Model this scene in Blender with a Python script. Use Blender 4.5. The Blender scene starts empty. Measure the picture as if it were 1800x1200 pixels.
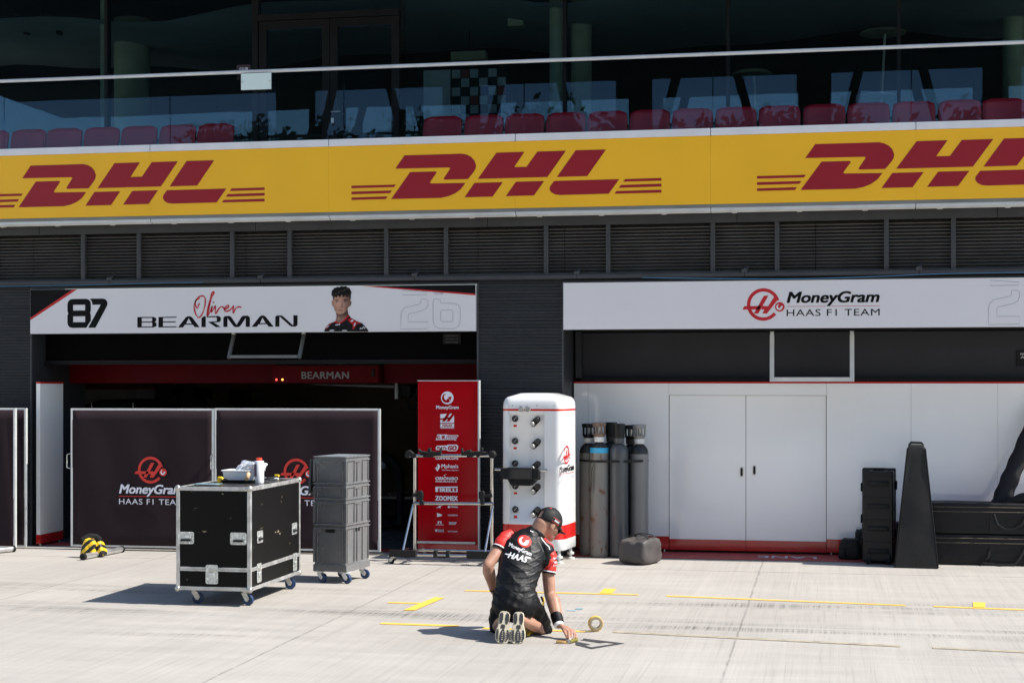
import bpy, bmesh, math, random
from mathutils import Vector, Matrix, Euler
from mathutils.bvhtree import BVHTree
R = math.radians
random.seed(7)
SC = bpy.context.scene
COL = SC.collection

# ------------------------------------------------------------------ camera, sky, sun, exposure
FPX, CAMH, YAW = 2850.0, 2.16, math.atan(550 / 2850)
CY, SY = math.cos(YAW), math.sin(YAW)
cam = bpy.data.cameras.new('camera')
cam.sensor_width = 36
cam.lens = 36 * FPX / 1800
cam.shift_y = 72 / 1800
cam.clip_start, cam.clip_end = 0.1, 2000
cam_o = bpy.data.objects.new('camera', cam)
COL.objects.link(cam_o)
cam_o.location = (0, 0, CAMH)
cam_o.rotation_euler = (R(90), 0, YAW)
SC.camera = cam_o

SUN_EL, SUN_AZ = R(49), R(92.8)      # azimuth clockwise from +Y
world = bpy.data.worlds.new("World")
SC.world = world
world.use_nodes = True
wn = world.node_tree
sky = wn.nodes.new('ShaderNodeTexSky')
sky.sky_type = 'NISHITA'
sky.sun_disc = False
sky.sun_elevation = SUN_EL
sky.sun_rotation = SUN_AZ
sky.air_density = 1.0; sky.dust_density = 0.4; sky.ozone_density = 1.0
wn.links.new(sky.outputs[0], wn.nodes['Background'].inputs[0])
wn.nodes['Background'].inputs[1].default_value = 0.125
sun = bpy.data.lights.new('sun', 'SUN')
sun.energy = 5.0
sun.angle = R(0.53)
sun.color = (1.0, 0.955, 0.89)
sun_o = bpy.data.objects.new('sun', sun)
COL.objects.link(sun_o)
sd = Vector((math.sin(SUN_AZ) * math.cos(SUN_EL), math.cos(SUN_AZ) * math.cos(SUN_EL), math.sin(SUN_EL)))
sun_o.rotation_euler = sd.to_track_quat('Z', 'Y').to_euler()
sun_o.location = sd * 60
SC.view_settings.view_transform = 'Standard'
SC.view_settings.look = 'None'
SC.view_settings.exposure = 0.65
SC.view_settings.gamma = 1
SC.cycles.max_bounces = 10
SC.cycles.transparent_max_bounces = 16

# ------------------------------------------------------------------ measuring helpers
def X_(px, Y):
    t = (px - 900) / FPX
    return Y * (t * CY - SY) / (CY + t * SY)
def at(px, py, Y):                      # point of the plane y = Y seen at a photo position
    x = X_(px, Y)
    return Vector((x, Y, CAMH + (672 - py) * (-x * SY + Y * CY) / FPX))
def cp(px, py, zc):                     # point at a depth zc along the view
    xc = (px - 900) / FPX * zc
    return Vector((xc * CY - zc * SY, zc * CY + xc * SY, CAMH + (672 - py) * zc / FPX))
def gp(px, py):                         # ground point
    return cp(px, py, FPX * CAMH / (py - 672))
CR = Vector((CY, SY, 0)); CF = Vector((-SY, CY, 0)); UP = Vector((0, 0, 1))

# ------------------------------------------------------------------ materials
def newmat(name):
    m = bpy.data.materials.new(name); m.use_nodes = True
    return m, m.node_tree, m.node_tree.nodes['Principled BSDF']
def mat(name, rgb, rough=.5, metal=0., var=.12, scale=6., bump=0., bscale=60., coat=0., spec=None, stretch=(1, 1, 1), emit=None):
    m, t, p = newmat(name)
    p.inputs['Roughness'].default_value = rough
    p.inputs['Metallic'].default_value = metal
    if coat: p.inputs['Coat Weight'].default_value = coat; p.inputs['Coat Roughness'].default_value = .05
    if spec is not None: p.inputs['Specular IOR Level'].default_value = spec
    if emit: p.inputs['Emission Color'].default_value = (*rgb, 1); p.inputs['Emission Strength'].default_value = emit
    tc = t.nodes.new('ShaderNodeTexCoord')
    mp = t.nodes.new('ShaderNodeMapping'); mp.inputs['Scale'].default_value = stretch
    t.links.new(tc.outputs['Object'], mp.inputs[0])
    n = t.nodes.new('ShaderNodeTexNoise'); n.inputs['Scale'].default_value = scale; n.inputs['Detail'].default_value = 6
    t.links.new(mp.outputs[0], n.inputs['Vector'])
    mr = t.nodes.new('ShaderNodeMapRange')
    mr.inputs['From Min'].default_value = .3; mr.inputs['From Max'].default_value = .7
    mr.inputs['To Min'].default_value = 1 - var; mr.inputs['To Max'].default_value = 1 + var
    t.links.new(n.outputs[0], mr.inputs[0])
    mx = t.nodes.new('ShaderNodeVectorMath'); mx.operation = 'SCALE'
    mx.inputs[0].default_value = rgb
    t.links.new(mr.outputs[0], mx.inputs['Scale'])
    t.links.new(mx.outputs[0], p.inputs['Base Color'])
    r2 = t.nodes.new('ShaderNodeMapRange')
    r2.inputs['From Min'].default_value = .3; r2.inputs['From Max'].default_value = .7
    r2.inputs['To Min'].default_value = max(.02, rough * (1 - var)); r2.inputs['To Max'].default_value = min(1, rough * (1 + var))
    t.links.new(n.outputs[0], r2.inputs[0]); t.links.new(r2.outputs[0], p.inputs['Roughness'])
    if bump:
        n2 = t.nodes.new('ShaderNodeTexNoise'); n2.inputs['Scale'].default_value = bscale; n2.inputs['Detail'].default_value = 4
        t.links.new(mp.outputs[0], n2.inputs['Vector'])
        b = t.nodes.new('ShaderNodeBump'); b.inputs['Strength'].default_value = bump; b.inputs['Distance'].default_value = .01
        t.links.new(n2.outputs[0], b.inputs['Height']); t.links.new(b.outputs[0], p.inputs['Normal'])
    return m
def glass_mat(name, tint, ior=1.5, rough=.0, refl=(.50, .74, 1.0), wav=.02):
    m = bpy.data.materials.new(name); m.use_nodes = True; t = m.node_tree; t.nodes.clear()
    o = t.nodes.new('ShaderNodeOutputMaterial'); mix = t.nodes.new('ShaderNodeMixShader')
    tr = t.nodes.new('ShaderNodeBsdfTransparent'); tr.inputs[0].default_value = (*tint, 1)
    gl = t.nodes.new('ShaderNodeBsdfGlossy'); gl.inputs['Roughness'].default_value = rough; gl.inputs[0].default_value = (*refl, 1)
    tc = t.nodes.new('ShaderNodeTexCoord'); n = t.nodes.new('ShaderNodeTexNoise'); n.inputs['Scale'].default_value = .9
    b = t.nodes.new('ShaderNodeBump'); b.inputs['Strength'].default_value = wav; b.inputs['Distance'].default_value = .02
    t.links.new(tc.outputs['Object'], n.inputs['Vector']); t.links.new(n.outputs[0], b.inputs['Height']); t.links.new(b.outputs[0], gl.inputs['Normal'])
    fr = t.nodes.new('ShaderNodeFresnel'); fr.inputs[0].default_value = ior
    t.links.new(fr.outputs[0], mix.inputs[0]); t.links.new(tr.outputs[0], mix.inputs[1]); t.links.new(gl.outputs[0], mix.inputs[2])
    t.links.new(mix.outputs[0], o.inputs[0])
    return m
def spots_mat(name, base, spot, rough=.6, scale=9., thr=.62, metal=0., stretch=(1, 1, 1), soft=.06, spec=.5):
    """base colour with wear or rust patches of another colour"""
    m, t, p = newmat(name)
    p.inputs['Roughness'].default_value = rough; p.inputs['Metallic'].default_value = metal; p.inputs['Specular IOR Level'].default_value = spec
    tc = t.nodes.new('ShaderNodeTexCoord'); mp = t.nodes.new('ShaderNodeMapping'); mp.inputs['Scale'].default_value = stretch
    t.links.new(tc.outputs['Object'], mp.inputs[0])
    n = t.nodes.new('ShaderNodeTexNoise'); n.inputs['Scale'].default_value = scale; n.inputs['Detail'].default_value = 8; n.inputs['Roughness'].default_value = .65
    t.links.new(mp.outputs[0], n.inputs['Vector'])
    cr = t.nodes.new('ShaderNodeMapRange'); cr.inputs['From Min'].default_value = thr; cr.inputs['From Max'].default_value = thr + soft
    t.links.new(n.outputs[0], cr.inputs[0])
    n2 = t.nodes.new('ShaderNodeTexNoise'); n2.inputs['Scale'].default_value = 3.5; n2.inputs['Detail'].default_value = 8
    t.links.new(mp.outputs[0], n2.inputs['Vector'])
    m1 = t.nodes.new('ShaderNodeMix'); m1.data_type = 'RGBA'
    m1.inputs[6].default_value = (*[c * .75 for c in base], 1); m1.inputs[7].default_value = (*[c * 1.25 for c in base], 1)
    t.links.new(n2.outputs[0], m1.inputs[0])
    m2 = t.nodes.new('ShaderNodeMix'); m2.data_type = 'RGBA'; m2.inputs[7].default_value = (*spot, 1)
    t.links.new(cr.outputs[0], m2.inputs[0]); t.links.new(m1.outputs[2], m2.inputs[6]); t.links.new(m2.outputs[2], p.inputs['Base Color'])
    return m

def ground_mat(joint_x, joint_y):
    m, t, p = newmat('brushed concrete apron')
    N, L = t.nodes.new, t.links.new
    p.inputs['Specular IOR Level'].default_value = .25
    geo = N('ShaderNodeNewGeometry')
    def noise(scale, stretch, det=5, rough=.55):
        mp = N('ShaderNodeMapping'); mp.inputs['Scale'].default_value = stretch; L(geo.outputs['Position'], mp.inputs[0])
        n = N('ShaderNodeTexNoise'); n.inputs['Scale'].default_value = scale; n.inputs['Detail'].default_value = det; n.inputs['Roughness'].default_value = rough
        L(mp.outputs[0], n.inputs['Vector']); return n.outputs[0]
    def mr(v, a, b, c, d):
        n = N('ShaderNodeMapRange'); n.inputs['From Min'].default_value = a; n.inputs['From Max'].default_value = b
        n.inputs['To Min'].default_value = c; n.inputs['To Max'].default_value = d; L(v, n.inputs[0]); return n.outputs[0]
    def mth(op, a, b=None, c=None):
        n = N('ShaderNodeMath'); n.operation = op
        for i, q in enumerate((a, b, c)):
            if q is None: continue
            if isinstance(q, (int, float)): n.inputs[i].default_value = q
            else: L(q, n.inputs[i])
        return n.outputs[0]
    sep = N('ShaderNodeSeparateXYZ'); L(geo.outputs['Position'], sep.inputs[0])
    x, y = sep.outputs[0], sep.outputs[1]
    big = noise(.55, (1, 1, 1), 6)
    mid = noise(2.2, (.5, 1.6, 1), 6, .6)
    tine = noise(1., (42, .55, 1), 3, .6)           # fine grooves running towards the garages
    tine2 = noise(1., (13, .18, 1), 4, .6)
    streak = noise(1., (.38, 5.0, 1), 6, .62)       # tyre scuffs running along the lane
    streakm = noise(1., (.22, 1.1, 1), 3, .5)
    fine = noise(90, (1, 1, 1), 2)
    # bands in which wheels cross
    def band(c0, w): return mth('MAXIMUM', mth('SUBTRACT', 1, mth('ABSOLUTE', mth('DIVIDE', mth('SUBTRACT', y, c0), w))), 0)
    bands = mth('MAXIMUM', mth('MAXIMUM', band(16.0, .55), band(14.55, .65)), mth('MULTIPLY', band(13.2, .6), .45))
    bands = mth('MAXIMUM', bands, .10)
    sc = mth('MULTIPLY', mr(streak, .40, .66, 0, 1.1), mth('MULTIPLY', bands, mr(streakm, .36, .55, .15, 1)))
    sc = mth('MULTIPLY', sc, mr(tine, .42, .60, .12, 1.25))
    v = mr(big, .3, .7, .93, 1.06)
    v = mth('MULTIPLY', v, mr(mid, .3, .7, .94, 1.05))
    v = mth('MULTIPLY', v, mr(tine, .28, .48, .87, 1.02))
    v = mth('MULTIPLY', v, mr(tine2, .3, .7, .95, 1.04))
    v = mth('MULTIPLY', v, mr(fine, .3, .7, .97, 1.03))
    v = mth('MULTIPLY', v, mth('SUBTRACT', 1, mth('MULTIPLY', sc, .66)))
    v = mth('MULTIPLY', v, mr(noise(3.1, (1, 1.3, 1), 7, .62), .70, .76, 1, .80))
    v = mth('MULTIPLY', v, mr(noise(17, (1, 1, 1), 3, .5), .74, .79, 1, .70))
    # sealed joints
    wob = mth('MULTIPLY', mth('SUBTRACT', noise(3, (1, 1, 1), 4), .5), .03)
    j = None
    for jx in joint_x:
        d = mth('ABSOLUTE', mth('SUBTRACT', mth('ADD', x, wob), jx))
        q = mr(d, .004, .014, .75, 0); j = q if j is None else mth('MAXIMUM', j, q)
    for jy in joint_y:
        d = mth('ABSOLUTE', mth('SUBTRACT', mth('ADD', y, mth('MULTIPLY', wob, .3)), jy))
        j = mth('MAXIMUM', j, mth('MULTIPLY', mr(d, .010, .022, 1, 0), .9))
    j = mth('MULTIPLY', j, mr(noise(5, (1, 1, 1), 5), .35, .55, .25, 1))
    v = mth('MULTIPLY', v, mth('SUBTRACT', 1, mth('MULTIPLY', j, .5)))
    col = N('ShaderNodeMix'); col.data_type = 'RGBA'
    col.inputs[6].default_value = (.366, .338, .303, 1); col.inputs[7].default_value = (.394, .369, .333, 1)
    L(big, col.inputs[0])
    sca = N('ShaderNodeVectorMath'); sca.operation = 'SCALE'; L(col.outputs[2], sca.inputs[0]); L(v, sca.inputs['Scale'])
    L(sca.outputs[0], p.inputs['Base Color'])
    p.inputs['Roughness'].default_value = .82
    b = N('ShaderNodeBump'); b.inputs['Strength'].default_value = .25; b.inputs['Distance'].default_value = .006
    L(mth('ADD', tine, mth('MULTIPLY', fine, .4)), b.inputs['Height']); L(b.outputs[0], p.inputs['Normal'])
    return m

M = {}
def defm(key, *a, **k): M[key] = mat(key.replace('_', ' '), *a, **k)
defm('clad', (.036, .039, .043), .45, .0, .18, 3, stretch=(.4, 1, 6), spec=0.3)
defm('frame_grey', (.055, .056, .06), .45, .0, .12, 3, spec=0.3)
defm('slat', (.085, .081, .075), .42, .0, .15, 4)
defm('black', (.012, .012, .013), .5, 0, .2, 5, spec=0.2)
defm('blackgloss', (.010, .010, .011), .25, 0, .2, 5)
defm('soffit', (.22, .225, .21), .45, .3, .12, 2)
defm('deck', (.22, .22, .21), .8, 0, .2, 3)
defm('sill', (.74, .74, .75), .35, .0, .05, 4)
defm('yellow', (.92, .49, .013), .42, 0, .03, 1.2)
defm('dhlred', (.30, .002, .012), .45, 0, .03, 2)
defm('signwhite', (.69, .67, .675), .5, 0, .02, 1.0)
defm('printblack', (.0035, .0035, .004), .55, 0, .1, 4, spec=0.15)
defm('printred', (.52, .008, .016), .45, 0, .05, 4)
defm('printgrey', (.55, .56, .60), .5, 0, .05, 4)
defm('printwhite', (.80, .80, .80), .45, 0, .05, 4)
defm('printlilac', (.72, .72, .80), .45, 0, .05, 4)
defm('bannerred', (.62, .030, .020), .5, 0, .05, 4)
defm('wallwhite', (.955, .94, .91), .12, 0, .03, .8, coat=.8, bump=.02, bscale=1.3)
defm('wallred', (.52, .014, .014), .18, 0, .08, 3, coat=.5)
defm('boardred', (.36, .0005, .005), .15, 0, .06, 1.5, spec=.25)
defm('alu', (.66, .66, .65), .34, .85, .12, 8)
defm('alupaint', (.62, .63, .62), .4, .2, .08, 5)
defm('aluworn', (.55, .545, .53), .42, .65, .22, 14)
defm('chrome', (.60, .58, .54), .16, 1., .1, 8)
defm('fabric', (.0225, .0135, .0165), .8, 0, .12, 2, bump=.15, bscale=3, spec=0.15)
defm('fabricblack', (.009, .009, .0092), .6, 0, .25, 7, bump=.5, bscale=9, spec=0.3)
defm('bagbrown', (.066, .057, .054), .65, 0, .25, 6, bump=.6, bscale=9)
defm('pyramidcloth', (.021, .0205, .020), .7, 0, .12, 3, bump=.5, bscale=5, spec=0.25)
defm('hardplastic', (.010, .010, .010), .45, 0, .2, 8, bump=.1, bscale=200, spec=0.3)
M['laminate'] = spots_mat('scratched black laminate', (.0045, .0042, .004), (.30, .25, .17), .5, 7., .67, stretch=(1, 1.1, 1.9), soft=.02, spec=.14)
defm('laminatetop', (.028, .027, .026), .3, 0, .4, 5, spec=0.3)
defm('steel', (.50, .49, .46), .4, .8, .25, 30)
defm('galv', (.62, .64, .62), .38, .7, .3, 40)
defm('bluewheel', (.006, .032, .10), .5, 0, .15, 8)
defm('rubber', (.012, .012, .012), .7, 0, .2, 8, spec=0.3)
defm('crate', (.115, .115, .114), .27, 0, .10, 4, bump=.04, spec=.7)
_p = M['crate'].node_tree.nodes['Principled BSDF']; _p.inputs['Sheen Weight'].default_value = 1.0; _p.inputs['Sheen Roughness'].default_value = .35
defm('outlinegrey', (.40, .41, .45), .5, 0, .05, 4)
defm('cratedark', (.06, .06, .063), .6, 0, .1, 4)
defm('white_shell', (.80, .80, .79), .16, 0, .03, 2, coat=.5)
defm('shellred', (.62, .012, .010), .2, 0, .05, 2, coat=.4)
defm('gauge', (.05, .048, .045), .35, .3, .3, 20)
defm('knob', (.55, .53, .50), .3, .5, .1, 20)
defm('screen', (.010, .012, .018), .08, 0, .05, 3)
M['cylrust'] = spots_mat('rusty gas cylinder paint', (.19, .182, .165), (.12, .045, .012), .48, 9., .565, stretch=(1, 1, .45), soft=.07)
M['cylgrey'] = spots_mat('worn grey cylinder paint', (.19, .19, .185), (.09, .06, .035), .38, 7., .70, stretch=(1, 1, .5), soft=.08)
M['cyldark'] = spots_mat('dark blue grey cylinder paint', (.062, .068, .074), (.12, .12, .12), .32, 9., .74, stretch=(1, 1, .5), soft=.06)
defm('cylshoulder', (.020, .020, .020), .5, 0, .3, 20)
defm('capgrey', (.24, .235, .22), .45, 0, .15, 14)
M['caprust'] = spots_mat('brown cylinder cap', (.19, .13, .095), (.10, .05, .025), .6, 14., .55)
defm('blueband', (.035, .36, .62), .5, 0, .1, 9)
defm('paper', (.70, .70, .68), .7, 0, .15, 40)
defm('skin', (.385, .205, .140), .46, 0, .14, 18, bump=.08, bscale=70, spec=.35)
defm('shirt', (.0016, .0016, .002), .50, 0, .2, 6, bump=.35, bscale=20, stretch=(1, 1, 3.2), spec=0.3)
defm('shirtred', (.66, .030, .022), .5, 0, .10, 8, bump=.3, bscale=26)
defm('shorts', (.0014, .0014, .0017), .58, 0, .2, 6, bump=.5, bscale=16, spec=0.22)
defm('cap', (.013, .013, .0135), .6, 0, .15, 20, bump=.25, bscale=200, spec=0.25)
defm('solecream', (.50, .45, .345), .7, 0, .12, 25)
defm('soledark', (.018, .019, .022), .7, 0, .25, 60, bump=.6, bscale=300)
defm('tape', (.92, .52, .075), .5, 0, .05, 9)
defm('tapeglue', (.34, .27, .15), .7, 0, .12, 14)
defm('oldtape', (.345, .295, .215), .8, 0, .25, 9)
defm('stencil', (.045, .045, .048), .7, 0, .2, 20)
defm('stitch', (.10, .080, .055), .7, 0, .5, 60)
defm('boardpale', (.34, .33, .35), .5, 0, .05, 3)
defm('boardtile', (.20, .008, .012), .5, 0, .05, 3)
defm('headergrey', (.26, .25, .25), .5, 0, .05, 4)
defm('frameshade', (.16, .16, .16), .45, .2, .1, 5)  # darker copy of alupaint, the left frame's shade put into its colour
defm('tubecloth', (.013, .011, .012), .6, 0, .25, 6, bump=.6, bscale=9, spec=.25)
defm('olive', (.22, .19, .035), .4, .3, .15, 20)
defm('tan', (.35, .21, .075), .45, .2, .15, 20)
defm('wood', (.62, .42, .24), .5, 0, .15, 30)
defm('tubwhite', (.80, .81, .84), .4, 0, .03, 5)
defm('bluefilm', (.28, .42, .48), .25, 0, .2, 12)
defm('plasticfilm', (.62, .64, .68), .18, .2, .35, 30, bump=1., bscale=40)
defm('redcap', (.72, .05, .02), .4, 0, .05, 5)
defm('purple', (.075, .025, .075), .5, 0, .2, 30)
defm('seat', (.32, .008, .022), .42, 0, .1, 5)
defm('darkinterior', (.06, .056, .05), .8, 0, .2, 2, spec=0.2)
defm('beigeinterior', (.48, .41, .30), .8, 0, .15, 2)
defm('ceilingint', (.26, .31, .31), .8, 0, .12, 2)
defm('concretecol', (.36, .38, .29), .8, 0, .15, 3)
defm('garagefloor', (.10, .11, .125), .3, 0, .2, 2)
defm('headerred', (.11, .001, .005), .4, 0, .1, 2, spec=.08)
defm('shutter', (.030, .031, .036), .42, 0, .08, 2, spec=0.25)
defm('jamb', (.030, .032, .036), .5, 0, .15, 3, spec=0.25)
defm('lanepaint', (.40, .055, .050), .7, 0, .2, 8)
defm('lampwhite', (.8, .8, .75), .5, 0, .02, 3)
defm('leaf', (.035, .065, .018), .6, 0, .4, 2)
defm('bark', (.09, .065, .045), .9, 0, .3, 12)
defm('concretedark', (.20, .20, .20), .85, 0, .2, 1)
defm('roofdark', (.020, .020, .022), .9, 0, .1, 1)
defm('bluecable', (.05, .17, .30), .4, 0, .1, 5)
defm('noticegreen', (.66, .78, .74), .3, 0, .03, 5)
defm('yellowsand', (.80, .50, .02), .55, 0, .1, 12, bump=.5, bscale=20)
M['ledred'] = mat('red indicator light', (1, .06, .04), .4, emit=3.)
M['ledamber'] = mat('amber indicator light', (1, .38, .06), .4, emit=3.)
M['lampspot'] = mat('small ceiling lamp', (1, .8, .5), .4, emit=12.)
M['pane'] = glass_mat('window glass', (.78, .90, .90), 1.60)
M['balglass'] = glass_mat('balustrade glass', (.86, .90, .90), 1.36, 0., (.42, .68, 1.0), 0.)
# printed fascia signs are lit softly from behind
for k, e in (('signwhite', .015),):
    M[k].node_tree.nodes['Principled BSDF'].inputs['Emission Color'].default_value = (.80, .84, .95, 1)
    M[k].node_tree.nodes['Principled BSDF'].inputs['Emission Strength'].default_value = e

# ------------------------------------------------------------------ object helpers
ORIG = {}
def tag(o, label=None, cat=None, group=None, kind=None):
    if label: o['label'] = label
    if cat: o['category'] = cat
    if group: o['group'] = group
    if kind: o['kind'] = kind
    return o
def thing(name, label, cat, loc=(0, 0, 0), rz=0., group=None):
    o = bpy.data.objects.new(name, None); COL.objects.link(o)
    o.empty_display_size = .2
    o.location = loc; o.rotation_euler = (0, 0, rz)
    ORIG[o.name] = Matrix.Translation(Vector(loc)) @ Matrix.Rotation(rz, 4, 'Z')
    return tag(o, label, cat, group)
def copy_tree(o, parent=None):
    c = o.copy(); COL.objects.link(c)
    if parent is not None: c.parent = parent
    for ch in o.children: copy_tree(ch, c)
    return c

class MB:
    def __init__(self, X=None):
        self.v, self.f, self.mi = [], [], []
        self.X = X or Matrix.Identity(4); self.m = 0
    def add(self, vs, fs):
        b = len(self.v)
        self.v += [self.X @ Vector(q) for q in vs]
        for q in fs: self.f.append([b + i for i in q]); self.mi.append(self.m)
        return self
    def box(self, x0, x1, y0, y1, z0, z1):
        x0, x1 = sorted((x0, x1)); y0, y1 = sorted((y0, y1)); z0, z1 = sorted((z0, z1))
        vs = [(x, y, z) for z in (z0, z1) for y in (y0, y1) for x in (x0, x1)]
        return self.add(vs, [(0, 2, 3, 1), (4, 5, 7, 6), (0, 1, 5, 4), (2, 6, 7, 3), (0, 4, 6, 2), (1, 3, 7, 5)])
    def bar(self, a, b, w, h, up=(0, 0, 1)):        # box along a-b
        a, b = Vector(a), Vector(b); t = (b - a).normalized(); u = Vector(up)
        s = t.cross(u)
        if s.length < 1e-4: s = t.cross(Vector((0, 1, 0)))
        s.normalize(); u = s.cross(t).normalized()
        vs = [p + s * (i * w / 2) + u * (j * h / 2) for p in (a, b) for i, j in ((-1, -1), (1, -1), (1, 1), (-1, 1))]
        return self.add(vs, [(3, 2, 1, 0), (4, 5, 6, 7), (0, 1, 5, 4), (1, 2, 6, 5), (2, 3, 7, 6), (3, 0, 4, 7)])
    def tube(self, pts, r, n=12, up=None, cap=True, rnd=False):
        """tube through pts; r is a number, a list of numbers or a list of (side, up) pairs; rnd adds rounded ends"""
        pts = [Vector(p) for p in pts]; k = len(pts)
        rr = list(r) if isinstance(r, (list, tuple)) else [r] * k
        rr = [(q, q) if not isinstance(q, (list, tuple)) else q for q in rr]
        if rnd:
            def ends(p, q, r0):
                d = (p - q).normalized(); m = min(r0)
                return [(p + d * m * math.sin(a), (r0[0] * math.cos(a), r0[1] * math.cos(a))) for a in (R(35), R(62), R(82))]
            e0 = ends(pts[0], pts[1], rr[0])[::-1]; e1 = ends(pts[-1], pts[-2], rr[-1])
            pts = [e[0] for e in e0] + pts + [e[0] for e in e1]; rr = [e[1] for e in e0] + rr + [e[1] for e in e1]; k = len(pts)
        vs = []; prev = None
        for i, p in enumerate(pts):
            t = (pts[min(i + 1, k - 1)] - pts[max(i - 1, 0)])
            if t.length < 1e-9: t = Vector((0, 0, 1))
            t.normalize()
            if up is not None:
                s = t.cross(Vector(up))
                if s.length < 1e-3: s = t.cross(Vector((.3, .9, .1)))
            elif prev is None:
                s = t.cross(Vector((0, 0, 1)) if abs(t.z) < .9 else Vector((1, 0, 0)))
            else:
                s = prev - t * prev.dot(t)
            s.normalize(); prev = s; u = s.cross(t)
            for j in range(n):
                a = 2 * math.pi * j / n
                vs.append(p + s * (rr[i][0] * math.cos(a)) + u * (rr[i][1] * math.sin(a)))
        fs = [(i * n + j, (i + 1) * n + j, (i + 1) * n + (j + 1) % n, i * n + (j + 1) % n) for i in range(k - 1) for j in range(n)]
        if cap: fs += [tuple(range(n)), tuple(range((k - 1) * n, k * n))[::-1]]
        return self.add(vs, fs)
    def lathe(self, prof, c=(0, 0, 0), n=24, axis=(0, 0, 1), cap=True):
        c = Vector(c); q = Vector((0, 0, 1)).rotation_difference(Vector(axis)); vs = []
        for r, z in prof:
            for j in range(n):
                a = 2 * math.pi * j / n; vs.append(c + q @ Vector((r * math.cos(a), r * math.sin(a), z)))
        k = len(prof)
        fs = [(i * n + j, i * n + (j + 1) % n, (i + 1) * n + (j + 1) % n, (i + 1) * n + j) for i in range(k - 1) for j in range(n)]
        if cap and prof[0][0] > 1e-5: fs.append(tuple(range(n))[::-1])
        if cap and prof[-1][0] > 1e-5: fs.append(tuple(range((k - 1) * n, k * n)))
        return self.add(vs, fs)
    def cyl(self, a, b, r, n=20):
        a, b = Vector(a), Vector(b)
        return self.lathe([(r, 0), (r, (b - a).length)], a, n, (b - a).normalized())
    def ell(self, c, rad, Q=None, nu=20, nv=12):
        c = Vector(c); Q = Q or Matrix.Identity(3); vs = []
        for i in range(nv + 1):
            t = math.pi * i / nv
            for j in range(nu):
                a = 2 * math.pi * j / nu
                vs.append(c + Q @ Vector((rad[0] * math.sin(t) * math.cos(a), rad[1] * math.sin(t) * math.sin(a), rad[2] * math.cos(t))))
        fs = [(i * nu + j, (i + 1) * nu + j, (i + 1) * nu + (j + 1) % nu, i * nu + (j + 1) % nu) for i in range(nv) for j in range(nu)]
        return self.add(vs, fs)
    def prism(self, poly, y0, y1):                  # polygon in x,z pulled from y0 to y1
        n = len(poly)
        ar = sum(poly[i][0] * poly[(i + 1) % n][1] - poly[(i + 1) % n][0] * poly[i][1] for i in range(n))
        if ar < 0: poly = poly[::-1]
        if y0 > y1: y0, y1 = y1, y0
        vs = [(p[0], y0, p[1]) for p in poly] + [(p[0], y1, p[1]) for p in poly]
        return self.add(vs, [tuple(range(n)), tuple(range(n, 2 * n))[::-1]] + [(i, i + n, (i + 1) % n + n, (i + 1) % n) for i in range(n)])
    def flat(self, polys, fn):                      # list of 2-D polygons through fn(x, z) -> point
        for poly in polys: self.add([fn(*q) for q in poly], [tuple(range(len(poly)))])
        return self
    def mesh2(self, g, fn):
        vs = [Vector(fn(*q)) for q in g[0]]
        if len(g) > 2 and any(g[2]):
            q = g[0][0]; e = .002
            a, b, c = Vector(fn(*q)), Vector(fn(q[0] + e, q[1])), Vector(fn(q[0], q[1] + e))
            n = (b - a).cross(c - a)
            if n.length > 0:
                n.normalize(); vs = [v + n * d for v, d in zip(vs, g[2])]
        return self.add(vs, g[1])
    def build(self, name, mats, parent=None, bevel=0., seg=2, smooth=False, local=False, angle=40, mods=None):
        me = bpy.data.meshes.new(name)
        vs = self.v
        if parent is not None and not local:
            I = ORIG[parent.name].inverted(); vs = [I @ v for v in vs]
        me.from_pydata([tuple(v) for v in vs], [], self.f)
        for q in (mats if isinstance(mats, (list, tuple)) else [mats]): me.materials.append(M[q] if isinstance(q, str) else q)
        for p, i in zip(me.polygons, self.mi): p.material_index = i
        bm = bmesh.new(); bm.from_mesh(me)
        bmesh.ops.remove_doubles(bm, verts=bm.verts, dist=1e-6)
        bm.to_mesh(me); bm.free()
        o = bpy.data.objects.new(name, me); COL.objects.link(o)
        if parent is not None:
            o.parent = parent; ORIG[o.name] = ORIG[parent.name]
        else: ORIG[o.name] = Matrix.Identity(4)
        if bevel:
            b = o.modifiers.new('bevel', 'BEVEL'); b.width = bevel; b.segments = seg; b.limit_method = 'ANGLE'; b.angle_limit = R(35)
            smooth = True
        if smooth:
            for p in me.polygons: p.use_smooth = True
            me.set_sharp_from_angle(angle=R(angle))
        return o

def recentre(o):
    """put a one-mesh thing's origin at its base"""
    me = o.data; xs = [v.co for v in me.vertices]
    c = Vector(((min(v.x for v in xs) + max(v.x for v in xs)) / 2, (min(v.y for v in xs) + max(v.y for v in xs)) / 2, min(v.z for v in xs)))
    me.transform(Matrix.Translation(-c)); o.location = c
    ORIG[o.name] = Matrix.Translation(c)
    return o

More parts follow.
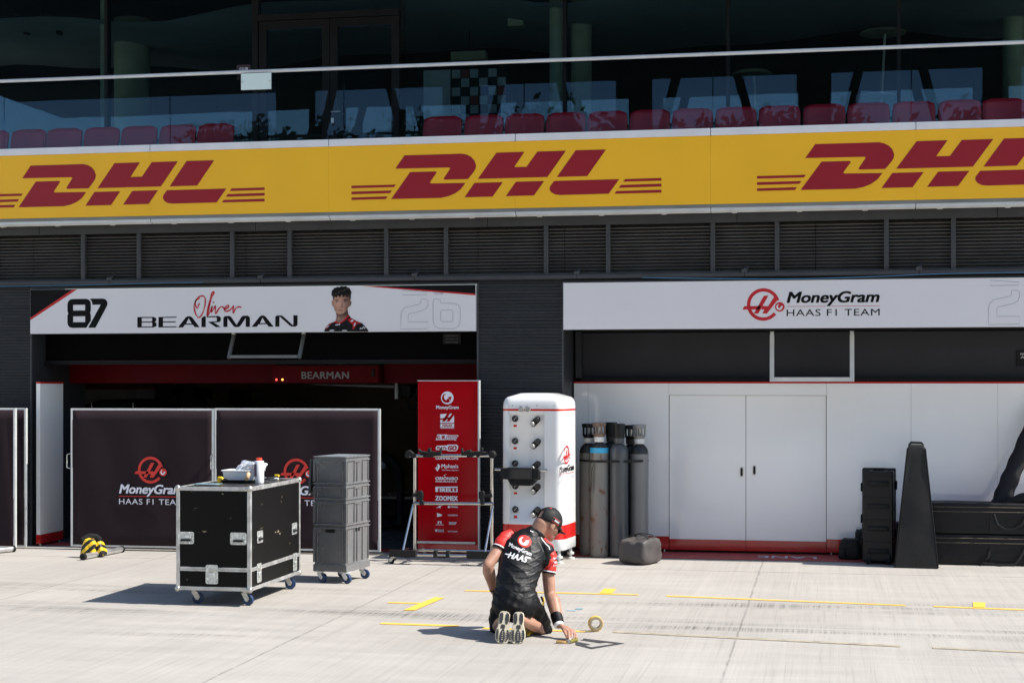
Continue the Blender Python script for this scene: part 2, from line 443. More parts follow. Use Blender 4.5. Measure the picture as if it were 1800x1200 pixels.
# ---------------------------------------------------------------- lettering
_tc = {}
def glyphs(s, bold=0., shear=0., space=1.):
    key = (s, bold, shear, space)
    if key in _tc: return _tc[key]
    c = bpy.data.curves.new('lettering', 'FONT'); c.body = s; c.shear = shear; c.space_character = space * (1 + bold)
    c.resolution_u = 4
    o = bpy.data.objects.new('lettering', c); COL.objects.link(o)
    bpy.context.view_layer.update()
    me = bpy.data.meshes.new_from_object(o.evaluated_get(bpy.context.evaluated_depsgraph_get()))
    vs = [(v.co.x, v.co.y) for v in me.vertices]; fs = [tuple(p.vertices) for p in me.polygons]
    bpy.data.objects.remove(o); bpy.data.curves.remove(c); bpy.data.meshes.remove(me)
    nu = [0.] * len(vs)
    if bold:                                    # thicker strokes: nudged copies, each a hair in front of the last
        n = len(vs); v0, f0 = list(vs), list(fs)
        for k, (dx, dy) in enumerate(((1, .6), (-1, -.6), (1, -.6), (-1, .6), (0, .6), (0, -.6))):
            vs += [(x + dx * bold, y + dy * bold) for x, y in v0]; nu += [.0002 * (k + 1)] * n
            fs += [tuple(i + n * (k + 1) for i in f) for f in f0]
    x0, x1 = min(v[0] for v in vs), max(v[0] for v in vs); y0, y1 = min(v[1] for v in vs), max(v[1] for v in vs)
    g = ([((v[0] - x0) / (x1 - x0), (v[1] - y0) / (y1 - y0)) for v in vs], fs, nu)
    _tc[key] = g
    return g
def fit(g, x0, z0, x1, z1):
    return ([(x0 + u * (x1 - x0), z0 + w * (z1 - z0)) for u, w in g[0]], g[1], g[2])
def txt(s, x0, z0, x1, z1, bold=0., shear=0., space=1.):
    return fit(glyphs(s, bold, shear, space), x0, z0, x1, z1)
def merge(*gs):
    vs, fs = [], []
    for g in gs:
        b = len(vs); vs += g[0]; fs += [tuple(i + b for i in f) for f in g[1]]
    return (vs, fs)
def polys2(ps):
    vs, fs = [], []
    for p in ps:
        n = len(p); ar = sum(p[i][0] * p[(i + 1) % n][1] - p[(i + 1) % n][0] * p[i][1] for i in range(n))
        if ar < 0: p = p[::-1]
        fs.append(tuple(range(len(vs), len(vs) + n))); vs += list(p)
    return (vs, fs)
def stroke(pts, w, closed=False):
    ws = w if isinstance(w, (list, tuple)) else [w] * len(pts)
    vs, fs = [], []; n = len(pts)
    for i, p in enumerate(pts):
        a = pts[(i - 1) % n] if (closed or i) else pts[i]; b = pts[(i + 1) % n] if (closed or i < n - 1) else pts[i]
        dx, dy = b[0] - a[0], b[1] - a[1]; l = math.hypot(dx, dy) or 1
        nx, ny = -dy / l * ws[i] / 2, dx / l * ws[i] / 2
        vs += [(p[0] - nx, p[1] - ny), (p[0] + nx, p[1] + ny)]
    for i in range(n if closed else n - 1):
        j = (i + 1) % n; fs.append((2 * i, 2 * j, 2 * j + 1, 2 * i + 1))
    return (vs, fs)
def arc(cx, cz, r, a0, a1, n=28, k=1.):
    return [(cx + r * k * math.cos(R(a0 + (a1 - a0) * i / n)), cz + r * math.sin(R(a0 + (a1 - a0) * i / n))) for i in range(n + 1)]
def disc(cx, cz, r, n=28, k=1.): return polys2([arc(cx, cz, r, 0, 360 - 360 / n, n - 1, k)])
def spline(pts, n=6):
    out = []
    for i in range(len(pts) - 1):
        p0, p1, p2, p3 = pts[max(i - 1, 0)], pts[i], pts[i + 1], pts[min(i + 2, len(pts) - 1)]
        for j in range(n):
            t = j / n
            out.append(tuple(.5 * (2 * p1[q] + (p2[q] - p0[q]) * t + (2 * p0[q] - 5 * p1[q] + 4 * p2[q] - p3[q]) * t * t + (3 * p1[q] - p0[q] - 3 * p2[q] + p3[q]) * t ** 3) for q in (0, 1)))
    out.append(pts[-1]); return out
def emblem_arrow(cx, cz, r, k=1.):
    """curved arrow inside a disc"""
    a = arc(cx - .04 * r * k, cz + .03 * r, .52 * r, 105, 318, 20, k); n = len(a)
    ws = [r * (.10 + .24 * min(1, i / 9)) for i in range(n)]
    p = lambda u, v: (cx + u * r * k, cz + v * r)
    return merge(stroke(a, ws), polys2([[p(.12, .12), p(.66, .18), p(.50, -.36), p(.40, -.16), p(.02, -.46), p(-.04, -.20), p(.27, -.02)]]))
def ring_logo(cx, cz, s, k=1.):
    """ringed letter emblem; s = outer radius. returns (red shapes, white shapes, small red disc)"""
    q = lambda u, v: (cx + (u - 728) / 130 * s * k, cz - (v - 248) / 130 * s)
    ring = stroke(arc(cx, cz, s * .895, 15, 322, 56, k), s * .205)
    bars = polys2([[q(733, 178), q(768, 178), q(688, 320), q(653, 320)],
                   [q(812, 190), q(846, 205), q(758, 320), q(720, 320), q(737, 288), q(710, 287), q(722, 260), q(752, 260), q(765, 264)],
                   [q(578, 260), q(712, 260), q(696, 287), q(562, 287)]])
    d = disc(*q(858, 268), s * .29, k=k)
    g = emblem_arrow(*q(858, 268), s * .29, k)
    return ring, bars, g, d
def team_logo(parent, fn, cx, cz, s, style, cols, k=1.):
    """emblem with two lines of lettering; fn(x, z, layer) -> point. style 'wide' (beside) or 'tall' (below)"""
    ring, bars, white, small = ring_logo(cx, cz, s, k)
    a = MB(); a.m = 0
    a.mesh2(ring, lambda u, w: fn(u, w, 1)); a.mesh2(bars, lambda u, w: fn(u, w, 1.4)); a.mesh2(small, lambda u, w: fn(u, w, 2)); a.m = 1; a.mesh2(white, lambda u, w: fn(u, w, 3))
    a.build('emblem', [cols[0], cols[1]], parent)
    if style == 'wide':
        q = lambda u, v: (cx + (u - 728) / 130 * s * k, cz - (v - 248) / 130 * s)
        x0, x1 = q(912, 0)[0], q(1636, 0)[0]; zt, zb, zl, h0, h1 = q(0, 148)[1], q(0, 266)[1], q(0, 266)[1], q(0, 343)[1], q(0, 289)[1]
        lines = [(x0, q(1222, 0)[0]), (q(1258, 0)[0], x1)]; lw = s * .022
    else:
        q = lambda u, v: (cx + (u - 385) / 100 * s * k, cz - (v - 205) / 100 * s)
        x0, x1 = q(135, 0)[0], q(640, 0)[0]; zt, zb, zl, h0, h1 = q(0, 313)[1], q(0, 403)[1], q(0, 402)[1], q(0, 462)[1], q(0, 420)[1]
        lines = [(x0, q(355, 0)[0]), (q(385, 0)[0], x1)]; lw = s * .045
    b = MB(); b.mesh2(txt('MoneyGram', x0, zb, x1, zt, .030, .22, .97), lambda u, w: fn(u, w, 1)); b.build('lettering', cols[2], parent)
    b = MB(); b.mesh2(txt('HAAS F1 TEAM', x0, h0, x1, h1, .0, 0, 1.08), lambda u, w: fn(u, w, 1)); b.build('lettering', cols[3], parent)
    b = MB(); b.mesh2(polys2([[(u0, zl - lw / 2), (u1, zl - lw / 2), (u1, zl + lw / 2), (u0, zl + lw / 2)] for u0, u1 in lines]), lambda u, w: fn(u, w, 1)); b.build('underline', cols[0], parent)

YB, YP, YW = 19.60, 19.90, 20.64        # banner front, pillar face, garage wall
# ================================================================== GROUND
m = ground_mat((-4.40, -0.735, 2.95, -8.05), (18.72,))
g = MB(); g.add([(-90, -70, 0), (90, -70, 0), (90, 60, 0), (-90, 60, 0)], [(0, 1, 2, 3)])
tag(g.build('ground', m), kind='structure')
g = MB(); g.box(-10.9, -3.6, YW - .30, 29.6, .002, .006)
tag(g.build('garage_floor', 'garagefloor'), kind='structure')
g = MB(); g.box(-10.33, -4.3, YP + .06, YW - .31, .004, .008)
fl = tag(g.build('lane_marking', 'lanepaint'), kind='structure')
g = MB(); g.box(-3.17, 3.6, YP + .02, YW + .02, .004, .008)
lm = tag(g.build('lane_marking', 'lanepaint'), kind='structure')
g = MB()
p0, p1 = gp(1332, 979.5), gp(1436, 981)
g.mesh2(txt('LANE', 0, 0, 1, 1, .02), lambda u, w: (p1.x + (p0.x - p1.x) * u, 20.12 + .26 * (1 - w), .0105))
g.build('lettering', 'printgrey', lm)

def ground_quad(pts, z=.0045): return [tuple(gp(*p)[:2]) + (z,) for p in pts]
def marking(name, quads, m, label, cat, group=None):
    g = MB()
    for k, q in enumerate(quads): g.add([(a, b, .004 + .002 * k) for a, b in q], [tuple(range(len(q)))])
    o = g.build(name, m); recentre(o); return tag(o, label, cat, group)
def rect(x0, x1, y0, y1): return [(x0, y0), (x1, y0), (x1, y1), (x0, y1)]
GT = 'yellow floor tape marks'
marking('floor_tape', [rect(-3.67, -1.86, 16.40, 16.475), rect(-2.27, -2.14, 16.48, 16.86)], 'tape', 'long yellow floor tape line with a short stub, running behind the kneeling man', 'floor tape', GT)
marking('floor_tape', [rect(-4.21, -3.80, 15.36, 15.44), [(-3.925, 14.89), (-3.815, 14.90), (-3.745, 15.85), (-3.85, 15.85)]], 'tape', 'yellow T shaped tape mark on the concrete left of the kneeling man', 'floor tape', GT)
marking('floor_tape', [[(-3.91, 14.01), (-3.19, 13.99), (-3.19, 14.07), (-3.91, 14.10)]], 'tape', 'short plain yellow tape strip nearest the man\'s long shadow', 'floor tape', GT)
marking('floor_tape', [[(-1.575, 16.37), (.765, 16.11), (.765, 16.18), (-1.575, 16.45)]], 'tape', 'long plain yellow tape strip in front of the white double doors', 'floor tape', GT)
marking('floor_tape', [[(1.03, 16.09), (3.4, 15.86), (3.4, 15.93), (1.03, 16.17)], [(1.40, 16.14), (1.51, 16.13), (1.545, 16.49), (1.43, 16.50)]], 'tape', 'yellow tape strip with a small square stub at the right edge', 'floor tape', GT)
marking('floor_tape', [[(-2.95, 13.90), (-2.04, 13.89), (-2.04, 13.965), (-2.95, 13.985)], ], 'tape', 'yellow tape strip running under the kneeling man towards the tape roll', 'floor tape', GT)
GO = 'old tape residue strips'
marking('tape_residue', [[(-1.80, 13.915), (.605, 13.605), (.605, 13.69), (-1.80, 14.0)]], 'oldtape', 'faded grey strip of old tape right of the tape roll', 'tape residue', GO)
marking('tape_residue', [[(.86, 13.575), (3.2, 13.315), (3.2, 13.40), (.86, 13.66)]], 'oldtape', 'faded grey strip of old tape at the right edge of the concrete', 'tape residue', GO)
# dark outline stencilled on the concrete beside the hand
so = [gp(*p) for p in ((1013, 1123), (1025, 1121.8), (1098, 1130.5), (1040, 1140.3), (1013, 1133.5))]
si = [gp(*p) for p in ((1020, 1124.5), (1059, 1129.5), (1063, 1127.5), (1085, 1130), (1041, 1137.4), (1027, 1134.8), (1038, 1132.5), (1014, 1127.5))]
g = MB()
def qd(*i): g.add([(gp(*p).x, gp(*p).y, .004) for p in i], [tuple(range(len(i)))])
qd((1025, 1121.8), (1098, 1130.5), (1083, 1131), (1027, 1124)); qd((1098, 1130.5), (1040, 1140.3), (1040, 1137.3), (1083, 1131))
qd((1040, 1140.3), (1012, 1133.3), (1012, 1130.5), (1040, 1137.3)); qd((1027, 1124), (1066, 1128.6), (1055, 1130), (1018, 1124.2)); qd((1012, 1127.2), (1038, 1132.3), (1027, 1134.3), (1012, 1130.5))
o = g.build('stencil_outline', 'stencil'); recentre(o); tag(o, 'dark grey diamond shaped outline on the concrete beside the man\'s hand', 'floor marking')
g = MB(); a, b = gp(1000, 1072), gp(1007, 1067)
g.box(a.x - .02, a.x + .07, a.y - .05, a.y + .0, .002, .005); g.box(a.x + .05, a.x + .12, a.y + .05, a.y + .15, .002, .005)
o = g.build('paper_scrap', 'bluefilm'); recentre(o); tag(o, 'small glossy torn scrap lying on the concrete behind the man', 'scrap')

# ================================================================== PIT BUILDING
bld = thing('pit_building', 'dark grey pit lane building with ribbed pillars, louvre band and glazed terrace above', 'building', (-4, YP, 0))
Z_RAIL, Z_L0, Z_L1 = 3.45, 3.51, 4.10
def ribbed(x0, x1, y, z0, z1, pitch=.0425, d=.018):
    g = MB(); prof = []; z = z0
    while z < z1 - 1e-6:
        for dz, dy in ((0, d), (.10, d), (.40, 0), (.62, 0), (.90, d)):
            if z + dz * pitch < z1: prof.append((y + dy, z + dz * pitch))
        z += pitch
    prof.append((y + d, z1)); n = len(prof)
    g.add([(x, p[0], p[1]) for x in (x0, x1) for p in prof], [(i, i + n, i + 1 + n, i + 1) for i in range(n - 1)])
    return g
XL0, XL1, XR0 = -10.33, -4.285, -3.19      # left opening, its right side, right opening
for x0, x1 in ((-14.5, XL0), (XL1, XR0)):
    p = ribbed(x0, x1, YP, .0, Z_RAIL - .03).build('pillar', 'clad', bld)
    g = MB(); g.box(x0, x1, YP + .022, YP + 1.6, 0, Z_RAIL); g.build('pillar_core', 'jamb', p)
    g = MB(); g.box(x0 - .004, x0 + .02, YP - .004, YP + .03, 0, Z_RAIL - .04); g.box(x1 - .02, x1 + .004, YP - .004, YP + .03, 0, Z_RAIL - .04); g.build('edge_trim', 'frame_grey', p)
# louvre band: slats behind posts, a top beam and a bottom rail
posts = [-11.9, -10.9, -9.595, -8.812, -7.526, -6.749, -5.465, -4.687, -3.408, -2.63, -1.343, -.569, .722, 1.499, 2.79, 3.57]
secs = sorted(posts + [-10.33, -7.36, -4.285, -3.185, -.11])
for a, b in zip(secs, secs[1:]):
    g = MB(); n = 14; pit = (Z_L1 - Z_L0) / n
    for i in range(n):
        z = Z_L0 + i * pit
        g.add([(x, y, zz) for x in (a + .004, b - .004) for y, zz in ((YP + .054, z + .001), (YP + .044, z + .011), (YP + .100, z + pit * 1.02), (YP + .106, z + pit * 1.02), (YP + .070, z + .001))],
              [(0, 5, 6, 1), (1, 6, 7, 2), (2, 7, 8, 3), (3, 8, 9, 4), (4, 9, 5, 0)])
    g.build('louvre_panel', 'slat', bld)
g = MB(); g.box(-14, 5, YP + .13, YP + .16, Z_RAIL, Z_L1 + .3); g.build('louvre_backing', 'black', bld)
for x in posts:
    g = MB(); g.box(x - .028, x + .028, YP - .012, YP + .045, Z_L0 - .02, Z_L1 + .01); g.box(x - .006, x + .006, YP - .016, YP - .012, Z_L0 + .012, Z_L0 + .024)
    g.build('louvre_post', 'frame_grey', bld, bevel=.004)
g = MB()
for a, b in zip([-14, -10.2, -7.2, -4.15, -1.05, 2.0], [-10.2, -7.2, -4.15, -1.05, 2.0, 5]): g.box(a + .003, b - .003, YP - .03, YP + .12, Z_L1 + .01, Z_L1 + .125)
g.build('top_beam', 'frame_grey', bld, bevel=.004)
g = MB()
br = [at(p, 480, YP).x for p in (195, 460, 730, 1015, 1309, 1615)]
for a, b in zip([-14] + br, br + [5]): g.box(a + .003, b - .003, YP - .055, YP + .10, Z_RAIL - .005, Z_RAIL + .042)
g.box(-14, 5, YP - .03, YP + .05, Z_RAIL + .043, Z_RAIL + .062); g.build('bottom_rail', 'frame_grey', bld, bevel=.003)
for x in br:
    g = MB(); g.box(x - .035, x + .035, YP - .06, YP - .03, Z_RAIL + .043, Z_RAIL + .085); g.bar((x + .01, YP - .04, Z_RAIL + .08), (x + .03, YP + .03, Z_RAIL + .13), .05, .012)
    g.build('rail_bracket', 'frame_grey', bld)
for x0, x1 in ((XL0, XL1), (XR0, 5)):
    g = MB(); g.box(x0, x1, YP - .01, YP + .10, 3.397, Z_RAIL - .03); g.build('lintel', 'frame_grey', bld, bevel=.004)
    g = MB(); g.box(x0, x1, YP + .01, YP + .1, Z_RAIL - .029, Z_RAIL - .006); g.build('shadow_gap', 'black', bld)
# fascia and soffit under the terrace
g = MB(); g.box(-14, 5, YB + .005, 23.2, 4.262, 4.30)
sj = [-13.3, -10.91, -8.523, -6.131, -3.74, -1.35, 1.05, 3.45]
g.build('soffit', 'soffit', bld)
g = MB()
for a, b in zip(sj, sj[1:]): g.box(a + .004, b - .004, YB + .012, YB + .06, 4.222, 4.262); g.box(a + .004, b - .004, YB + .060, YB + .085, 4.205, 4.262)
for a in sj[:-1]:
    for k in range(3): g.box(a + .25 + .77 * k, a + .31 + .77 * k, YB + .085, YB + .14, 4.200, 4.222)
g.build('drip_trim', 'alupaint', bld, bevel=.003)
g = MB(); g.box(-14, 5, YB + .04, 23.2, 4.31, 4.80); g.build('terrace_deck', 'deck', bld)
g = MB()
for a, b in zip(sj, sj[1:]): g.box(a + .004, b - .004, YB - .012, YB + .14, 5.126, 5.215)
g.build('terrace_sill', 'sill', bld, bevel=.004)
g = MB(); g.box(-14, 5, YB + .04, YB + .12, 4.801, 5.124); g.build('terrace_upstand', 'concretedark', bld)
g = MB()
for a, b in zip([-13, -7.0, -1.33], [-7.0, -1.33, 5]): g.cyl((a + .002, YB + .065, 6.117), (b - .002, YB + .065, 6.117), .024, 14)
g.build('handrail', 'alupaint', bld, smooth=True)
pj = [-12.92, -10.598, -8.28, -5.952, -3.642, -1.327, 1.0, 3.32]
for a, b in zip(pj, pj[1:]):
    g = MB(); g.box(a + .006, b - .006, YB + .056, YB + .072, 5.216, 6.10); g.build('balustrade_pane', 'balglass', bld)
g = MB(); g.box(-20, 7, 19.42, 30, 8.05, 8.5); g.build('roof_overhang', 'roofdark', bld)
# terrace glazing
YG = 22.3
mx = [-15.2, -12.7, -10.366, -8.079, -5.874, -3.553, -1.297, .972, 3.25, 5.5]
mw = [.045, .045, .045, .05, .075, .045, .045, .045, .045, .045]
for (a, wa), (b, wb) in zip(zip(mx, mw), list(zip(mx, mw))[1:]):
    if a == -8.079: continue
    fr = MB(); fr.box(b - wb / 2, b + wb / 2, YG - .06, YG + .08, 4.81, 8.04); fr.box(a + wa / 2, b - wb / 2, YG - .04, YG + .05, 4.81, 4.87)
    f = fr.build('window_frame', 'black', bld)
    g = MB(); g.box(a + wa / 2, b - wb / 2, YG - .006, YG + .006, 4.872, 8.04); g.build('window_pane', 'pane', f)
# double terrace door between two mullions
fr = MB(); zt = at(580, 34, YG).z
fr.box(-8.104, -8.02, YG - .07, YG + .08, 4.81, 8.04)
fr.box(-8.018, -5.92, YG - .07, YG + .08, zt, zt + .09); f = fr.build('door_frame', 'black', bld)
g = MB(); g.box(-8.018, -5.92, YG - .006, YG + .006, zt + .092, 8.04); g.build('window_pane', 'pane', f)
for a, b, s in ((-8.01, -6.952, 1), (-6.944, -5.925, 0)):
    d = MB(); d.box(a, a + .11, YG - .05, YG + .05, 4.82, zt - .005); d.box(b - .11, b, YG - .05, YG + .05, 4.82, zt - .005)
    d.box(a + .111, b - .111, YG - .05, YG + .05, zt - .12, zt - .005); d.box(a + .111, b - .111, YG - .05, YG + .05, 4.82, 4.96)
    do = d.build('terrace_door', 'black', bld)
    g = MB(); g.box(a + .111, b - .111, YG - .006, YG + .006, 4.961, zt - .121); g.build('window_pane', 'pane', do)
    if not s:
        h = at(583, 197, YG - .09); g = MB(); g.cyl((h.x, YG - .05, h.z), (h.x, YG - .1, h.z), .012, 10); g.cyl((h.x - .005, YG - .1, h.z), (h.x + .13, YG - .1, h.z), .011, 10)
        g.box(h.x - .02, h.x + .02, YG - .058, YG - .051, h.z - .15, h.z - .08); g.build('handle', 'alu', do)
# rooms behind the terrace
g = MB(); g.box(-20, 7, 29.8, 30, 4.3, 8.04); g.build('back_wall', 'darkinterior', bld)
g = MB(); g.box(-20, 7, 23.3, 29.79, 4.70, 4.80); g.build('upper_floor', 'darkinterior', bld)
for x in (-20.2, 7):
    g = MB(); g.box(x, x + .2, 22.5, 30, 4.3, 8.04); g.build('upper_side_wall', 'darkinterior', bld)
g = MB()
zz = lambda x: 7.62 + .10 * math.sin(x * .9 + 1.2) + .05 * math.sin(x * 2.1)
xs = [-20 + i * .5 for i in range(51)]
g.add([(x, y, zz(x) + (0 if y < 26.5 else .0)) for x in xs for y in (22.5, 26.4)], [(2 * i, 2 * i + 1, 2 * i + 3, 2 * i + 2) for i in range(50)])
g.add([(x, 26.4, z) for x in xs for z in (zz(x), 8.04)], [(2 * i, 2 * i + 1, 2 * i + 3, 2 * i + 2) for i in range(50)])
g.build('curved_ceiling', 'ceilingint', bld, smooth=True)
for px0, px1, Y in ((177, 193, 22.9), (203, 262, 24.5), (966, 990, 22.9), (1004, 1040, 24.0), (1762, 1800, 25)):
    a, b = at(px0, 100, Y).x, at(px1, 100, Y).x; w = b - a
    g = MB(); g.cyl(((a + b) / 2, Y, 4.81), ((a + b) / 2, Y, 8.0), w / 2, 20); g.build('concrete_column', 'concretecol', bld, smooth=True)

# opposite grandstand (seen mirrored in the glass) and trees
gs = thing('grandstand', 'covered grandstand across the track with a dark roof on raking struts', 'grandstand', (-4, -40, 0))
g = MB(); g.box(-42, 34, -40, -15, 17.0, 17.8); g.build('roof', 'roofdark', gs)
for x in (-26, -17.5, -9, -.5, 8, 16.5):
    g = MB(); g.box(x - .8, x + .8, -39, -37.6, 0, 17.0); g.build('pier', 'roofdark', gs)
    for s in (-1, 1):
        g = MB(); g.tube([(x + s * 1.4 + 3.5, -38, 16.9), (x + s * 4.0 + 3.5, -38, 7)], .22, 8); g.build('strut', 'roofdark', gs)
g = MB()
for i in range(10): g.box(-42, 34, -52 + i * 1.2, -50.8 + i * 1.2, 0, 7.0 - i * .7)
g.build('seating_tiers', 'soffit', gs)
def tree(x, y, h, rx, seed):
    rnd = random.Random(seed)
    t = thing('tree', 'leafy green tree beyond the grandstand across the track', 'tree', (x, y, 0), 0, 'trees beyond the grandstand')
    g = MB(); g.tube([(x, y, 0), (x + .2, y, h * .4), (x, y, h * .75)], [.4, .28, .1], 9)
    for k in range(5):
        a = rnd.uniform(0, 6.28); g.tube([(x, y, h * (.35 + .07 * k)), (x + rx * .7 * math.cos(a), y + rx * .7 * math.sin(a), h * (.55 + .08 * k))], [.14, .05], 6)
    g.build('trunk', 'bark', t)
    g = MB()
    for k in range(70):
        a, b = rnd.uniform(0, 6.28), rnd.uniform(-.7, 1.2); q = rnd.uniform(.45, 1)
        c = Vector((x + rx * q * math.cos(a) * math.cos(b), y + rx * q * math.sin(a) * math.cos(b), h * .66 + h * .33 * math.sin(b) * q))
        for i in range(120):
            p = c + Vector([rnd.gauss(0, .17 * rx) for _ in range(3)]); s = rnd.uniform(.22, .42)
            u = Vector([rnd.gauss(0, 1) for _ in range(3)]).normalized(); w = u.orthogonal().normalized()
            g.add([p + u * s, p + w * s * .6, p - u * s, p - w * s * .6], [(0, 1, 2, 3)])
    g.build('crown', 'leaf', t)
for i, (x, h) in enumerate(((-38, 18.6), (-34, 19.6), (-26, 20.6), (-18, 19.4), (-11.5, 18.8), (-5, 20.0), (2, 18.4), (10, 18.9), (19, 19.6))): tree(x, -62 - (i % 3) * 2, h, 4.2, i)

# terrace seats
def seat_mb(x):
    g = MB(Matrix.Translation((x, 20.62, 4.80)))
    n = 8; vs = []
    for i in range(n + 1):
        for j in range(9):
            u = i / n * 2 - 1; w = j / 8
            hw = .264 * (1 - .07 * (1 - w) - .45 * max(0, w - .70) ** 1.5)
            vs.append((u * hw, .30 + .10 * w + .05 * (1 - u * u) - .02, .45 + .455 * w - .16 * max(0, abs(u) - .5) ** 2 * max(0, w - .6) / .4))
    F = [(i * 9 + j, (i + 1) * 9 + j, (i + 1) * 9 + j + 1, i * 9 + j + 1) for i in range(n) for j in range(8)]
    g.add(vs, F); return g
seat = thing('stadium_seat', 'x', 'seat', (0, 20.62, 4.80))
bk = seat_mb(0).build('backrest', 'seat', seat, smooth=True); mo = bk.modifiers.new('thickness', 'SOLIDIFY'); mo.thickness = .03
g = MB(); g.prism([(-.22, .44), (.22, .44), (.25, .475), (.22, .515), (.0, .525), (-.22, .515), (-.25, .475)], -.22, .34); g.X = Matrix.Identity(4)
g2 = MB(Matrix.Translation((0, 20.62, 4.80))); g2.add(g.v, g.f); g2.build('seat_pan', 'seat', seat, bevel=.02)
g = MB(Matrix.Translation((0, 20.62, 4.80))); g.box(-.04, .04, .05, .3, 0, .40); g.build('pedestal', 'black', seat)
left = [at(p, 225, 20.9).x for p in (-21, 45, 108, 174, 240, 308, 375)]
right = [at(p, 205, 20.9).x for p in (775, 848, 920, 993, 1066, 1141, 1216, 1293, 1370, 1449, 1527, 1607, 1688, 1766, 1846)]
names_l = ['dark red seat cut by the left edge of the left row', 'dark red seat second from the left frame edge', 'dark red seat third from the left frame edge', 'dark red seat fourth from the left frame edge', 'dark red seat two places from the right end of the short left row', 'dark red seat one place from the right end of the short left row', 'dark red seat at the right end of the short left row, by the glass door']
ords = ['first', 'second', 'third', 'fourth', 'fifth', 'sixth', 'seventh', 'eighth', 'ninth', 'tenth', 'eleventh', 'twelfth', 'thirteenth', 'fourteenth', 'fifteenth']
names_r = ['dark red terrace seat, %s in the long row right of the glass door' % o for o in ords]
for i, (x, n) in enumerate(zip(left + right, names_l + names_r)):
    o = seat if i == 0 else copy_tree(seat)
    o.location.x = x; tag(o, n, 'seat', 'red seats on the terrace')

# things on and behind the terrace glass
a, b = at(424, 130, YB + .03), at(477, 157, YB + .03)
n = thing('notice_plate', 'blank pale green plate fixed below the terrace handrail', 'notice', (a.x, YB + .04, b.z))
g = MB(); g.box(a.x, b.x, YB + .020, YB + .032, b.z, a.z); g.build('plate', 'noticegreen', n, bevel=.003)
for x in (a.x + .02, b.x - .02):
    g = MB(); g.cyl((x, YB + .020, (a.z + b.z) / 2), (x, YB + .012, (a.z + b.z) / 2), .010, 10); g.build('bolt', 'steel', n)
a, b = at(416, 115, YB + .12), at(440, 140, YB + .12)
n = thing('door_number_sign', 'small dark maroon sign with pale lettering behind the terrace handrail', 'sign', (a.x, YB + .12, b.z))
g = MB(); g.box(a.x, b.x, YB + .12, YB + .13, b.z, a.z); g.build('plate', mat('maroon plastic', (.03, .012, .015), .5), n)
g = MB(); g.mesh2(txt('CLUB', a.x + .04, a.z - .07, b.x - .03, a.z - .035, .02), lambda u, w: (u, YB + .117, w)); g.build('lettering', 'printwhite', n); g = MB(); g.mesh2(txt('SUITES', a.x + .03, a.z - .115, b.x - .02, a.z - .08, .02), lambda u, w: (u, YB + .117, w)); g.build('lettering', 'printwhite', n)
for px, lab in ((35, 'black ceiling spotlight nearest the top left corner behind glass'), (92, 'black ceiling spotlight second from the top left corner behind glass')):
    p = at(px, 40, 23.6); q = at(px - 17, 36, 23.6)
    n = thing('ceiling_spotlight', lab, 'spotlight', p, 0, 'spotlights behind the terrace glass')
    g = MB(); g.tube([(q.x, 23.6, 8.0), q, (p.x - .05, 23.6, p.z)], .035, 8); g.build('drop_pole', 'black', n)
    g = MB(); g.tube([p + Vector((-.13, 0, .06)), p + Vector((.0, -.05, .0)), p + Vector((.2, -.1, -.10))], [.09, .10, .085], 14); g.build('lamp_head', 'hardplastic', n)
    g = MB(); g.box(p.x + .14, p.x + .2, p.y - .17, p.y - .05, p.z - .22, p.z - .13); g.build('mount', 'hardplastic', n)
for k, (px, py, w, bx, by, lab) in enumerate(((1322, 128, 34, 1336, 205, 'round pale table top on a thin pole, left of two'), (1552, 55, 38, 1540, 172, 'round pale table top high behind the glass at upper right'))):
    Y = 25.5; p = at(px, py, Y); q = at(bx, by, Y)
    n = thing('standing_heater', ('low ' if k == 0 else 'tall ') + 'pole heater with a round pale top behind the ' + ('middle' if k == 0 else 'right') + ' terrace glass', 'heater', (q.x, Y, 4.8), 0, 'pole heaters behind the terrace glass')
    g = MB(); g.lathe([(0, .03), (.25, .02), (w / 110, -.02), (w / 108, -.04), (0, -.05)], p, 28); g.build('round_top', 'concretecol', n, smooth=True)
    g = MB(); g.cyl((p.x + .03, Y, p.z - .05), (q.x, Y, 4.81), .018, 8); g.build('pole', 'alupaint', n)
    g = MB(); g.lathe([(.0, .05), (w / 125, .03), (w / 120, 0), (0, 0)], (q.x, Y, max(q.z, 4.81)), 24); g.build('base', 'concretecol', n, smooth=True)
a, b = at(745, 125, 22.75), at(893, 246, 22.75)
n = thing('backdrop_board', 'chequered press backdrop board with small logos behind the terrace glass', 'backdrop', (a.x, 22.75, b.z))
g = MB(); w = b.x - a.x
g.box(a.x, a.x + w * .32, 22.73, 22.78, b.z, a.z); g.build('side_panel', 'boardpale', n)
g = MB(); g.box(a.x + w * .325, b.x, 22.75, 22.78, b.z, a.z); bd = g.build('front_panel', 'black', n)
g = MB()
for i in range(6):
    for j in range(8):
        x0 = a.x + w * .335 + i * w * .108; z0 = b.z + j * (a.z - b.z) / 8
        g.m = 0 if (i + j) % 2 else (1 if (i * 3 + j) % 5 == 0 else 2)
        if g.m == 2: continue
        g.box(x0 + .005, x0 + w * .10, 22.735, 22.748, z0 + .005, z0 + (a.z - b.z) / 8 - .005)
g.build('logo_tiles', ['boardpale', 'boardtile'], bd)
p = at(1147, 82, 26.5)
n = thing('ceiling_lamp', 'tiny glowing warm ceiling lamp behind the dark terrace glass', 'lamp', p)
g = MB(); g.lathe([(0, -.05), (.03, -.03), (.03, 0), (0, .01)], p, 12); g.build('bulb', 'lampspot', n)
g = MB(); g.cyl(p + Vector((0, 0, .01)), (p.x, p.y, 8.0), .008, 6); g.build('cord', 'black', n)
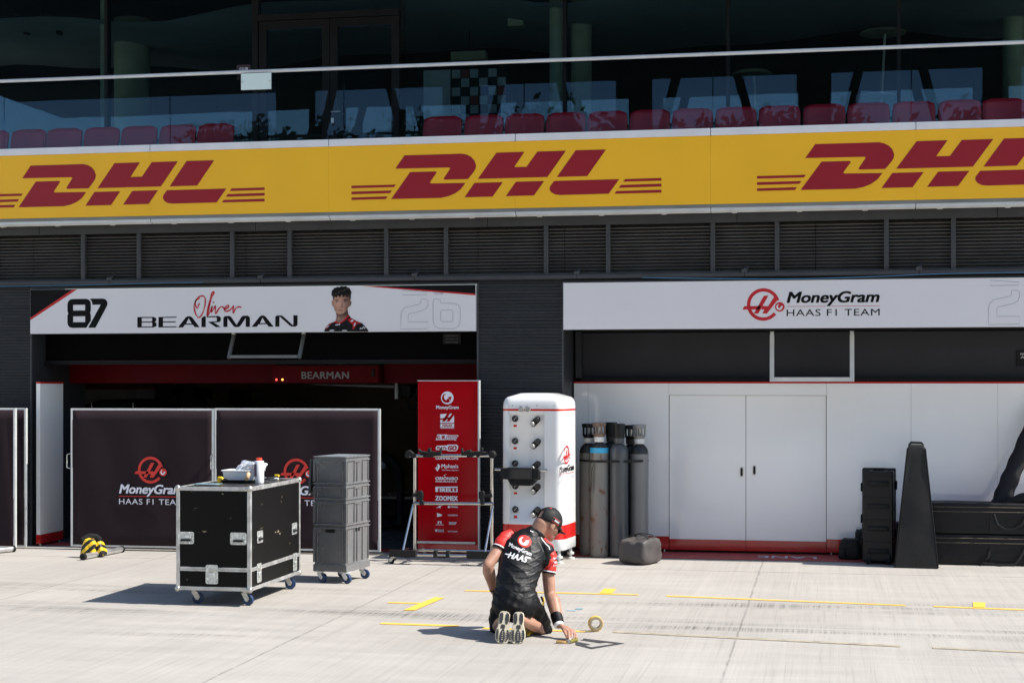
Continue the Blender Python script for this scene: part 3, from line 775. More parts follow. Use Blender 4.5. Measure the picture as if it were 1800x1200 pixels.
for px, py, Y, lab in ((825, 100, 25, 'square pale ceiling panel high behind the middle glass'), (415, 52, 24, 'small white box on the ceiling behind the left glass'), (908, 40, 24, 'small white box on the ceiling left of the concrete column')):
    p = at(px, py, Y); n = thing('ceiling_fitting', lab, 'ceiling fitting', p, 0, 'fittings on the terrace ceiling')
    g = MB(); s = .28 if Y == 25 else .12
    g.box(p.x - s, p.x + s, Y - .1, Y + .1, p.z - .07, p.z + .07); g.build('housing', 'concretecol', n, bevel=.01)
    g = MB(); g.cyl((p.x, Y, p.z + .07), (p.x, Y, 8.0), .012, 6); g.build('drop_rod', 'black', n)
# ================================================================== SIGNS ON THE FACADE
ban = thing('fascia_banner', 'long yellow banner with repeated dark red slanted lettering under the terrace', 'banner', (-4, YB, 4.3))
for a, b in zip(sj, sj[1:]):
    g = MB(); g.box(a + .0006, b - .0006, YB, YB + .004 + .03, 4.302, 5.124); g.build('banner_panel', 'yellow', ban)
g = MB(); g.box(-14, 5, YB + .006, YB + .034, 4.275, 4.3005); g.build('edge_trim', mat('dark green edging', (.02, .06, .05), .4), ban)
def z2(L): return [(600 + u / 3, v / 3) for u, v in L]
def rnd_corner(L): return L
DHL = [z2(L) for L in (
    [(333, 820), (560, 813.5), (635, 811), (662, 816), (686, 829), (702, 847), (711, 872), (708, 890), (700, 905), (668, 945), (548, 948), (541, 946), (541, 940), (572, 893), (574, 887), (569, 884), (285, 890)],
    [(363, 908), (495, 904.5), (502, 906), (502, 912), (470, 958), (468, 965), (474, 968), (655, 965), (630, 998), (600, 1020), (565, 1035), (525, 1044), (263, 1050)],
    [(818, 806), (966, 801), (911, 882), (977, 880), (1034, 800), (1185, 795), (1087, 934), (720, 944)],
    [(702, 965), (852, 961), (798, 1037), (650, 1041)], [(921, 959), (1070, 955), (1016, 1031), (868, 1035)],
    [(1236, 793), (1396, 789), (1297, 929), (1137, 934)],
    [(1122, 955), (1466, 945), (1410, 1022), (1155, 1029), (1128, 1026), (1108, 1015), (1098, 1000), (1100, 984)],
    [(54, 980), (288, 974), (278, 987), (54, 993)], [(54, 1011), (267, 1005), (257, 1019), (54, 1025)], [(54, 1042), (245, 1036), (235, 1050), (54, 1055)],
    [(1496, 945), (1688, 939), (1688, 953), (1486, 959)], [(1474, 976), (1688, 969), (1688, 984), (1463, 991)], [(1451, 1008), (1688, 1001), (1688, 1016), (1440, 1022)])]
base = [[at(px, py, YB) for px, py in L] for L in DHL]
for k in range(-2, 2):
    g = MB()
    for L in base:
        vs = [(p.x + 5.036 * k, p.z) for p in L]; g.add([(x, YB - .003, z) for x, z in polys2([vs])[0]], [tuple(range(len(vs)))])
    g.build('lettering', 'dhlred', ban)

YS = 19.85
def sfn(Y): return lambda u, w, k=1: (u, Y - .0025 * k, w)
def Zc(u, v, ox, oy, s, Y): p = at(ox + u / s, oy + v / s, Y); return (p.x, p.z)
# left garage sign
SZ0, SZ1 = 2.803, 3.386
sg = thing('garage_sign', 'white backlit fascia sign with number 87 and a young driver\'s portrait', 'sign', (-7.3, YS, SZ0))
g = MB(); g.box(XL0 + .01, XL1 - .01, YS, YS + .10, SZ0, SZ1); g.build('lightbox', 'signwhite', sg)
f = sfn(YS)
A = lambda u, v: Zc(u, v, 60, 490, 4.5, YS)
x0 = XL0 + .012
a8 = at(53, 560, YS); t8 = at(128, 508, YS); t9 = at(136, 508, YS)
g = MB(); g.mesh2(polys2([[(x0, SZ1 - .002), (t8.x, SZ1 - .002), (x0, a8.z + .01)]]), lambda u, w: f(u, w, 1))
x1 = XL1 - .012; r1 = at(652, 503, YS); r2 = at(836, 516, YS); r1b = at(634, 503, YS); r2b = at(836, 519, YS); x1 = XL1 - .012
g.build('corner_print', 'printblack', sg)
g = MB(); g.mesh2(polys2([[(r1.x, SZ1 - .002), (x1, SZ1 - .002), (x1, r2.z)]]), lambda u, w: f(u, w, 1)); g.build('corner_print', 'printblack', sg)
for L_ in ([(t8.x, SZ1 - .002), (t9.x, SZ1 - .002), (x0, a8.z - .02), (x0, a8.z + .01)], [(r1b.x, SZ1 - .002), (r1.x, SZ1 - .002), (x1, r2.z), (x1, r2b.z)]):
    g = MB(); g.mesh2(polys2([L_]), lambda u, w: f(u, w, 1)); g.build('stripe', 'printred', sg)
# number 87 (rounded block figures)
P = lambda L: [A(*q) for q in L]
def block(outer, holes, g, lay=1):
    """outer polygon with rectangular holes, cut into strips"""
    bm = bmesh.new(); loops = [outer] + holes; es = []
    for L in loops:
        vs = [bm.verts.new((q[0], 0, q[1])) for q in L]
        es += [bm.edges.new((vs[i], vs[(i + 1) % len(vs)])) for i in range(len(vs))]
    bmesh.ops.triangle_fill(bm, use_beauty=True, edges=es, normal=(0, -1, 0))
    bm.verts.index_update()
    vs = [(v.co.x, v.co.z) for v in bm.verts]
    fs = []
    for q in bm.faces:
        ids = [v.index for v in q.verts]; ar = sum(vs[ids[i]][0] * vs[ids[(i + 1) % len(ids)]][1] - vs[ids[(i + 1) % len(ids)]][0] * vs[ids[i]][1] for i in range(len(ids)))
        fs.append(ids if ar > 0 else ids[::-1])
    bm.free(); g.mesh2((vs, fs), lambda u, w: f(u, w, lay))
g = MB()
block(P([(303, 160), (410, 158), (432, 164), (446, 180), (449, 200), (449, 250), (443, 268), (449, 285), (449, 330), (413, 387), (303, 388), (280, 382), (267, 364), (264, 345), (264, 290), (271, 274), (264, 258), (264, 202), (269, 182), (282, 166)]),
      [P([(309, 206), (404, 205), (404, 250), (309, 251)]), P([(309, 297), (404, 296), (404, 342), (309, 343)])], g)
block(P([(442, 157), (545, 156), (566, 163), (579, 180), (581, 200), (573, 222), (486, 386), (428, 387), (527, 204), (462, 205), (458, 182)]), [], g)
g.build('race_number', 'printblack', sg)
# wide name lettering, thick uprights and thin bars
g = MB()
A2 = lambda u, v: Zc(u, v, 450, 490, 4.5, YS)
PA = lambda L: [A2(*q) for q in L]
block(P([(817, 302), (945, 301), (966, 310), (966, 332), (955, 341), (968, 350), (968, 374), (945, 384), (817, 385)]),
      [P([(852, 310), (930, 309), (934, 314), (934, 333), (928, 337), (852, 338)]), P([(852, 346), (930, 345), (935, 350), (935, 371), (930, 377), (852, 377)])], g)
block(P([(984, 302), (1127, 299), (1127, 307), (1020, 309), (1020, 337), (1120, 336), (1120, 344), (1020, 345), (1020, 376), (1127, 375), (1127, 383), (984, 384)]), [], g)
block(P([(1138, 384), (1200, 304), (1215, 296), (1235, 296), (1250, 304), (1309, 382), (1270, 382), (1256, 362), (1193, 363), (1178, 384)]), [P([(1203, 354), (1247, 353), (1223, 312)])], g)
block(P([(1324, 382), (1324, 310), (1345, 296), (1358, 296), (1358, 382)]), [], g)
block(P([(1366, 296), (1455, 293), (1476, 302), (1478, 328), (1466, 342), (1420, 345), (1478, 381), (1438, 382), (1376, 340), (1440, 336), (1446, 330), (1446, 308), (1438, 303), (1366, 305)]), [], g)
block(P([(1497, 381), (1497, 310), (1508, 295), (1545, 293), (1558, 300), (1602, 365), (1640, 300), (1655, 292), (1692, 291), (1707, 305), (1707, 379), (1674, 380), (1674, 310), (1630, 374), (1618, 381), (1592, 382), (1578, 375), (1530, 310), (1530, 381)]), [], g)
block(PA([(-35, 380), (28, 300), (42, 290), (62, 290), (76, 298), (140, 378), (100, 378), (86, 358), (22, 359), (6, 379)]), [PA([(32, 350), (76, 349), (52, 308)])], g)
block(PA([(153, 378), (153, 300), (164, 290), (200, 289), (214, 296), (292, 366), (296, 362), (296, 288), (329, 288), (329, 366), (316, 377), (284, 378), (268, 370), (190, 300), (186, 304), (186, 378)]), [], g)
g.build('lettering', 'printblack', sg)
# handwritten first name
hw = [[(1312, 152), (1282, 172), (1266, 215), (1276, 270), (1300, 306), (1328, 282), (1350, 220), (1354, 160), (1336, 136), (1300, 146), (1274, 186), (1290, 232), (1308, 192)],
      [(1372, 292), (1384, 230), (1404, 150), (1424, 112), (1418, 102), (1404, 122), (1386, 190), (1372, 250), (1368, 288), (1384, 276), (1410, 215)],
      [(1412, 216), (1402, 262), (1420, 240), (1434, 216), (1436, 276), (1462, 236), (1486, 220), (1500, 232), (1506, 248)],
      [(1504, 248), (1540, 222), (1532, 208), (1508, 236), (1516, 258), (1550, 246), (1578, 214), (1574, 240), (1576, 270), (1592, 238), (1614, 222), (1640, 226)], [(1416, 190), (1420, 186), (1423, 190)]]
g = MB()
for L in hw:
    pts = spline([A(*q) for q in L], 8); n = len(pts)
    g.mesh2(stroke(pts, [.010 + .009 * abs(math.sin(i * .21)) for i in range(n)]), lambda u, w: f(u, w, 2))
g.build('signature', 'printred', sg)
# portrait
def inside(p, L):
    c = False; n = len(L)
    for i in range(n):
        (x1, y1), (x2, y2) = L[i], L[i - 1]
        if (y1 > p[1]) != (y2 > p[1]) and p[0] < (x2 - x1) * (p[1] - y1) / (y2 - y1) + x1: c = not c
    return c
FACE = [(612, 132), (609, 172), (600, 172), (599, 190), (606, 212), (616, 222), (622, 246), (640, 274), (664, 284), (690, 276), (718, 248), (736, 218), (746, 216), (756, 192), (753, 176), (745, 178), (748, 130), (700, 112), (640, 112)]
NECK = [(632, 258), (638, 300), (630, 334), (656, 347), (694, 320), (732, 284), (724, 238)]
SUIT = [(540, 417), (548, 392), (575, 358), (612, 342), (634, 332), (660, 348), (700, 320), (734, 284), (752, 308), (800, 336), (842, 352), (868, 378), (888, 408), (890, 416)]
HAIR = [(600, 132), (597, 116), (602, 104), (600, 92), (612, 86), (616, 72), (634, 72), (642, 62), (660, 68), (676, 57), (694, 60), (712, 58), (726, 68), (742, 74), (748, 90), (756, 104), (752, 128), (748, 176), (741, 146), (734, 134), (722, 148), (708, 130), (694, 146), (680, 126), (664, 144), (648, 130), (636, 150), (624, 138), (618, 156), (613, 172), (608, 140)]
REDS = [[(604, 345), (632, 334), (660, 348), (696, 322), (732, 284), (738, 296), (700, 334), (664, 358), (630, 346)], [(724, 322), (752, 310), (800, 340), (836, 352), (800, 356), (774, 398), (762, 396), (768, 366), (748, 350)], [(548, 396), (576, 360), (606, 344), (584, 366), (562, 394)]]
WHTS = [[(746, 330), (768, 322), (774, 334), (754, 342)], [(776, 354), (792, 346), (784, 372), (772, 378)], [(582, 404), (618, 402), (618, 412), (584, 414)], [(680, 404), (722, 404), (722, 412), (684, 414)], [(626, 362), (668, 354), (668, 364), (630, 370)], [(556, 386), (574, 366), (580, 370), (564, 388)], [(820, 398), (828, 384), (834, 384), (830, 392), (842, 390), (848, 374), (854, 374), (848, 396), (842, 396), (830, 398)], [(854, 394), (862, 376), (868, 380), (862, 396)]]
def blob(u, v, cx, cy, sx, sy): return math.exp(-((u - cx) / sx) ** 2 - ((v - cy) / sy) ** 2)
def face_colour(u, v):
    k = .92 + .22 * blob(u, v, 640, 190, 40, 60) - .60 * max(0, min(1, (u - 690 - (v - 200) * .1) / 55)) - .30 * blob(u, v, 612, 215, 12, 40)
    k -= .66 * blob(u, v, 640, 178, 16, 8) + .66 * blob(u, v, 705, 178, 16, 8)           # eye sockets
    k -= .8 * blob(u, v, 640, 165, 18, 5) + .8 * blob(u, v, 705, 164, 19, 5)           # brows
    k -= .45 * blob(u, v, 681, 205, 7, 22) + .5 * blob(u, v, 670, 222, 14, 4)            # nose
    k += .20 * blob(u, v, 666, 205, 6, 24) + .14 * blob(u, v, 662, 262, 14, 8)
    k -= .35 * blob(u, v, 668, 254, 14, 4) + .45 * blob(u, v, 668, 286, 60, 9) + .30 * blob(u, v, 632, 240, 10, 22) + .28 * blob(u, v, 716, 235, 14, 24)
    k -= .5 * blob(u, v, 670, 142, 60, 9)
    k = max(.10, k); c = [.50 * k, .27 * k, .19 * k]
    for ex in (640, 705):
        w = blob(u, v, ex, 180, 6, 4); c = [a * (1 - w) + b * w for a, b in zip(c, (.05, .05, .055))]
        w = .6 * (blob(u, v, ex - 9, 181, 4, 3) + blob(u, v, ex + 9, 181, 4, 3)); c = [a * (1 - w) + b * w for a, b in zip(c, (.5, .46, .44))]
    w = .8 * blob(u, v, 669, 246, 17, 4.5); c = [a * (1 - w) + b * w for a, b in zip(c, (.24, .085, .07))]
    return c
rp = random.Random(5)
def portrait_colour(u, v):
    if inside((u, v), HAIR):
        k = .5 + 4.5 * max(0, math.sin(u * .22 + 2.5 * math.sin(v * .13))) * max(0, math.sin(v * .12 + u * .05)); return [.014 * k, .011 * k, .010 * k]
    if inside((u, v), FACE): return face_colour(u, v)
    if any(inside((u, v), L) for L in WHTS): return [.55, .54, .56]
    if any(inside((u, v), L) for L in REDS): return [.42, .012, .016]
    if inside((u, v), NECK):
        k = max(.12, .55 - .38 * blob(u, v, 680, 275, 45, 22) + .25 * blob(u, v, 655, 318, 16, 18) - .25 * max(0, (u - 695) / 30)); return [.42 * k, .24 * k, .18 * k]
    if inside((u, v), SUIT):
        k = 1 + .8 * math.sin(u * .11 + v * .07) * math.sin(v * .13 - u * .04); return [.008 * k, .008 * k, .010 * k]
pm, pt, pb = newmat('printed portrait'); ca_ = pt.nodes.new('ShaderNodeVertexColor'); ca_.layer_name = 'print'; pt.links.new(ca_.outputs[0], pb.inputs['Base Color']); pb.inputs['Roughness'].default_value = .55; pb.inputs['Specular IOR Level'].default_value = .15
g = MB(); st_ = 3.0; cols = []
for i in range(int((894 - 538) / st_)):
    for j in range(int((418 - 54) / st_)):
        u, v = 538 + i * st_, 54 + j * st_; c_ = portrait_colour(u + st_ / 2, v + st_ / 2)
        if c_ is None: continue
        g.add([f(*A2(a_, b_), 2) for a_, b_ in ((u, v + st_), (u + st_, v + st_), (u + st_, v), (u, v))], [(0, 1, 2, 3)]); cols.append(c_)
po = g.build('portrait', pm, sg); at_ = po.data.color_attributes.new('print', 'FLOAT_COLOR', 'CORNER')
for p_, c_ in zip(po.data.polygons, cols):
    for li in p_.loop_indices: at_.data[li].color = (*c_, 1)
# outlined figures at the right end
def outline(parent, loops, fn, w=.007):
    g = MB()
    for L in loops: g.mesh2(stroke(L, w, True), lambda u, v: fn(u, v, 1))
    g.build('outline_figures', 'outlinegrey', parent)
def fig26(C, Lim=None):
    two = [(1304, 162), (1345, 160), (1360, 170), (1362, 200), (1350, 230), (1320, 250), (1250, 268), (1212, 276), (1204, 290), (1204, 341), (1360, 340), (1360, 394), (1146, 398), (1146, 290), (1152, 255), (1180, 226), (1290, 202), (1304, 192)]
    six = [(1404, 162), (1442, 160), (1458, 172), (1462, 192), (1570, 194), (1600, 208), (1616, 236), (1614, 345), (1598, 378), (1566, 394), (1450, 392), (1418, 376), (1402, 345), (1400, 200)]
    hole = [(1470, 248), (1550, 246), (1558, 256), (1557, 330), (1548, 338), (1470, 338), (1461, 330), (1461, 256)]
    up1 = [(1158, 90), (1158, 128), (1354, 124), (1358, 104)]
    up2 = [(1406, 108), (1412, 124), (1480, 121), (1480, 114)]
    return [[C(*q) for q in L] for L in (two, six, hole, up1, up2)]
outline(sg, fig26(A2), f)

# right garage sign
sr = thing('garage_sign', 'white backlit fascia sign with a ringed red emblem above the white doors', 'sign', (.8, YS, SZ0 + .01))
g = MB(); g.box(XR0 + .008, 4.4, YS, YS + .10, SZ0 + .012, SZ1 + .006); g.build('lightbox', 'signwhite', sr)
C5 = lambda u, v: Zc(u, v, 1180, 480, 4.5, YS)
cc = C5(728, 248); rr = (C5(858, 248)[0] - C5(598, 248)[0]) / 2
team_logo(sr, f, cc[0], cc[1], rr, 'wide', ('printred', 'printwhite', 'printblack', 'printblack'))
C7 = lambda u, v: Zc(1558 + (u - 1150) * (1770 - 1558) / 214 - 4, v * .964 + (445 - 86 * .964) - 10 + (v > 140) * 4, 1350, 380, 4.0, YS)
def D7(u, v):
    # second set of outlined figures, measured on the right sign
    vv = 450 + (v - 90) * (762 - 450) / (398 - 90)
    return Zc(1550 + (u - 1146) * (1770 - 1550) / (1362 - 1146), vv, 1350, 380, 4.0, YS)
outline(sr, fig26(D7), f)
cbl = [( -13, 3.43), (-9.9, 3.435), (-8.5, 3.452), (-7.9, 3.452)]
g = MB(); L = [(-2.2, 3.446), (-1.4, 3.425), (-.4, 3.408), (.6, 3.424), (1.4, 3.448), (2.6, 3.452), (4.2, 3.45)]
g.tube([(x, YP - .062, z) for x, z in spline(L, 6)], .006, 6); o = g.build('cable', 'bluecable'); recentre(o); tag(o, 'thin blue cable sagging under the louvre rail on the right', 'cable')
g = MB(); g.tube([(x, YP - .062, z) for x, z in spline(cbl, 6)], .005, 6); o = g.build('cable', 'bluecable'); recentre(o); tag(o, 'thin blue cable running along the louvre rail at the left', 'cable')

# ================================================================== LEFT GARAGE
gar = thing('garage_interior', 'dark open garage bay with a red header beam behind the screens', 'garage', (-7.3, 21.5, 0))
g = MB(); g.box(-14.2, -3.3, 29.6, 29.8, 0, 3.6); g.build('back_wall', 'beigeinterior', gar)
g = MB(); g.box(-14.4, -14.2, 21.6, 29.8, 0, 3.6); g.build('side_wall', 'beigeinterior', gar)
g = MB(); g.box(-3.5, -3.3, 20.7, 29.6, 0, 3.6); g.build('side_wall', 'beigeinterior', gar)
g = MB(); g.box(-14.2, -3.3, 20.5, 29.6, 2.9, 3.1); g.build('ceiling', 'darkinterior', gar)
g = MB(); g.box(XL0, XL1, 20.30, 20.34, 2.46, SZ0 + .15); g.build('shutter_box', mat('dull black panel', (.0025, .0025, .0028), .8, spec=.06), gar)
g = MB(); g.box(XL0, XL1, 20.26, 20.40, 2.40, 2.455); g.box(XL0, XL1, 20.24, 20.30, 2.40, 2.42); g.build('shutter_rail', 'black', gar, bevel=.004)
g = MB(); g.box(-11.2, -7.32, 21.0, 21.25, 2.15, 2.60); g.box(-5.80, -3.5, 21.0, 21.25, 2.15, 2.60); g.build('header_beam', 'headerred', gar, bevel=.005)
g = MB(); g.box(-7.30, -5.82, 20.80, 21.2, 2.152, 2.388); hb = g.build('header_box', 'headerred', gar, bevel=.006)
fh = sfn(20.80)
p, q = at(530, 665.5, 20.8), at(613.5, 653, 20.8)
g = MB(); g.mesh2(txt('BEARMAN', p.x, p.z, q.x, q.z, .025, 0, 1.04), lambda u, w: fh(u, w, 1)); g.build('lettering', 'headergrey', hb)
for px, k in ((486, 'ledred'), (496.5, 'ledamber')):
    c = at(px, 667, 20.8); g = MB(); g.lathe([(0, .012), (.010, .008), (.014, 0)], (c.x, 20.799, c.z), 12, (0, -1, 0)); g.build('indicator_light', k, hb)
c = at(656, 655, 20.8); g = MB(); g.box(c.x - .022, c.x + .022, 20.78, 20.799, c.z - .05, c.z + .05); g.build('sensor', 'black', hb, bevel=.008)
# hinged opening side panel standing along the left jamb
sp = thing('side_panel', 'tall narrow white panel with red base inside the left garage edge', 'panel', (-10.15, 20.1, 0))
g = MB(); g.box(-10.21, -10.155, 19.80, 20.46, .155, 2.145); g.build('panel', 'wallwhite', sp, bevel=.003)
g = MB(); g.box(-10.213, -10.152, 19.80, 20.46, .035, .1545); g.build('base_band', 'wallred', sp, bevel=.003)
g = MB(); g.box(-10.213, -10.152, 19.80, 20.46, 2.146, 2.168); g.build('top_stripe', 'wallred', sp)
for y in (19.86, 20.40):
    g = MB(); g.cyl((-10.18, y, .034), (-10.18, y, .001), .014, 8); g.build('foot', 'steel', sp)
# frames hanging under the signs
def hang(pts, y0, y1, name, lab, w=.045, mt='alupaint'):
    t = thing(name, lab, 'hanging frame', (pts[0][0], y0, pts[0][1]), 0, 'aluminium frames hanging under the signs')
    (xa, za), (xb, zb) = pts
    P = lambda x, k: Vector((x, y0 + (y1 - y0) * k, za + (zb - za) * k))
    for x in (xa + w / 2, xb - w / 2):
        g = MB(); g.bar(P(x, 0), P(x, 1), w, .04, (0, 1, 0)); g.bar(P(x, 0) + Vector((0, -.022, 0)), P(x, 1) + Vector((0, -.022, 0)), w * .25, .006, (0, 1, 0)); g.build('frame_side', mt, t)
        g = MB(); g.box(x - .022, x + .022, y0 - .018, y0 + .02, za, za + .045); g.build('hinge', 'galv', t)
    g = MB(); g.bar(P(xa + w, 1) + Vector((0, 0, w / 2)), P(xb - w, 1) + Vector((0, 0, w / 2)), .04, w); g.build('frame_bottom', mt, t)
    return t
hang([(-7.62, 2.78), (-6.625, 2.475)], 20.16, 19.98, 'hanging_frame', 'shade-toned aluminium frame tilted under the portrait sign', .038, 'frameshade')
hang([(-.667, 2.745), (.352, 2.172)], 20.28, 20.24, 'hanging_frame', 'upright aluminium frame hanging above the white double doors', .052)
p = at(1477 / 4.5 + 450, 588, 20.28); n = thing('wall_notice', 'faint black notice under the right end of the portrait sign', 'notice', (p.x, 20.28, 2.5))
a, b = at(779, 586, 20.29), at(810, 604, 20.29)
g = MB(); g.box(a.x, b.x, 20.275, 20.295, b.z, a.z); g.build('plate', 'black', n)
g = MB()
for k in range(3): g.mesh2(polys2([rect(a.x + .03, b.x - .03, a.z - .04 - .04 * k, a.z - .025 - .04 * k)]), lambda u, w: (u, 20.273, w))
g.build('lettering', 'gauge', n)
# things inside the dark bay
n = thing('pit_wagon', 'white tool cabinets with a thin red top edge deep inside the dark garage', 'cabinet', (-9.5, 24.5, 0))
a, b, c = at(145, 690, 24.5), at(213, 690, 24.5), at(274, 690, 25.3)
g = MB(); g.box(a.x, b.x, 24.5, 25.2, .1, at(180, 684, 24.5).z); g.build('cabinet', 'printgrey', n)
g = MB(); g.box(b.x + .002, c.x, 24.55, 25.25, .1, at(240, 685, 24.5).z); g.build('cabinet', 'printgrey', n)
g = MB(); g.box(a.x, c.x, 24.52, 25.22, at(240, 685, 24.5).z + .012, at(240, 683, 24.5).z + .02); g.build('top_edge', 'wallred', n)
n = thing('covered_car', 'black covered racing car shape behind the left screen', 'covered car', (at(195, 700, 22.4).x, 22.4, 0))
g = MB()
prof = [(100, 740), (130, 716), (160, 706), (172, 702), (200, 703), (222, 707), (236, 713), (262, 740)]
pr = [at(u, v, 22.4) for u, v in prof]
g.prism([(p.x, p.z) for p in pr] + [(pr[-1].x, .25), (pr[0].x, .25)], 22.4, 24.0); g.build('cover', 'fabricblack', n, bevel=.06)
for px, t in ((161, 707), (234, 708)):
    a = at(px, t, 22.3); g = MB(); g.cyl((a.x, 22.3, a.z), (a.x, 22.3, .3), .014, 8); g.build('support_pin', 'chrome', n)
n = thing('work_bench', 'dark bench with a bright white front edge deep in the garage', 'bench', (at(690, 872, 25).x, 25, 0))
a, b = at(672, 872, 25), at(735, 877, 25)
g = MB(); g.box(a.x - .3, b.x + .3, 25, 25.8, b.z, a.z); g.build('top', 'printwhite', n)
g = MB(); g.box(a.x - .28, b.x + .28, 25.05, 25.75, .05, b.z - .005); g.build('body', 'darkinterior', n)
for px in (685, 696, 709):
    c = at(px, 855, 25.2); g = MB(); g.lathe([(0, .05), (.02, .04), (.022, 0)], (c.x, 25.2, a.z + .001), 10); g.build('small_bottle', 'printwhite', n)
n = thing('robot_arm_rig', 'black jointed support arm in the dark gap beside the red board', 'support arm', (at(690, 800, 23).x, 23, 0))
pts = [at(668, 800, 23), at(684, 806, 23), at(700, 826, 23), at(704, 850, 23)]
g = MB(); g.tube(pts, [.07, .10, .09, .06], 10); g.build('arm', 'hardplastic', n)
g = MB(); g.cyl((pts[-1].x, 23, .0), pts[-1], .06, 12); g.lathe([(.3, 0), (.3, .04), (.08, .08)], (pts[-1].x, 23, 0), 20); g.build('stand', 'hardplastic', n)
c = at(675, 812, 23); g = MB(); g.ell(c, (.05, .05, .10)); g.build('pale_cap', 'printgrey', n)
n = thing('equipment_box', 'dark suspended equipment box with cables above the red board\'s left side', 'equipment', (at(712, 690, 22).x, 22, 2.0))
a, b = at(699, 676, 22), at(722, 698, 22)
g = MB(); g.box(a.x, b.x, 22, 22.3, b.z, a.z); g.build('housing', 'hardplastic', n, bevel=.01)
g = MB(); g.cyl((a.x, 21.95, 2.9), (a.x, 21.95, b.z - .02), .028, 10); g.build('post', 'alupaint', n)
g = MB(); c = at(724, 705, 21.9); g.tube([c + Vector((.06 * math.cos(k * .5), 0, .11 * math.sin(k * .5))) for k in range(13)], .014, 8); g.build('cable_loop', 'rubber', n)
n = thing('strip_lamp', 'pale unlit strip lamp under the garage ceiling behind the header beam', 'lamp', (at(620, 678, 23).x, 23, 2.1))
a, b = at(540, 675, 23), at(700, 682, 23)
g = MB(); g.prism([(a.x, a.z), (b.x, a.z - .02), (b.x, b.z), (a.x + .35, a.z - .02)], 23, 23.15); g.build('housing', 'printgrey', n)
for x in (a.x + .3, b.x - .2):
    g = MB(); g.cyl((x, 23.07, a.z), (x, 23.07, 2.9), .006, 6); g.build('hanger', 'black', n)
for k, (p0, p1, q0, q1, Y) in enumerate(((300, 320, 680, 694, 27), (340, 372, 681, 700, 27), (404, 440, 684, 712, 26))):
    a, b = at(p0, q0, Y), at(p1, q1, Y)
    n = thing('monitor', ('small dark monitor, leftmost deep in the garage', 'dark monitor in the middle, deep in the garage', 'largest dark monitor deep in the garage, near the centre')[k], 'monitor', (a.x, Y, b.z), 0, 'dark monitors deep in the garage')
    g = MB(); g.box(a.x, b.x, Y, Y + .06, b.z, a.z); g.build('screen', 'screen', n, bevel=.01)
    g = MB(); g.box((a.x + b.x) / 2 - .03, (a.x + b.x) / 2 + .03, Y + .061, Y + .12, .9, a.z - .02); g.build('post', 'hardplastic', n)

# ================================================================== RIGHT GARAGE
wl = thing('partition_wall', 'glossy white garage front wall with red top line and red base', 'wall', (0, YW, 0))
DX0, DX1, DXM = -1.945, .016, at(1311, 800, YW).x
ZW0, ZW1 = .075, 2.148
seams = [XR0 + .02, at(1034, 800, YW).x, DX0 - .004]
pan = [(seams[0], seams[1]), (seams[1], seams[2])] + list(zip([DX1 + .004, at(1601.5, 800, YW).x, at(1754, 800, YW).x, 2.9], [at(1601.5, 800, YW).x, at(1754, 800, YW).x, 2.9, 4.3]))
for a, b in pan:
    g = MB(); g.box(a + .0012, b - .0012, YW, YW + .05, ZW0 + .13, ZW1); w = g.build('wall_panel', 'wallwhite', wl)
    g = MB(); g.box(a + .0012, b - .0012, YW - .002, YW + .05, ZW0 - .035, ZW0 + .129); g.build('base_band', 'wallred', w)
    for x in (a + .06, b - .06):
        g = MB(); g.cyl((x, YW + .02, 0), (x, YW + .02, ZW0 - .036), .012, 8); g.build('foot', 'steel', w)
g = MB(); g.box(DX0 - .0028, DX1 + .0028, YW, YW + .05, 1.998, ZW1); g.build('door_header', 'wallwhite', wl)
g = MB(); g.box(XR0 + .02, 4.3, YW - .004, YW + .052, ZW1 + .001, ZW1 + .022); g.build('top_stripe', 'wallred', wl)
g = MB(); g.box(DX0 - .003, DX1 + .003, YW + .052, YW + .06, .03, 1.997); g.build('shadow_backing', 'black', wl)
for a, b, hp in ((DX0 + .002, DXM - .003, (1303.6, 829)), (DXM + .003, DX1 - .002, (1326, 826))):
    g = MB(); g.box(a, b, YW + .022, YW + .05, .17, 1.994); d = g.build('door', 'wallwhite', wl, bevel=.002)
    g = MB(); g.box(a, b, YW + .020, YW + .05, .035, .1695); g.build('base_band', 'wallred', d)
    c = at(hp[0], hp[1], YW + .02); g = MB(); P8 = arc(c.x, c.z + .042, .021, 0, 180, 10) + arc(c.x, c.z - .042, .021, 180, 360, 10)
    g.prism(P8, YW + .0155, YW + .0215); g.m = 1; P9 = [(c.x + (x - c.x) * .62, c.z + (z - c.z) * .8) for x, z in P8]; g.prism(P9, YW + .0125, YW + .0155); g.build('handle', ['steel', 'black'], d)
n = thing('shutter_box', 'smooth dark grey shutter panel above the white partition wall', 'shutter', (.5, 20.9, 2.2))
g = MB(); g.box(XR0 + .10, 4.5, 20.92, 20.96, 2.215, 2.80); g.build('panel', 'shutter', n)
g = MB(); g.box(XR0 + .03, 4.5, 20.72, 20.97, 2.815, 2.90); g.box(XR0 + .03, 4.5, 20.66, 20.72, 2.83, 2.88); g.build('guide_rail', 'black', n, bevel=.004)
g = MB(); g.box(XR0 + .03, 4.5, 20.70, 20.91, 2.176, 2.212); g.build('bottom_bar', 'black', n)
g = MB(); g.box(XR0 + .03, XR0 + .098, 20.70, 20.97, 0, 2.814); g.build('side_channel', 'jamb', n)
g = MB(); g.box(XR0, 5, 20.98, 21.1, 0, 3.4); g.build('backing', 'black', n)
a, b = at(1787, 616, 20.9), at(1830, 643, 20.9)
n = thing('wall_notice', 'black notice plate with pale text at the right edge above the wall', 'notice', (a.x, 20.9, b.z))
g = MB(); g.box(a.x, b.x, 20.895, 20.918, b.z, a.z); g.build('plate', 'black', n, bevel=.004)
g = MB()
p, q = at(1794, 622, 20.89), at(1826, 620, 20.89)
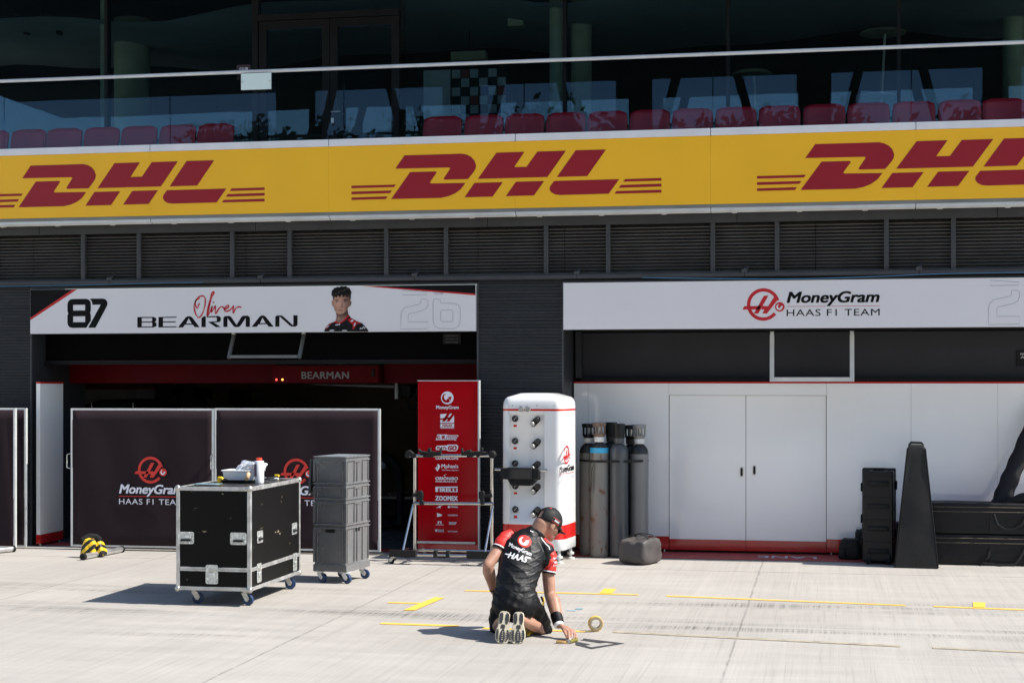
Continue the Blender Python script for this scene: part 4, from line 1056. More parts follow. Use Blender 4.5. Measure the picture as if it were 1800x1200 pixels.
g.mesh2(txt('NO ENTRY', p.x, a.z - .055, q.x, a.z - .03, .02), lambda u, w: (u, 20.892, w)); g.build('lettering', 'printwhite', n); g = MB(); g.mesh2(txt('AREA', p.x, a.z - .095, p.x + .17, a.z - .07, .02), lambda u, w: (u, 20.892, w)); g.build('lettering', 'printwhite', n)
# ================================================================== SCREENS AT THE LEFT
def frame_rect(t, P, w, h, fw, d, name_side='frame_side'):
    """aluminium frame in the local frame P(x, y, z) of width w, height h"""
    for x in (0, w - fw):
        g = MB(P); g.box(x, x + fw, 0, d, 0, h); g.box(x + fw * .42, x + fw * .58, -.002, 0, .01, h - .01); g.build(name_side, 'alupaint', t, bevel=.004)
    for z, nm in ((0, 'frame_bottom'), (h - fw, 'frame_top')):
        g = MB(P); g.box(fw + .001, w - fw - .001, .002, d - .002, z, z + fw); g.build(nm, 'alupaint', t, bevel=.004)
    g = MB(P)
    n = 26; k = 14; rnd = random.Random(int(w * 1000))
    g.add([(fw * .8 + (w - fw * 1.6) * i / n, .012 + .004 * math.sin(i * .7 + j * .3) * (1 if 0 < i < n and 0 < j < k else 0), fw * .8 + (h - fw * 1.6) * j / k) for i in range(n + 1) for j in range(k + 1)],
          [(i * (k + 1) + j, (i + 1) * (k + 1) + j, (i + 1) * (k + 1) + j + 1, i * (k + 1) + j + 1) for i in range(n) for j in range(k)])
    o = g.build('fabric_panel', 'fabric', t, smooth=True); mo = o.modifiers.new('thickness', 'SOLIDIFY'); mo.thickness = -.012
    return o
def screen(x0, x1, y0, y1, h, label, zb=.045):
    L = math.hypot(x1 - x0, y1 - y0); rz = math.atan2(y1 - y0, x1 - x0)
    t = thing('display_screen', label, 'screen', (x0, y0, 0), rz, 'dark framed screens at the garage')
    P = ORIG[t.name] @ Matrix.Translation((0, 0, zb)); frame_rect(t, P, L, h - zb, .030, .04)
    return t, L
sA, LA = screen(-9.575, -7.632, 19.50, 19.535, 1.826, 'left dark framed screen with red ringed emblem behind the flight case')
sB, LB = screen(-7.626, -5.455, 19.535, 19.57, 1.832, 'right dark framed screen behind the grey crate stack, emblem half hidden')
for t, hz, L in ((sA, 0, LA), (sB, 0, LB)):
    P = ORIG[t.name]; zc = at(366, 810, 19.5).z
    g = MB(P); s = 1
    g.tube([(-.002, -.01, zc - .11), (-.04, -.02, zc - .10), (-.04, -.02, zc + .07), (-.002, -.01, zc + .08)], .009, 8); g.build('handle', 'chrome', t, smooth=True)
for t, u, v, ox in ((sA, 385, 205, 180), (sB, 1535, 218, 180)):
    Y = 19.52 if t is sA else 19.55
    c = at(ox + u / 4.5, 780 + v / 4.5, Y); e = at(ox + (u + 100) / 4.5, 780 + v / 4.5, Y)
    fn = lambda u, w, k=1: (u, (19.50 if t is sA else 19.536) + .006 - .003 * k, w)
    team_logo(t, fn, c.x, c.z, e.x - c.x, 'tall', ('bannerred', 'printlilac', 'printlilac', 'printlilac'))
def foot_tube(t, a, b, r):
    a, b = Vector(a), Vector(b); d = (b - a).normalized()
    g = MB(); g.cyl(a, b, r, 14); g.build('foot_tube', 'alu', t, smooth=True)
    for p, q in ((a, a - d * .02), (b, b + d * .02)):
        g = MB(); g.lathe([(r * 1.25, 0), (r * 1.3, .03), (r * 1.0, .04)], p - (q - p).normalized() * .012, 14, (q - p).normalized()); g.build('end_cap', 'rubber', t, smooth=True)
ft = thing('base_tube', 'silver tube foot with black end caps lying under the striped sandbag', 'base tube', (-8.83, 18.8, 0))
foot_tube(ft, (-8.865, 18.40, .042), (-8.78, 19.30, .042), .034)
fu = thing('base_tube', 'silver tube foot cut by the left photo edge, below the leftmost screen', 'base tube', (-10.2, 18.7, 0))
foot_tube(fu, (-10.45, 18.50, .042), (-10.17, 19.10, .042), .034)
# two screens at the far left edge
for (px0, px1, Y, lab) in ((-70, 27, 19.38, 'foremost dark screen cut by the left photo edge'), (-40, 46, 19.52, 'second dark screen standing behind the foremost one at left edge')):
    xa, xb = at(px0, 720, Y).x, at(px1, 720, Y).x
    t, L = screen(xa, xb, Y, Y, at(20, 717, Y).z, lab, .02)
# striped sandbag
sb = thing('sandbag', 'black and yellow striped sandbag on the silver tube by the screen', 'sandbag', (-8.87, 18.75, 0))
m, tt, pp = newmat('striped sandbag cloth')
tc = tt.nodes.new('ShaderNodeTexCoord'); sx = tt.nodes.new('ShaderNodeSeparateXYZ'); tt.links.new(tc.outputs['Object'], sx.inputs[0])
def _m(op, a, b):
    n = tt.nodes.new('ShaderNodeMath'); n.operation = op
    for i, q in enumerate((a, b)):
        if isinstance(q, (int, float)): n.inputs[i].default_value = q
        else: tt.links.new(q, n.inputs[i])
    return n.outputs[0]
wv = _m('FRACT', _m('MULTIPLY', _m('ADD', _m('MULTIPLY', sx.outputs[0], -.9), _m('ADD', _m('MULTIPLY', sx.outputs[2], .8), _m('MULTIPLY', sx.outputs[1], .5))), 10.5), 0)
st = _m('GREATER_THAN', wv, .5); mxx = tt.nodes.new('ShaderNodeMix'); mxx.data_type = 'RGBA'; mxx.inputs[6].default_value = (.012, .012, .012, 1); mxx.inputs[7].default_value = (.78, .50, .02, 1)
tt.links.new(st, mxx.inputs[0]); tt.links.new(mxx.outputs[2], pp.inputs['Base Color']); pp.inputs['Roughness'].default_value = .5
nn = tt.nodes.new('ShaderNodeTexNoise'); nn.inputs['Scale'].default_value = 18; bb = tt.nodes.new('ShaderNodeBump'); bb.inputs['Strength'].default_value = .7; bb.inputs['Distance'].default_value = .02
tt.links.new(tc.outputs['Object'], nn.inputs['Vector']); tt.links.new(nn.outputs[0], bb.inputs['Height']); tt.links.new(bb.outputs[0], pp.inputs['Normal'])
def lump(c, dims, seed, amp=.12, flat=0., nu=28, nv=18):
    rnd = random.Random(seed); ph = [rnd.uniform(0, 6) for _ in range(6)]; g = MB(); vs = []
    for i in range(nv + 1):
        t = math.pi * i / nv
        for j in range(nu):
            a = 2 * math.pi * j / nu
            e = .75
            cx, cyy, cz = math.sin(t) * math.cos(a), math.sin(t) * math.sin(a), math.cos(t)
            sg_ = lambda v: math.copysign(abs(v) ** e, v)
            k = 1 + amp * (math.sin(3 * a + ph[0]) * math.sin(2 * t + ph[1]) + .5 * math.sin(5 * a + ph[2] + 3 * t) + .4 * math.sin(9 * a + ph[3]) * math.sin(4 * t))
            z = sg_(cz) * dims[2] * k
            vs.append((c[0] + sg_(cx) * dims[0] * k, c[1] + sg_(cyy) * dims[1] * k, max(c[2] + z, flat)))
    fs = [(i * nu + j, (i + 1) * nu + j, (i + 1) * nu + (j + 1) % nu, i * nu + (j + 1) % nu) for i in range(nv) for j in range(nu)]
    return g.add(vs, fs)
c0 = gp(160, 978)
# pouches are built further down, once soft boxes are available
# ================================================================== FLIGHT CASE
def caster(t, x, y, top, r=.05, yaw=0., name='caster', blue=True, P=None, plate='galv'):
    """swivel wheel under the point (x, y, top)"""
    Q = (P or Matrix.Identity(4)) @ Matrix.Translation((x, y, 0)) @ Matrix.Rotation(yaw, 4, 'Z')
    g = MB(Q); g.box(-.05, .05, -.045, .045, top - .008, top); g.lathe([(.035, 0), (.03, -.018), (.02, -.02)], (0, 0, top - .008), 14)
    for s in (-1, 1): g.prism([(-.03, top - .028), (.03, top - .028), (.055, r + .012), (.040, r - .016), (.015, r - .012)], s * .024 - .002, s * .024 + .002)
    g.add([(-.03, -.026, top - .027), (.03, -.026, top - .027), (.03, .026, top - .027), (-.03, .026, top - .027)], [(0, 1, 2, 3)])
    c = g.build(name, plate, t)
    w = MB(Q @ Matrix.Translation((.035, 0, r)) @ Matrix.Rotation(R(90), 4, 'X'))
    w.m = 0; w.lathe([(r * .62, -.019), (r * .93, -.018), (r, -.008), (r, .008), (r * .93, .018), (r * .62, .019)], (0, 0, 0), 24)
    w.m = 1; w.lathe([(.012, -.021), (r * .62, -.016), (r * .62, .016), (.012, .021)], (0, 0, 0), 18)
    w.build('wheel', ['bluewheel' if blue else 'rubber', 'rubber' if blue else 'capgrey'], c, smooth=True)
    return c
def recessed(t, P, kind, w=.145, h=.105):
    """dish with a handle or a twist latch, lying in the local plane y = 0 facing -y"""
    g = MB(P); rr = .018
    O = [(x, z) for cx, cz, a in ((w / 2 - rr, h / 2 - rr, 0), (-w / 2 + rr, h / 2 - rr, 90), (-w / 2 + rr, -h / 2 + rr, 180), (w / 2 - rr, -h / 2 + rr, 270)) for x, z in arc(cx, cz, rr, a, a + 90, 4)]
    I = [(x * .74, z * .70) for x, z in O]; n = len(O)
    g.add([(x, -.004, z) for x, z in O] + [(x, -.004, z) for x, z in I] + [(x * .94, .012 - .014, z * .94) for x, z in I] + [(x, 0, z) for x, z in O],
          [(i, (i + 1) % n, (i + 1) % n + n, i + n) for i in range(n)] + [(i + n, (i + 1) % n + n, (i + 1) % n + 2 * n, i + 2 * n) for i in range(n)] + [tuple(range(2 * n, 3 * n))] + [((i + 1) % n, i, i + 3 * n, (i + 1) % n + 3 * n) for i in range(n)])
    for i in range(8):
        a = i * math.pi / 4 + .39; g.lathe([(.0045, 0), (.003, .002), (0, .0025)], (w * .43 * math.copysign(min(1, abs(math.cos(a)) * 1.3), math.cos(a)), -.004, h * .42 * math.copysign(min(1, abs(math.sin(a)) * 1.3), math.sin(a))), 6, (0, -1, 0))
    o = g.build('handle_dish' if kind == 'handle' else 'latch_dish', 'galv', t)
    g = MB(P)
    if kind == 'handle':
        g.box(-w * .30, w * .30, -.020, -.004, -h * .27, -h * .09); g.m = 1; g.box(-w * .32, w * .32, -.012, -.003, h * .02, h * .08)
        g.build('grip', ['rubber', 'galv'], o, bevel=.003)
    else:
        g.box(-w * .22, w * .22, -.016, -.003, -h * .20, h * .06); g.box(-w * .12, w * .12, -.022, -.016, -h * .04, h * .02); g.m = 1; g.box(-w * .2, w * .2, -.010, -.003, h * .09, h * .30)
        g.build('butterfly_latch', ['galv', 'steel'], o, bevel=.003)
cx0, cx1, cy0, cy1, cz0, cz1 = -6.185, -5.425, 14.84, 16.35, .150, 1.150
fc = thing('flight_case', 'scuffed black flight case with aluminium edges on blue castors', 'flight case', ((cx0 + cx1) / 2, (cy0 + cy1) / 2, 0))
zs = cz0 + .205
g = MB(); g.box(cx0 + .006, cx1 - .006, cy0 + .006, cy1 - .006, zs + .02, cz1 - .006); body = g.build('body', 'laminate', fc)
g = MB(); g.box(cx0 + .006, cx1 - .006, cy0 + .006, cy1 - .006, cz0 + .006, zs - .02); g.build('base_tray', 'laminate', fc)
g = MB(); g.box(cx0 + .03, cx1 - .03, cy0 + .03, cy1 - .03, cz1 - .0055, cz1 - .003); g.build('top_sheet', 'laminatetop', fc)
e = .036
def edge(a, b, nm='edge_trim'):
    g = MB(); a, b = Vector(a), Vector(b); d = b - a
    ax = [i for i in range(3) if abs(d[i]) > 1e-6][0]; oth = [i for i in range(3) if i != ax]
    lo, hi = Vector(a), Vector(b)
    for i in oth:
        out = (a[i] > ((cx0, cy0, cz0)[i] + (cx1, cy1, cz1)[i]) / 2)
        lo[i] = a[i] - e if out else a[i]; hi[i] = a[i] if out else a[i] + e
    g.box(lo.x, hi.x, lo.y, hi.y, lo.z, hi.z)
    # rivets on the outward faces
    n = max(2, int(d.length / .17))
    for k in range(n):
        p = a + d * ((k + .5) / n)
        if ax != 1: 
            q = Vector(p); q.y = cy0
            if abs(a.y - cy0) < 1e-6:
                if ax == 0: q.z = (lo.z + hi.z) / 2
                else: q.x = (lo.x + hi.x) / 2
                g.lathe([(.006, 0), (.004, .003), (0, .0035)], q, 8, (0, -1, 0))
        if ax != 0 and abs(a.x - cx1) < 1e-6:
            q = Vector(p); q.x = cx1
            if ax == 1: q.z = (lo.z + hi.z) / 2
            else: q.y = (lo.y + hi.y) / 2
            g.lathe([(.006, 0), (.004, .003), (0, .0035)], q, 8, (1, 0, 0))
    g.build(nm, 'aluworn', fc, bevel=.003)
for x in (cx0, cx1):
    for y in (cy0, cy1): edge((x, y, cz0 + .036), (x, y, cz1 - .036))
for z in (cz0, cz1):
    for y in (cy0, cy1): edge((cx0 + .0365, y, z), (cx1 - .0365, y, z))
    for x in (cx0, cx1): edge((x, cy0 + .0365, z), (x, cy1 - .0365, z))
for x in (cx0, cx1):
    for y in (cy0, cy1):
        for z in (cz0, cz1):
            s = (1 if x == cx0 else -1, 1 if y == cy0 else -1, 1 if z == cz0 else -1); g = MB()
            g.ell((x + s[0] * .012, y + s[1] * .012, z + s[2] * .012), (.030, .030, .030), nu=14, nv=10)
            for ax in range(3):
                d = [0, 0, 0]; d[ax] = s[ax]; c = Vector((x + s[0] * .016, y + s[1] * .016, z + s[2] * .016))
                g.tube([c, c + Vector(d) * .05], [.026, .020], 8)
            g.build('ball_corner', 'steel', fc, smooth=True)
for z in (zs - .019, zs + .001):
    g = MB(); zz1 = z + .018
    g.box(cx0 + .0365, cx1 - .0365, cy0 - .001, cy0 + .006, z, zz1); g.build('seam_trim', 'aluworn', fc, bevel=.002)
    g = MB(); g.box(cx1 - .006, cx1 + .001, cy0 + .0365, cy1 - .0365, z, zz1); g.build('seam_trim', 'aluworn', fc, bevel=.002)
Zf = lambda u, v: cp(280 + u / 3.75, 770 + v / 3.75, 15.6)
def front(u, v): p = at(280 + u / 3.75, 770 + v / 3.75, cy0); return Matrix.Translation((p.x, cy0 - .001, p.z))
def sideP(u, v):
    # hit of the view ray with the plane x = cx1
    px, py = 280 + u / 3.75, 770 + v / 3.75; t = (px - 900) / FPX; y = cx1 * (CY + t * SY) / (t * CY - SY)
    zc = -cx1 * SY + y * CY
    return Matrix.Translation((cx1 + .001, y, CAMH + (672 - py) * zc / FPX)) @ Matrix.Rotation(R(90), 4, 'Z')
recessed(fc, front(176, 655), 'handle', .165, .118); recessed(fc, front(522, 661), 'handle', .165, .118)
recessed(fc, front(347, 896), 'latch', .125, .185)
for u, v, k in ((662, 648, 'handle'), (889, 594, 'handle'), (657, 885, 'latch'), (893, 814, 'latch')): recessed(fc, sideP(u, v), k, .165 if k == 'handle' else .125, .118 if k == 'handle' else .185)
for x, y, yaw in ((cx0 + .13, cy0 + .14, .3), (cx1 - .10, cy0 + .12, -.15), (cx1 - .10, cy1 - .14, .2), (cx0 + .13, cy1 - .14, 1.)): caster(fc, x, y, cz0 - .001, .056, yaw, plate='steel')
# things lying on the case
ZT = cz1 - .002
def on_top(px, py):           # point of the case top seen at a photo position
    zc = FPX * (CAMH - ZT) / (py - 672); return cp(px, py, zc)
c = at(418, 848, 15.62); P0 = on_top(420, 846)
yb = 15.62
def T(px, py, y=yb): return at(px, py, y)
tub = thing('plastic_tub', 'white plastic tub on the flight case with crumpled film inside', 'tub', (T(418, 840).x, yb, ZT))
a, b = T(389.5, 825), T(450, 825); zt = T(418, 826).z; zb_ = ZT + .012
g = MB()
def frust(g, x0, x1, y0, y1, z0, z1, k0, rim=True):
    r0 = lambda x0, x1, y0, y1, z: [(x0, y0, z), (x1, y0, z), (x1, y1, z), (x0, y1, z)]
    dx, dy = (x1 - x0) * k0, (y1 - y0) * k0
    rings = [r0(x0 + dx, x1 - dx, y0 + dy, y1 - dy, z0), r0(x0 + .012, x1 - .012, y0 + .012, y1 - .012, z1 - .012), r0(x0, x1, y0, y1, z1 - .010), r0(x0, x1, y0, y1, z1), r0(x0 + .018, x1 - .018, y0 + .018, y1 - .018, z1), r0(x0 + dx + .008, x1 - dx - .008, y0 + dy + .008, y1 - dy - .008, z0 + .008)]
    vs = sum(rings, []); n = len(rings)
    g.add(vs, [(3, 2, 1, 0)] + [(4 * i + j, 4 * i + (j + 1) % 4, 4 * i + 4 + (j + 1) % 4, 4 * i + 4 + j) for i in range(n - 1) for j in range(4)] + [(4 * n - 4, 4 * n - 3, 4 * n - 2, 4 * n - 1)])
frust(g, a.x, b.x, yb - .02, yb + .25, zb_ + .004, zt, .075); g.build('basin', 'tubwhite', tub, bevel=.008)
tr = thing('paint_tray', 'shallow black tray under the white tub on the flight case', 'tray', (T(425, 846).x, yb, ZT))
a2, b2 = T(397, 845), T(454, 845); g = MB(); frust(g, a2.x, b2.x, yb - .16, yb + .20, ZT + .001, ZT + .034, .04); g.build('tray', 'hardplastic', tr, bevel=.004)
lump((T(436, 820).x, yb + .12, zt + .02), (.135, .10, .05), 11, .35).build('plastic_film', 'plasticfilm'); fo = bpy.data.objects['plastic_film']; recentre(fo); tag(fo, 'crumpled clear plastic film bag in the white tub', 'plastic bag')
bt = thing('squeeze_bottle', 'white cleaning bottle with red cap standing on the flight case', 'bottle', (T(459, 840).x, yb, ZT))
p = T(459, 842); g = MB(); hb2 = T(459, 808.5).z - ZT; rb = (T(467.3, 830).x - T(451, 830).x) / 2
g.lathe([(rb * .9, 0), (rb, .012), (rb, hb2 * .93), (rb * .92, hb2 * .98), (rb * .5, hb2)], (p.x, yb - .06, ZT), 28); g.build('bottle', 'tubwhite', bt, smooth=True)
g = MB(); vs = [(p.x + (rb + .001) * math.cos(R(a)), yb - .06 + (rb + .001) * math.sin(R(a)), ZT + hb2 * k) for a in range(190, 265, 10) for k in (.28, .86)]
g.add(vs, [(2 * i, 2 * i + 2, 2 * i + 3, 2 * i + 1) for i in range(7)]); g.build('label', 'purple', bt)
g = MB(); g.lathe([(rb * .62, hb2), (rb * .62, hb2 + .022), (rb * .5, hb2 + .027), (0, hb2 + .027)], (p.x, yb - .06, ZT), 20); g.build('screw_cap', 'redcap', bt, smooth=True)
tm = thing('tape_measure', 'yellow and black tape measure left of the white tub', 'tape measure', (T(388, 842).x, yb - .10, ZT))
a3 = T(388, 842, yb - .1); g = MB(); g.prism([(a3.x - .035, ZT + .001), (a3.x + .03, ZT + .001), (a3.x + .036, ZT + .04), (a3.x + .015, ZT + .062), (a3.x - .03, ZT + .062)], yb - .12, yb - .08); g.build('case', 'yellowsand', tm, bevel=.008)
g = MB(); g.box(a3.x + .02, a3.x + .07, yb - .118, yb - .082, ZT + .001, ZT + .045); g.build('grip', 'rubber', tm, bevel=.008)
wk = thing('wooden_handled_tool', 'tool with a round pale wooden handle at the tub front', 'tool', (T(436, 838).x, yb - .09, ZT + .03))
a4 = T(436.5, 837, yb - .16); g = MB(); g.tube([a4 + Vector((-.012, -.02, -.02)), a4 + Vector((.003, -.03, .0)), a4 + Vector((.006, -.02, .022))], .023, 12, rnd=True); g.build('handle', 'wood', wk, smooth=True)
g = MB(); g.tube([a4 + Vector((-.01, -.015, -.02)), a4 + Vector((-.03, .06, -.022))], .006, 8); g.build('shaft', 'steel', wk)
br_ = thing('black_brush', 'flat black handled brush on the case right of the bottle', 'brush', (T(470, 838).x, yb, ZT))
a5, b5 = T(457, 837, yb - .02), T(482, 836, yb + .05); g = MB(); g.bar((a5.x, yb - .02, ZT + .035), (b5.x, yb + .05, ZT + .05), .03, .018); g.box(a5.x - .05, a5.x + .0, yb - .06, yb + .0, ZT + .0, ZT + .045); g.build('brush', 'hardplastic', br_, bevel=.005)
mk = thing('marker_tube', 'white marker tube with yellow cap lying on the flight case', 'marker', (T(480, 842).x, yb, ZT))
a6, b6 = on_top(461, 843), on_top(489, 843.5)
g = MB(); g.cyl(a6 + Vector((0, 0, .014)), b6 + Vector((0, 0, .014)), .012, 12); g.build('barrel', 'tubwhite', mk, smooth=True)
c6 = on_top(484, 841); g = MB(); g.cyl(c6 + Vector((-.02, .05, .03)), c6 + Vector((.025, .04, .03)), .013, 12); g.build('cap', 'yellowsand', mk, smooth=True)
a7, b7 = on_top(340, 850.5), on_top(393, 849.5)
g = MB(); g.prism([(0, 0), (.01, 0), (.01, .001), (0, .001)], 0, .001) if 0 else None
g.box(a7.x, b7.x, a7.y - .05, a7.y + .12, ZT + .0005, ZT + .004); o = g.build('plastic_sheet', 'bluefilm'); recentre(o); tag(o, 'pale blue plastic sheet lying flat on the case\'s front left', 'plastic sheet')

# ================================================================== CRATE STACK
ang = R(-9); ux = Vector((math.cos(ang), math.sin(ang), 0)); uy = Vector((-math.sin(ang), math.cos(ang), 0))
c_fr = gp(606.7, 1025)          # front right wheel
org = Vector((c_fr.x, c_fr.y, 0)) - ux * .36 - uy * .05
dl = thing('crate_dolly', 'grey plastic dolly on blue wheels under the stacked crates', 'dolly', org, ang)
PD = ORIG[dl.name]
CW, CD = .40, .60
g = MB(PD); g.box(0, CW, 0, CD, .125, .20); g.box(.01, CW - .01, .01, CD - .01, .2005, .21); g.build('deck', 'crate', dl, bevel=.006)
for x, y, yw in ((.06, .06, -.3), (CW - .05, .06, -.2), (CW - .06, CD - .08, .1), (.06, CD - .08, .2)): caster(dl, x, y, .124, .052, yw, P=PD, plate='alupaint')
def crate_obj(z0, h, label, kind):
    t = thing('euro_crate', label, 'crate', org + Vector((0, 0, z0)), ang, 'grey crates in the tall stack')
    Pm = ORIG[t.name]; g = MB(Pm); i = .012
    # shell with wall thickness
    O = lambda k, z: [(k, k, z), (CW - k, k, z), (CW - k, CD - k, z), (k, CD - k, z)]
    rings = [O(i + .004, .0), O(i, h - .05), O(i, h), O(i + .02, h), O(i + .02, .02)]
    vs = sum(rings, []); n = len(rings)
    g.add(vs, [(3, 2, 1, 0)] + [(4 * a + j, 4 * a + (j + 1) % 4, 4 * a + 4 + (j + 1) % 4, 4 * a + 4 + j) for a in range(n - 1) for j in range(4)] + [(4 * n - 4, 4 * n - 3, 4 * n - 2, 4 * n - 1)])
    body = g.build('body', 'crate', t, bevel=.003)
    g = MB(Pm)
    def rim(z, d):
        g.box(0, CW, -.002, i, z, z + d); g.box(0, CW, CD - i, CD + .002, z, z + d); g.box(CW - i, CW + .0, i + .0005, CD - i - .0005, z, z + d); g.box(0, i, i + .0005, CD - i - .0005, z, z + d)
    rim(h - .012, .012); rim(h - .050, .009)
    g.build('rim', 'crate', t, bevel=.002)
    g = MB(Pm)
    zt_ = h - .0505
    for x in (0, CW - .022): g.box(x, x + .022, -.0015, i, .012, zt_)
    for x in (.045, CW - .055): g.box(x, x + .010, .001, i, .012, zt_)
    for y in (.03, .205, .275, .41, .48 + .08): g.box(CW - i, CW - .0015, y, y + .012, .012, zt_); g.box(.0015, i, y, y + .012, .012, zt_)
    g.box(.03, .09, .0005, i, h - .085, h - .051); g.build('ribs', 'crate', t, bevel=.002)
    g = MB(Pm)
    if kind == 'slot':
        g.box(CW / 2 - .055, CW / 2 + .055, .0085, .0125, h - .090, h - .056); g.build('hand_hole', 'black', t)
        g = MB(Pm); g.box(CW - .0125, CW - .0085, CD / 2 - .055, CD / 2 + .055, h - .090, h - .056); g.build('hand_hole', 'black', t)
    else:
        g.box(.11, CW - .13, .002, .0115, h - .068, h - .051); g.build('hand_grip', 'crate', t, bevel=.002)
        g = MB(Pm); g.box(CW - .0115, CW - .002, CD / 2 - .08, CD / 2 + .08, h - .068, h - .051); g.build('hand_grip', 'crate', t, bevel=.002)
    return t
zz_ = .2105
hs = [.425, .275, .165, .285]
for h, lab, k in zip(hs, ('tallest grey crate at the bottom of the stack, with open hand slots', 'grey crate second from the bottom of the stack', 'shallow grey crate third from the bottom of the stack', 'grey crate topmost of the stack on the blue wheeled dolly'), ('slot', '', '', '')):
    tp = crate_obj(zz_, h, lab, k); zz_ += h + .001
Pt = PD @ Matrix.Translation((0, 0, zz_ - hs[-1]))
g = MB(Pt)
for k in range(7): g.box(.03, CW - .03, .02 + k * .082, .075 + k * .082, hs[-1] - .006, hs[-1] + .002)
g.build('lid_slats', 'crate', tp, bevel=.002)
lb = thing('loose_lid', 'dark loose lid hanging on the left side of the topmost crate', 'lid', org - ux * .05 + Vector((0, 0, .95)), ang)
g = MB(ORIG[lb.name]); g.prism([(-.022, .0), (.004, .02), (.026, .36), (.018, .375), (.0, .375)], .02, .42); g.build('lid', 'cratedark', lb, bevel=.006)

# ================================================================== RED SPONSOR BOARD
rb_ = thing('sponsor_board', 'tall glossy red board with a column of white sponsor logos', 'board', (-4.6, 19.62, 0))
bx0, bx1, YR = -4.985, -4.205, 19.62
g = MB(); g.box(bx0 + .004, bx1 - .012, YR, YR + .05, .155, 2.176); g.build('panel', 'boardred', rb_, bevel=.003)
g = MB(); g.box(bx0 + .004, bx1 - .012, YR - .001, YR + .05, .06, .1545); g.build('base_band', 'wallred', rb_, bevel=.003)
g = MB(); g.box(bx1 - .0115, bx1 + .012, YR - .004, YR + .054, .06, 2.186); g.build('edge_strip', 'alupaint', rb_, bevel=.003)
g = MB(); g.box(bx0, bx1 - .012, YR - .004, YR + .054, 2.1765, 2.186); g.build('top_strip', 'alupaint', rb_)
g = MB(); g.box(bx0 + .0, bx1 - .04, YR - .03, YR - .002, .158, .190); g.build('cross_rail', 'alu', rb_, bevel=.006)
for x in (bx0 + .08, bx1 - .08):
    g = MB(); g.box(x - .03, x + .03, YR - .08, YR + .13, 0, .03); g.box(x - .015, x + .015, YR + .01, YR + .04, .03, .06); g.build('foot', 'steel', rb_, bevel=.004)
fr_ = lambda u, w, k=1: (u, YR - .0022 * k, w)
K = lambda u, v: (lambda p: (p.x, p.z))(at(720 + u / 4, 660 + v / 4, YR))
def ktxt(g, s, u0, u1, v0, v1, bold=.02, shear=0., k=1):
    p, q = K(u0, v1), K(u1, v0); g.mesh2(txt(s, p[0], p[1], q[0], q[1], bold, shear), lambda u, w: fr_(u, w, k))
def kpoly(g, Ls, k=1): g.mesh2(polys2([[K(*q) for q in L] for L in Ls]), lambda u, w: fr_(u, w, k))
def klogo(fill):
    g = MB(); fill(g); g.build('sponsor_logo', ['printlilac', 'boardred'], rb_)
def L1(g):
    c = K(265, 156); r = (K(309, 156)[0] - K(221, 156)[0]) / 2
    g.mesh2(disc(c[0], c[1], r), lambda u, w: fr_(u, w, 1)); g.m = 1; g.mesh2(emblem_arrow(c[0] - .04 * r, c[1], r * 1.15), lambda u, w: fr_(u, w, 2)); g.m = 0
    ktxt(g, 'MoneyGram', 187, 346, 210, 241, .035)
def L2(g):
    kpoly(g, [[(216, 270), (313, 266), (313, 362), (216, 362)]]); g.m = 1
    kpoly(g, [[(262, 268), (284, 268), (250, 322), (228, 322)], [(300, 266), (322, 266), (280, 322), (258, 322)], [(208, 302), (290, 290), (284, 304), (204, 312)], [(214, 333), (313, 331), (313, 337), (214, 339)]], 2)
    ktxt(g, 'HAAS', 230, 302, 342, 357, .04, .35, 2); g.m = 0
    kpoly(g, [[(216, 366), (313, 366), (313, 370), (216, 370)]])
def L3(g):
    kpoly(g, [[(196, 413), (226, 413), (216, 452), (184, 452)], [(228, 413), (264, 413), (254, 452), (218, 452)]]); g.m = 1
    ktxt(g, 'G', 192, 214, 420, 446, .05, .2, 2); ktxt(g, 'R', 226, 250, 420, 446, .05, .2, 2); g.m = 0
    for i, s in enumerate(('TOYOTA', 'GAZOO', 'Racing')): ktxt(g, s, 262 - i * 2, (344, 334, 330)[i], 416 + i * 13, 428 + i * 13, .05, .2)
def L4(g):
    kpoly(g, [[(192, 492), (262, 490), (272, 484), (330, 484), (342, 494), (340, 514), (326, 530), (270, 530), (262, 522), (188, 522), (183, 508)]]); g.m = 1
    ktxt(g, "PLAY'n", 192, 260, 498, 517, .04, .25, 2); ktxt(g, 'GO', 270, 332, 492, 524, .06, .2, 2); g.m = 0
def L5(g): ktxt(g, 'COMMSCOPE', 182, 343, 566, 588, .05)
def L6(g):
    kpoly(g, [[(194, 622), (206, 622), (216, 640), (196, 672), (184, 656), (200, 642)], [(180, 650), (196, 634), (190, 650), (188, 662)]])
    ktxt(g, 'Mphasis', 224, 343, 622, 656, .02); ktxt(g, 'The Next Applied', 226, 343, 660, 668, .02)
def L7(g):
    ktxt(g, 'ORIONIBO', 182, 340, 712, 732, .04, .15); ktxt(g, 'INSURANCE', 184, 333, 738, 748, .03, 0); kpoly(g, [[(242, 698), (250, 698), (250, 704), (242, 704)], [(254, 690), (258, 690), (258, 694), (254, 694)]])
def L8(g):
    ktxt(g, 'IRELLI', 212, 338, 792, 816, .06); kpoly(g, [[(182, 780), (338, 778), (338, 788), (200, 789), (200, 816), (182, 816)]])
def L9(g): ktxt(g, 'ZOOMEX', 181, 339, 845, 877, .06)
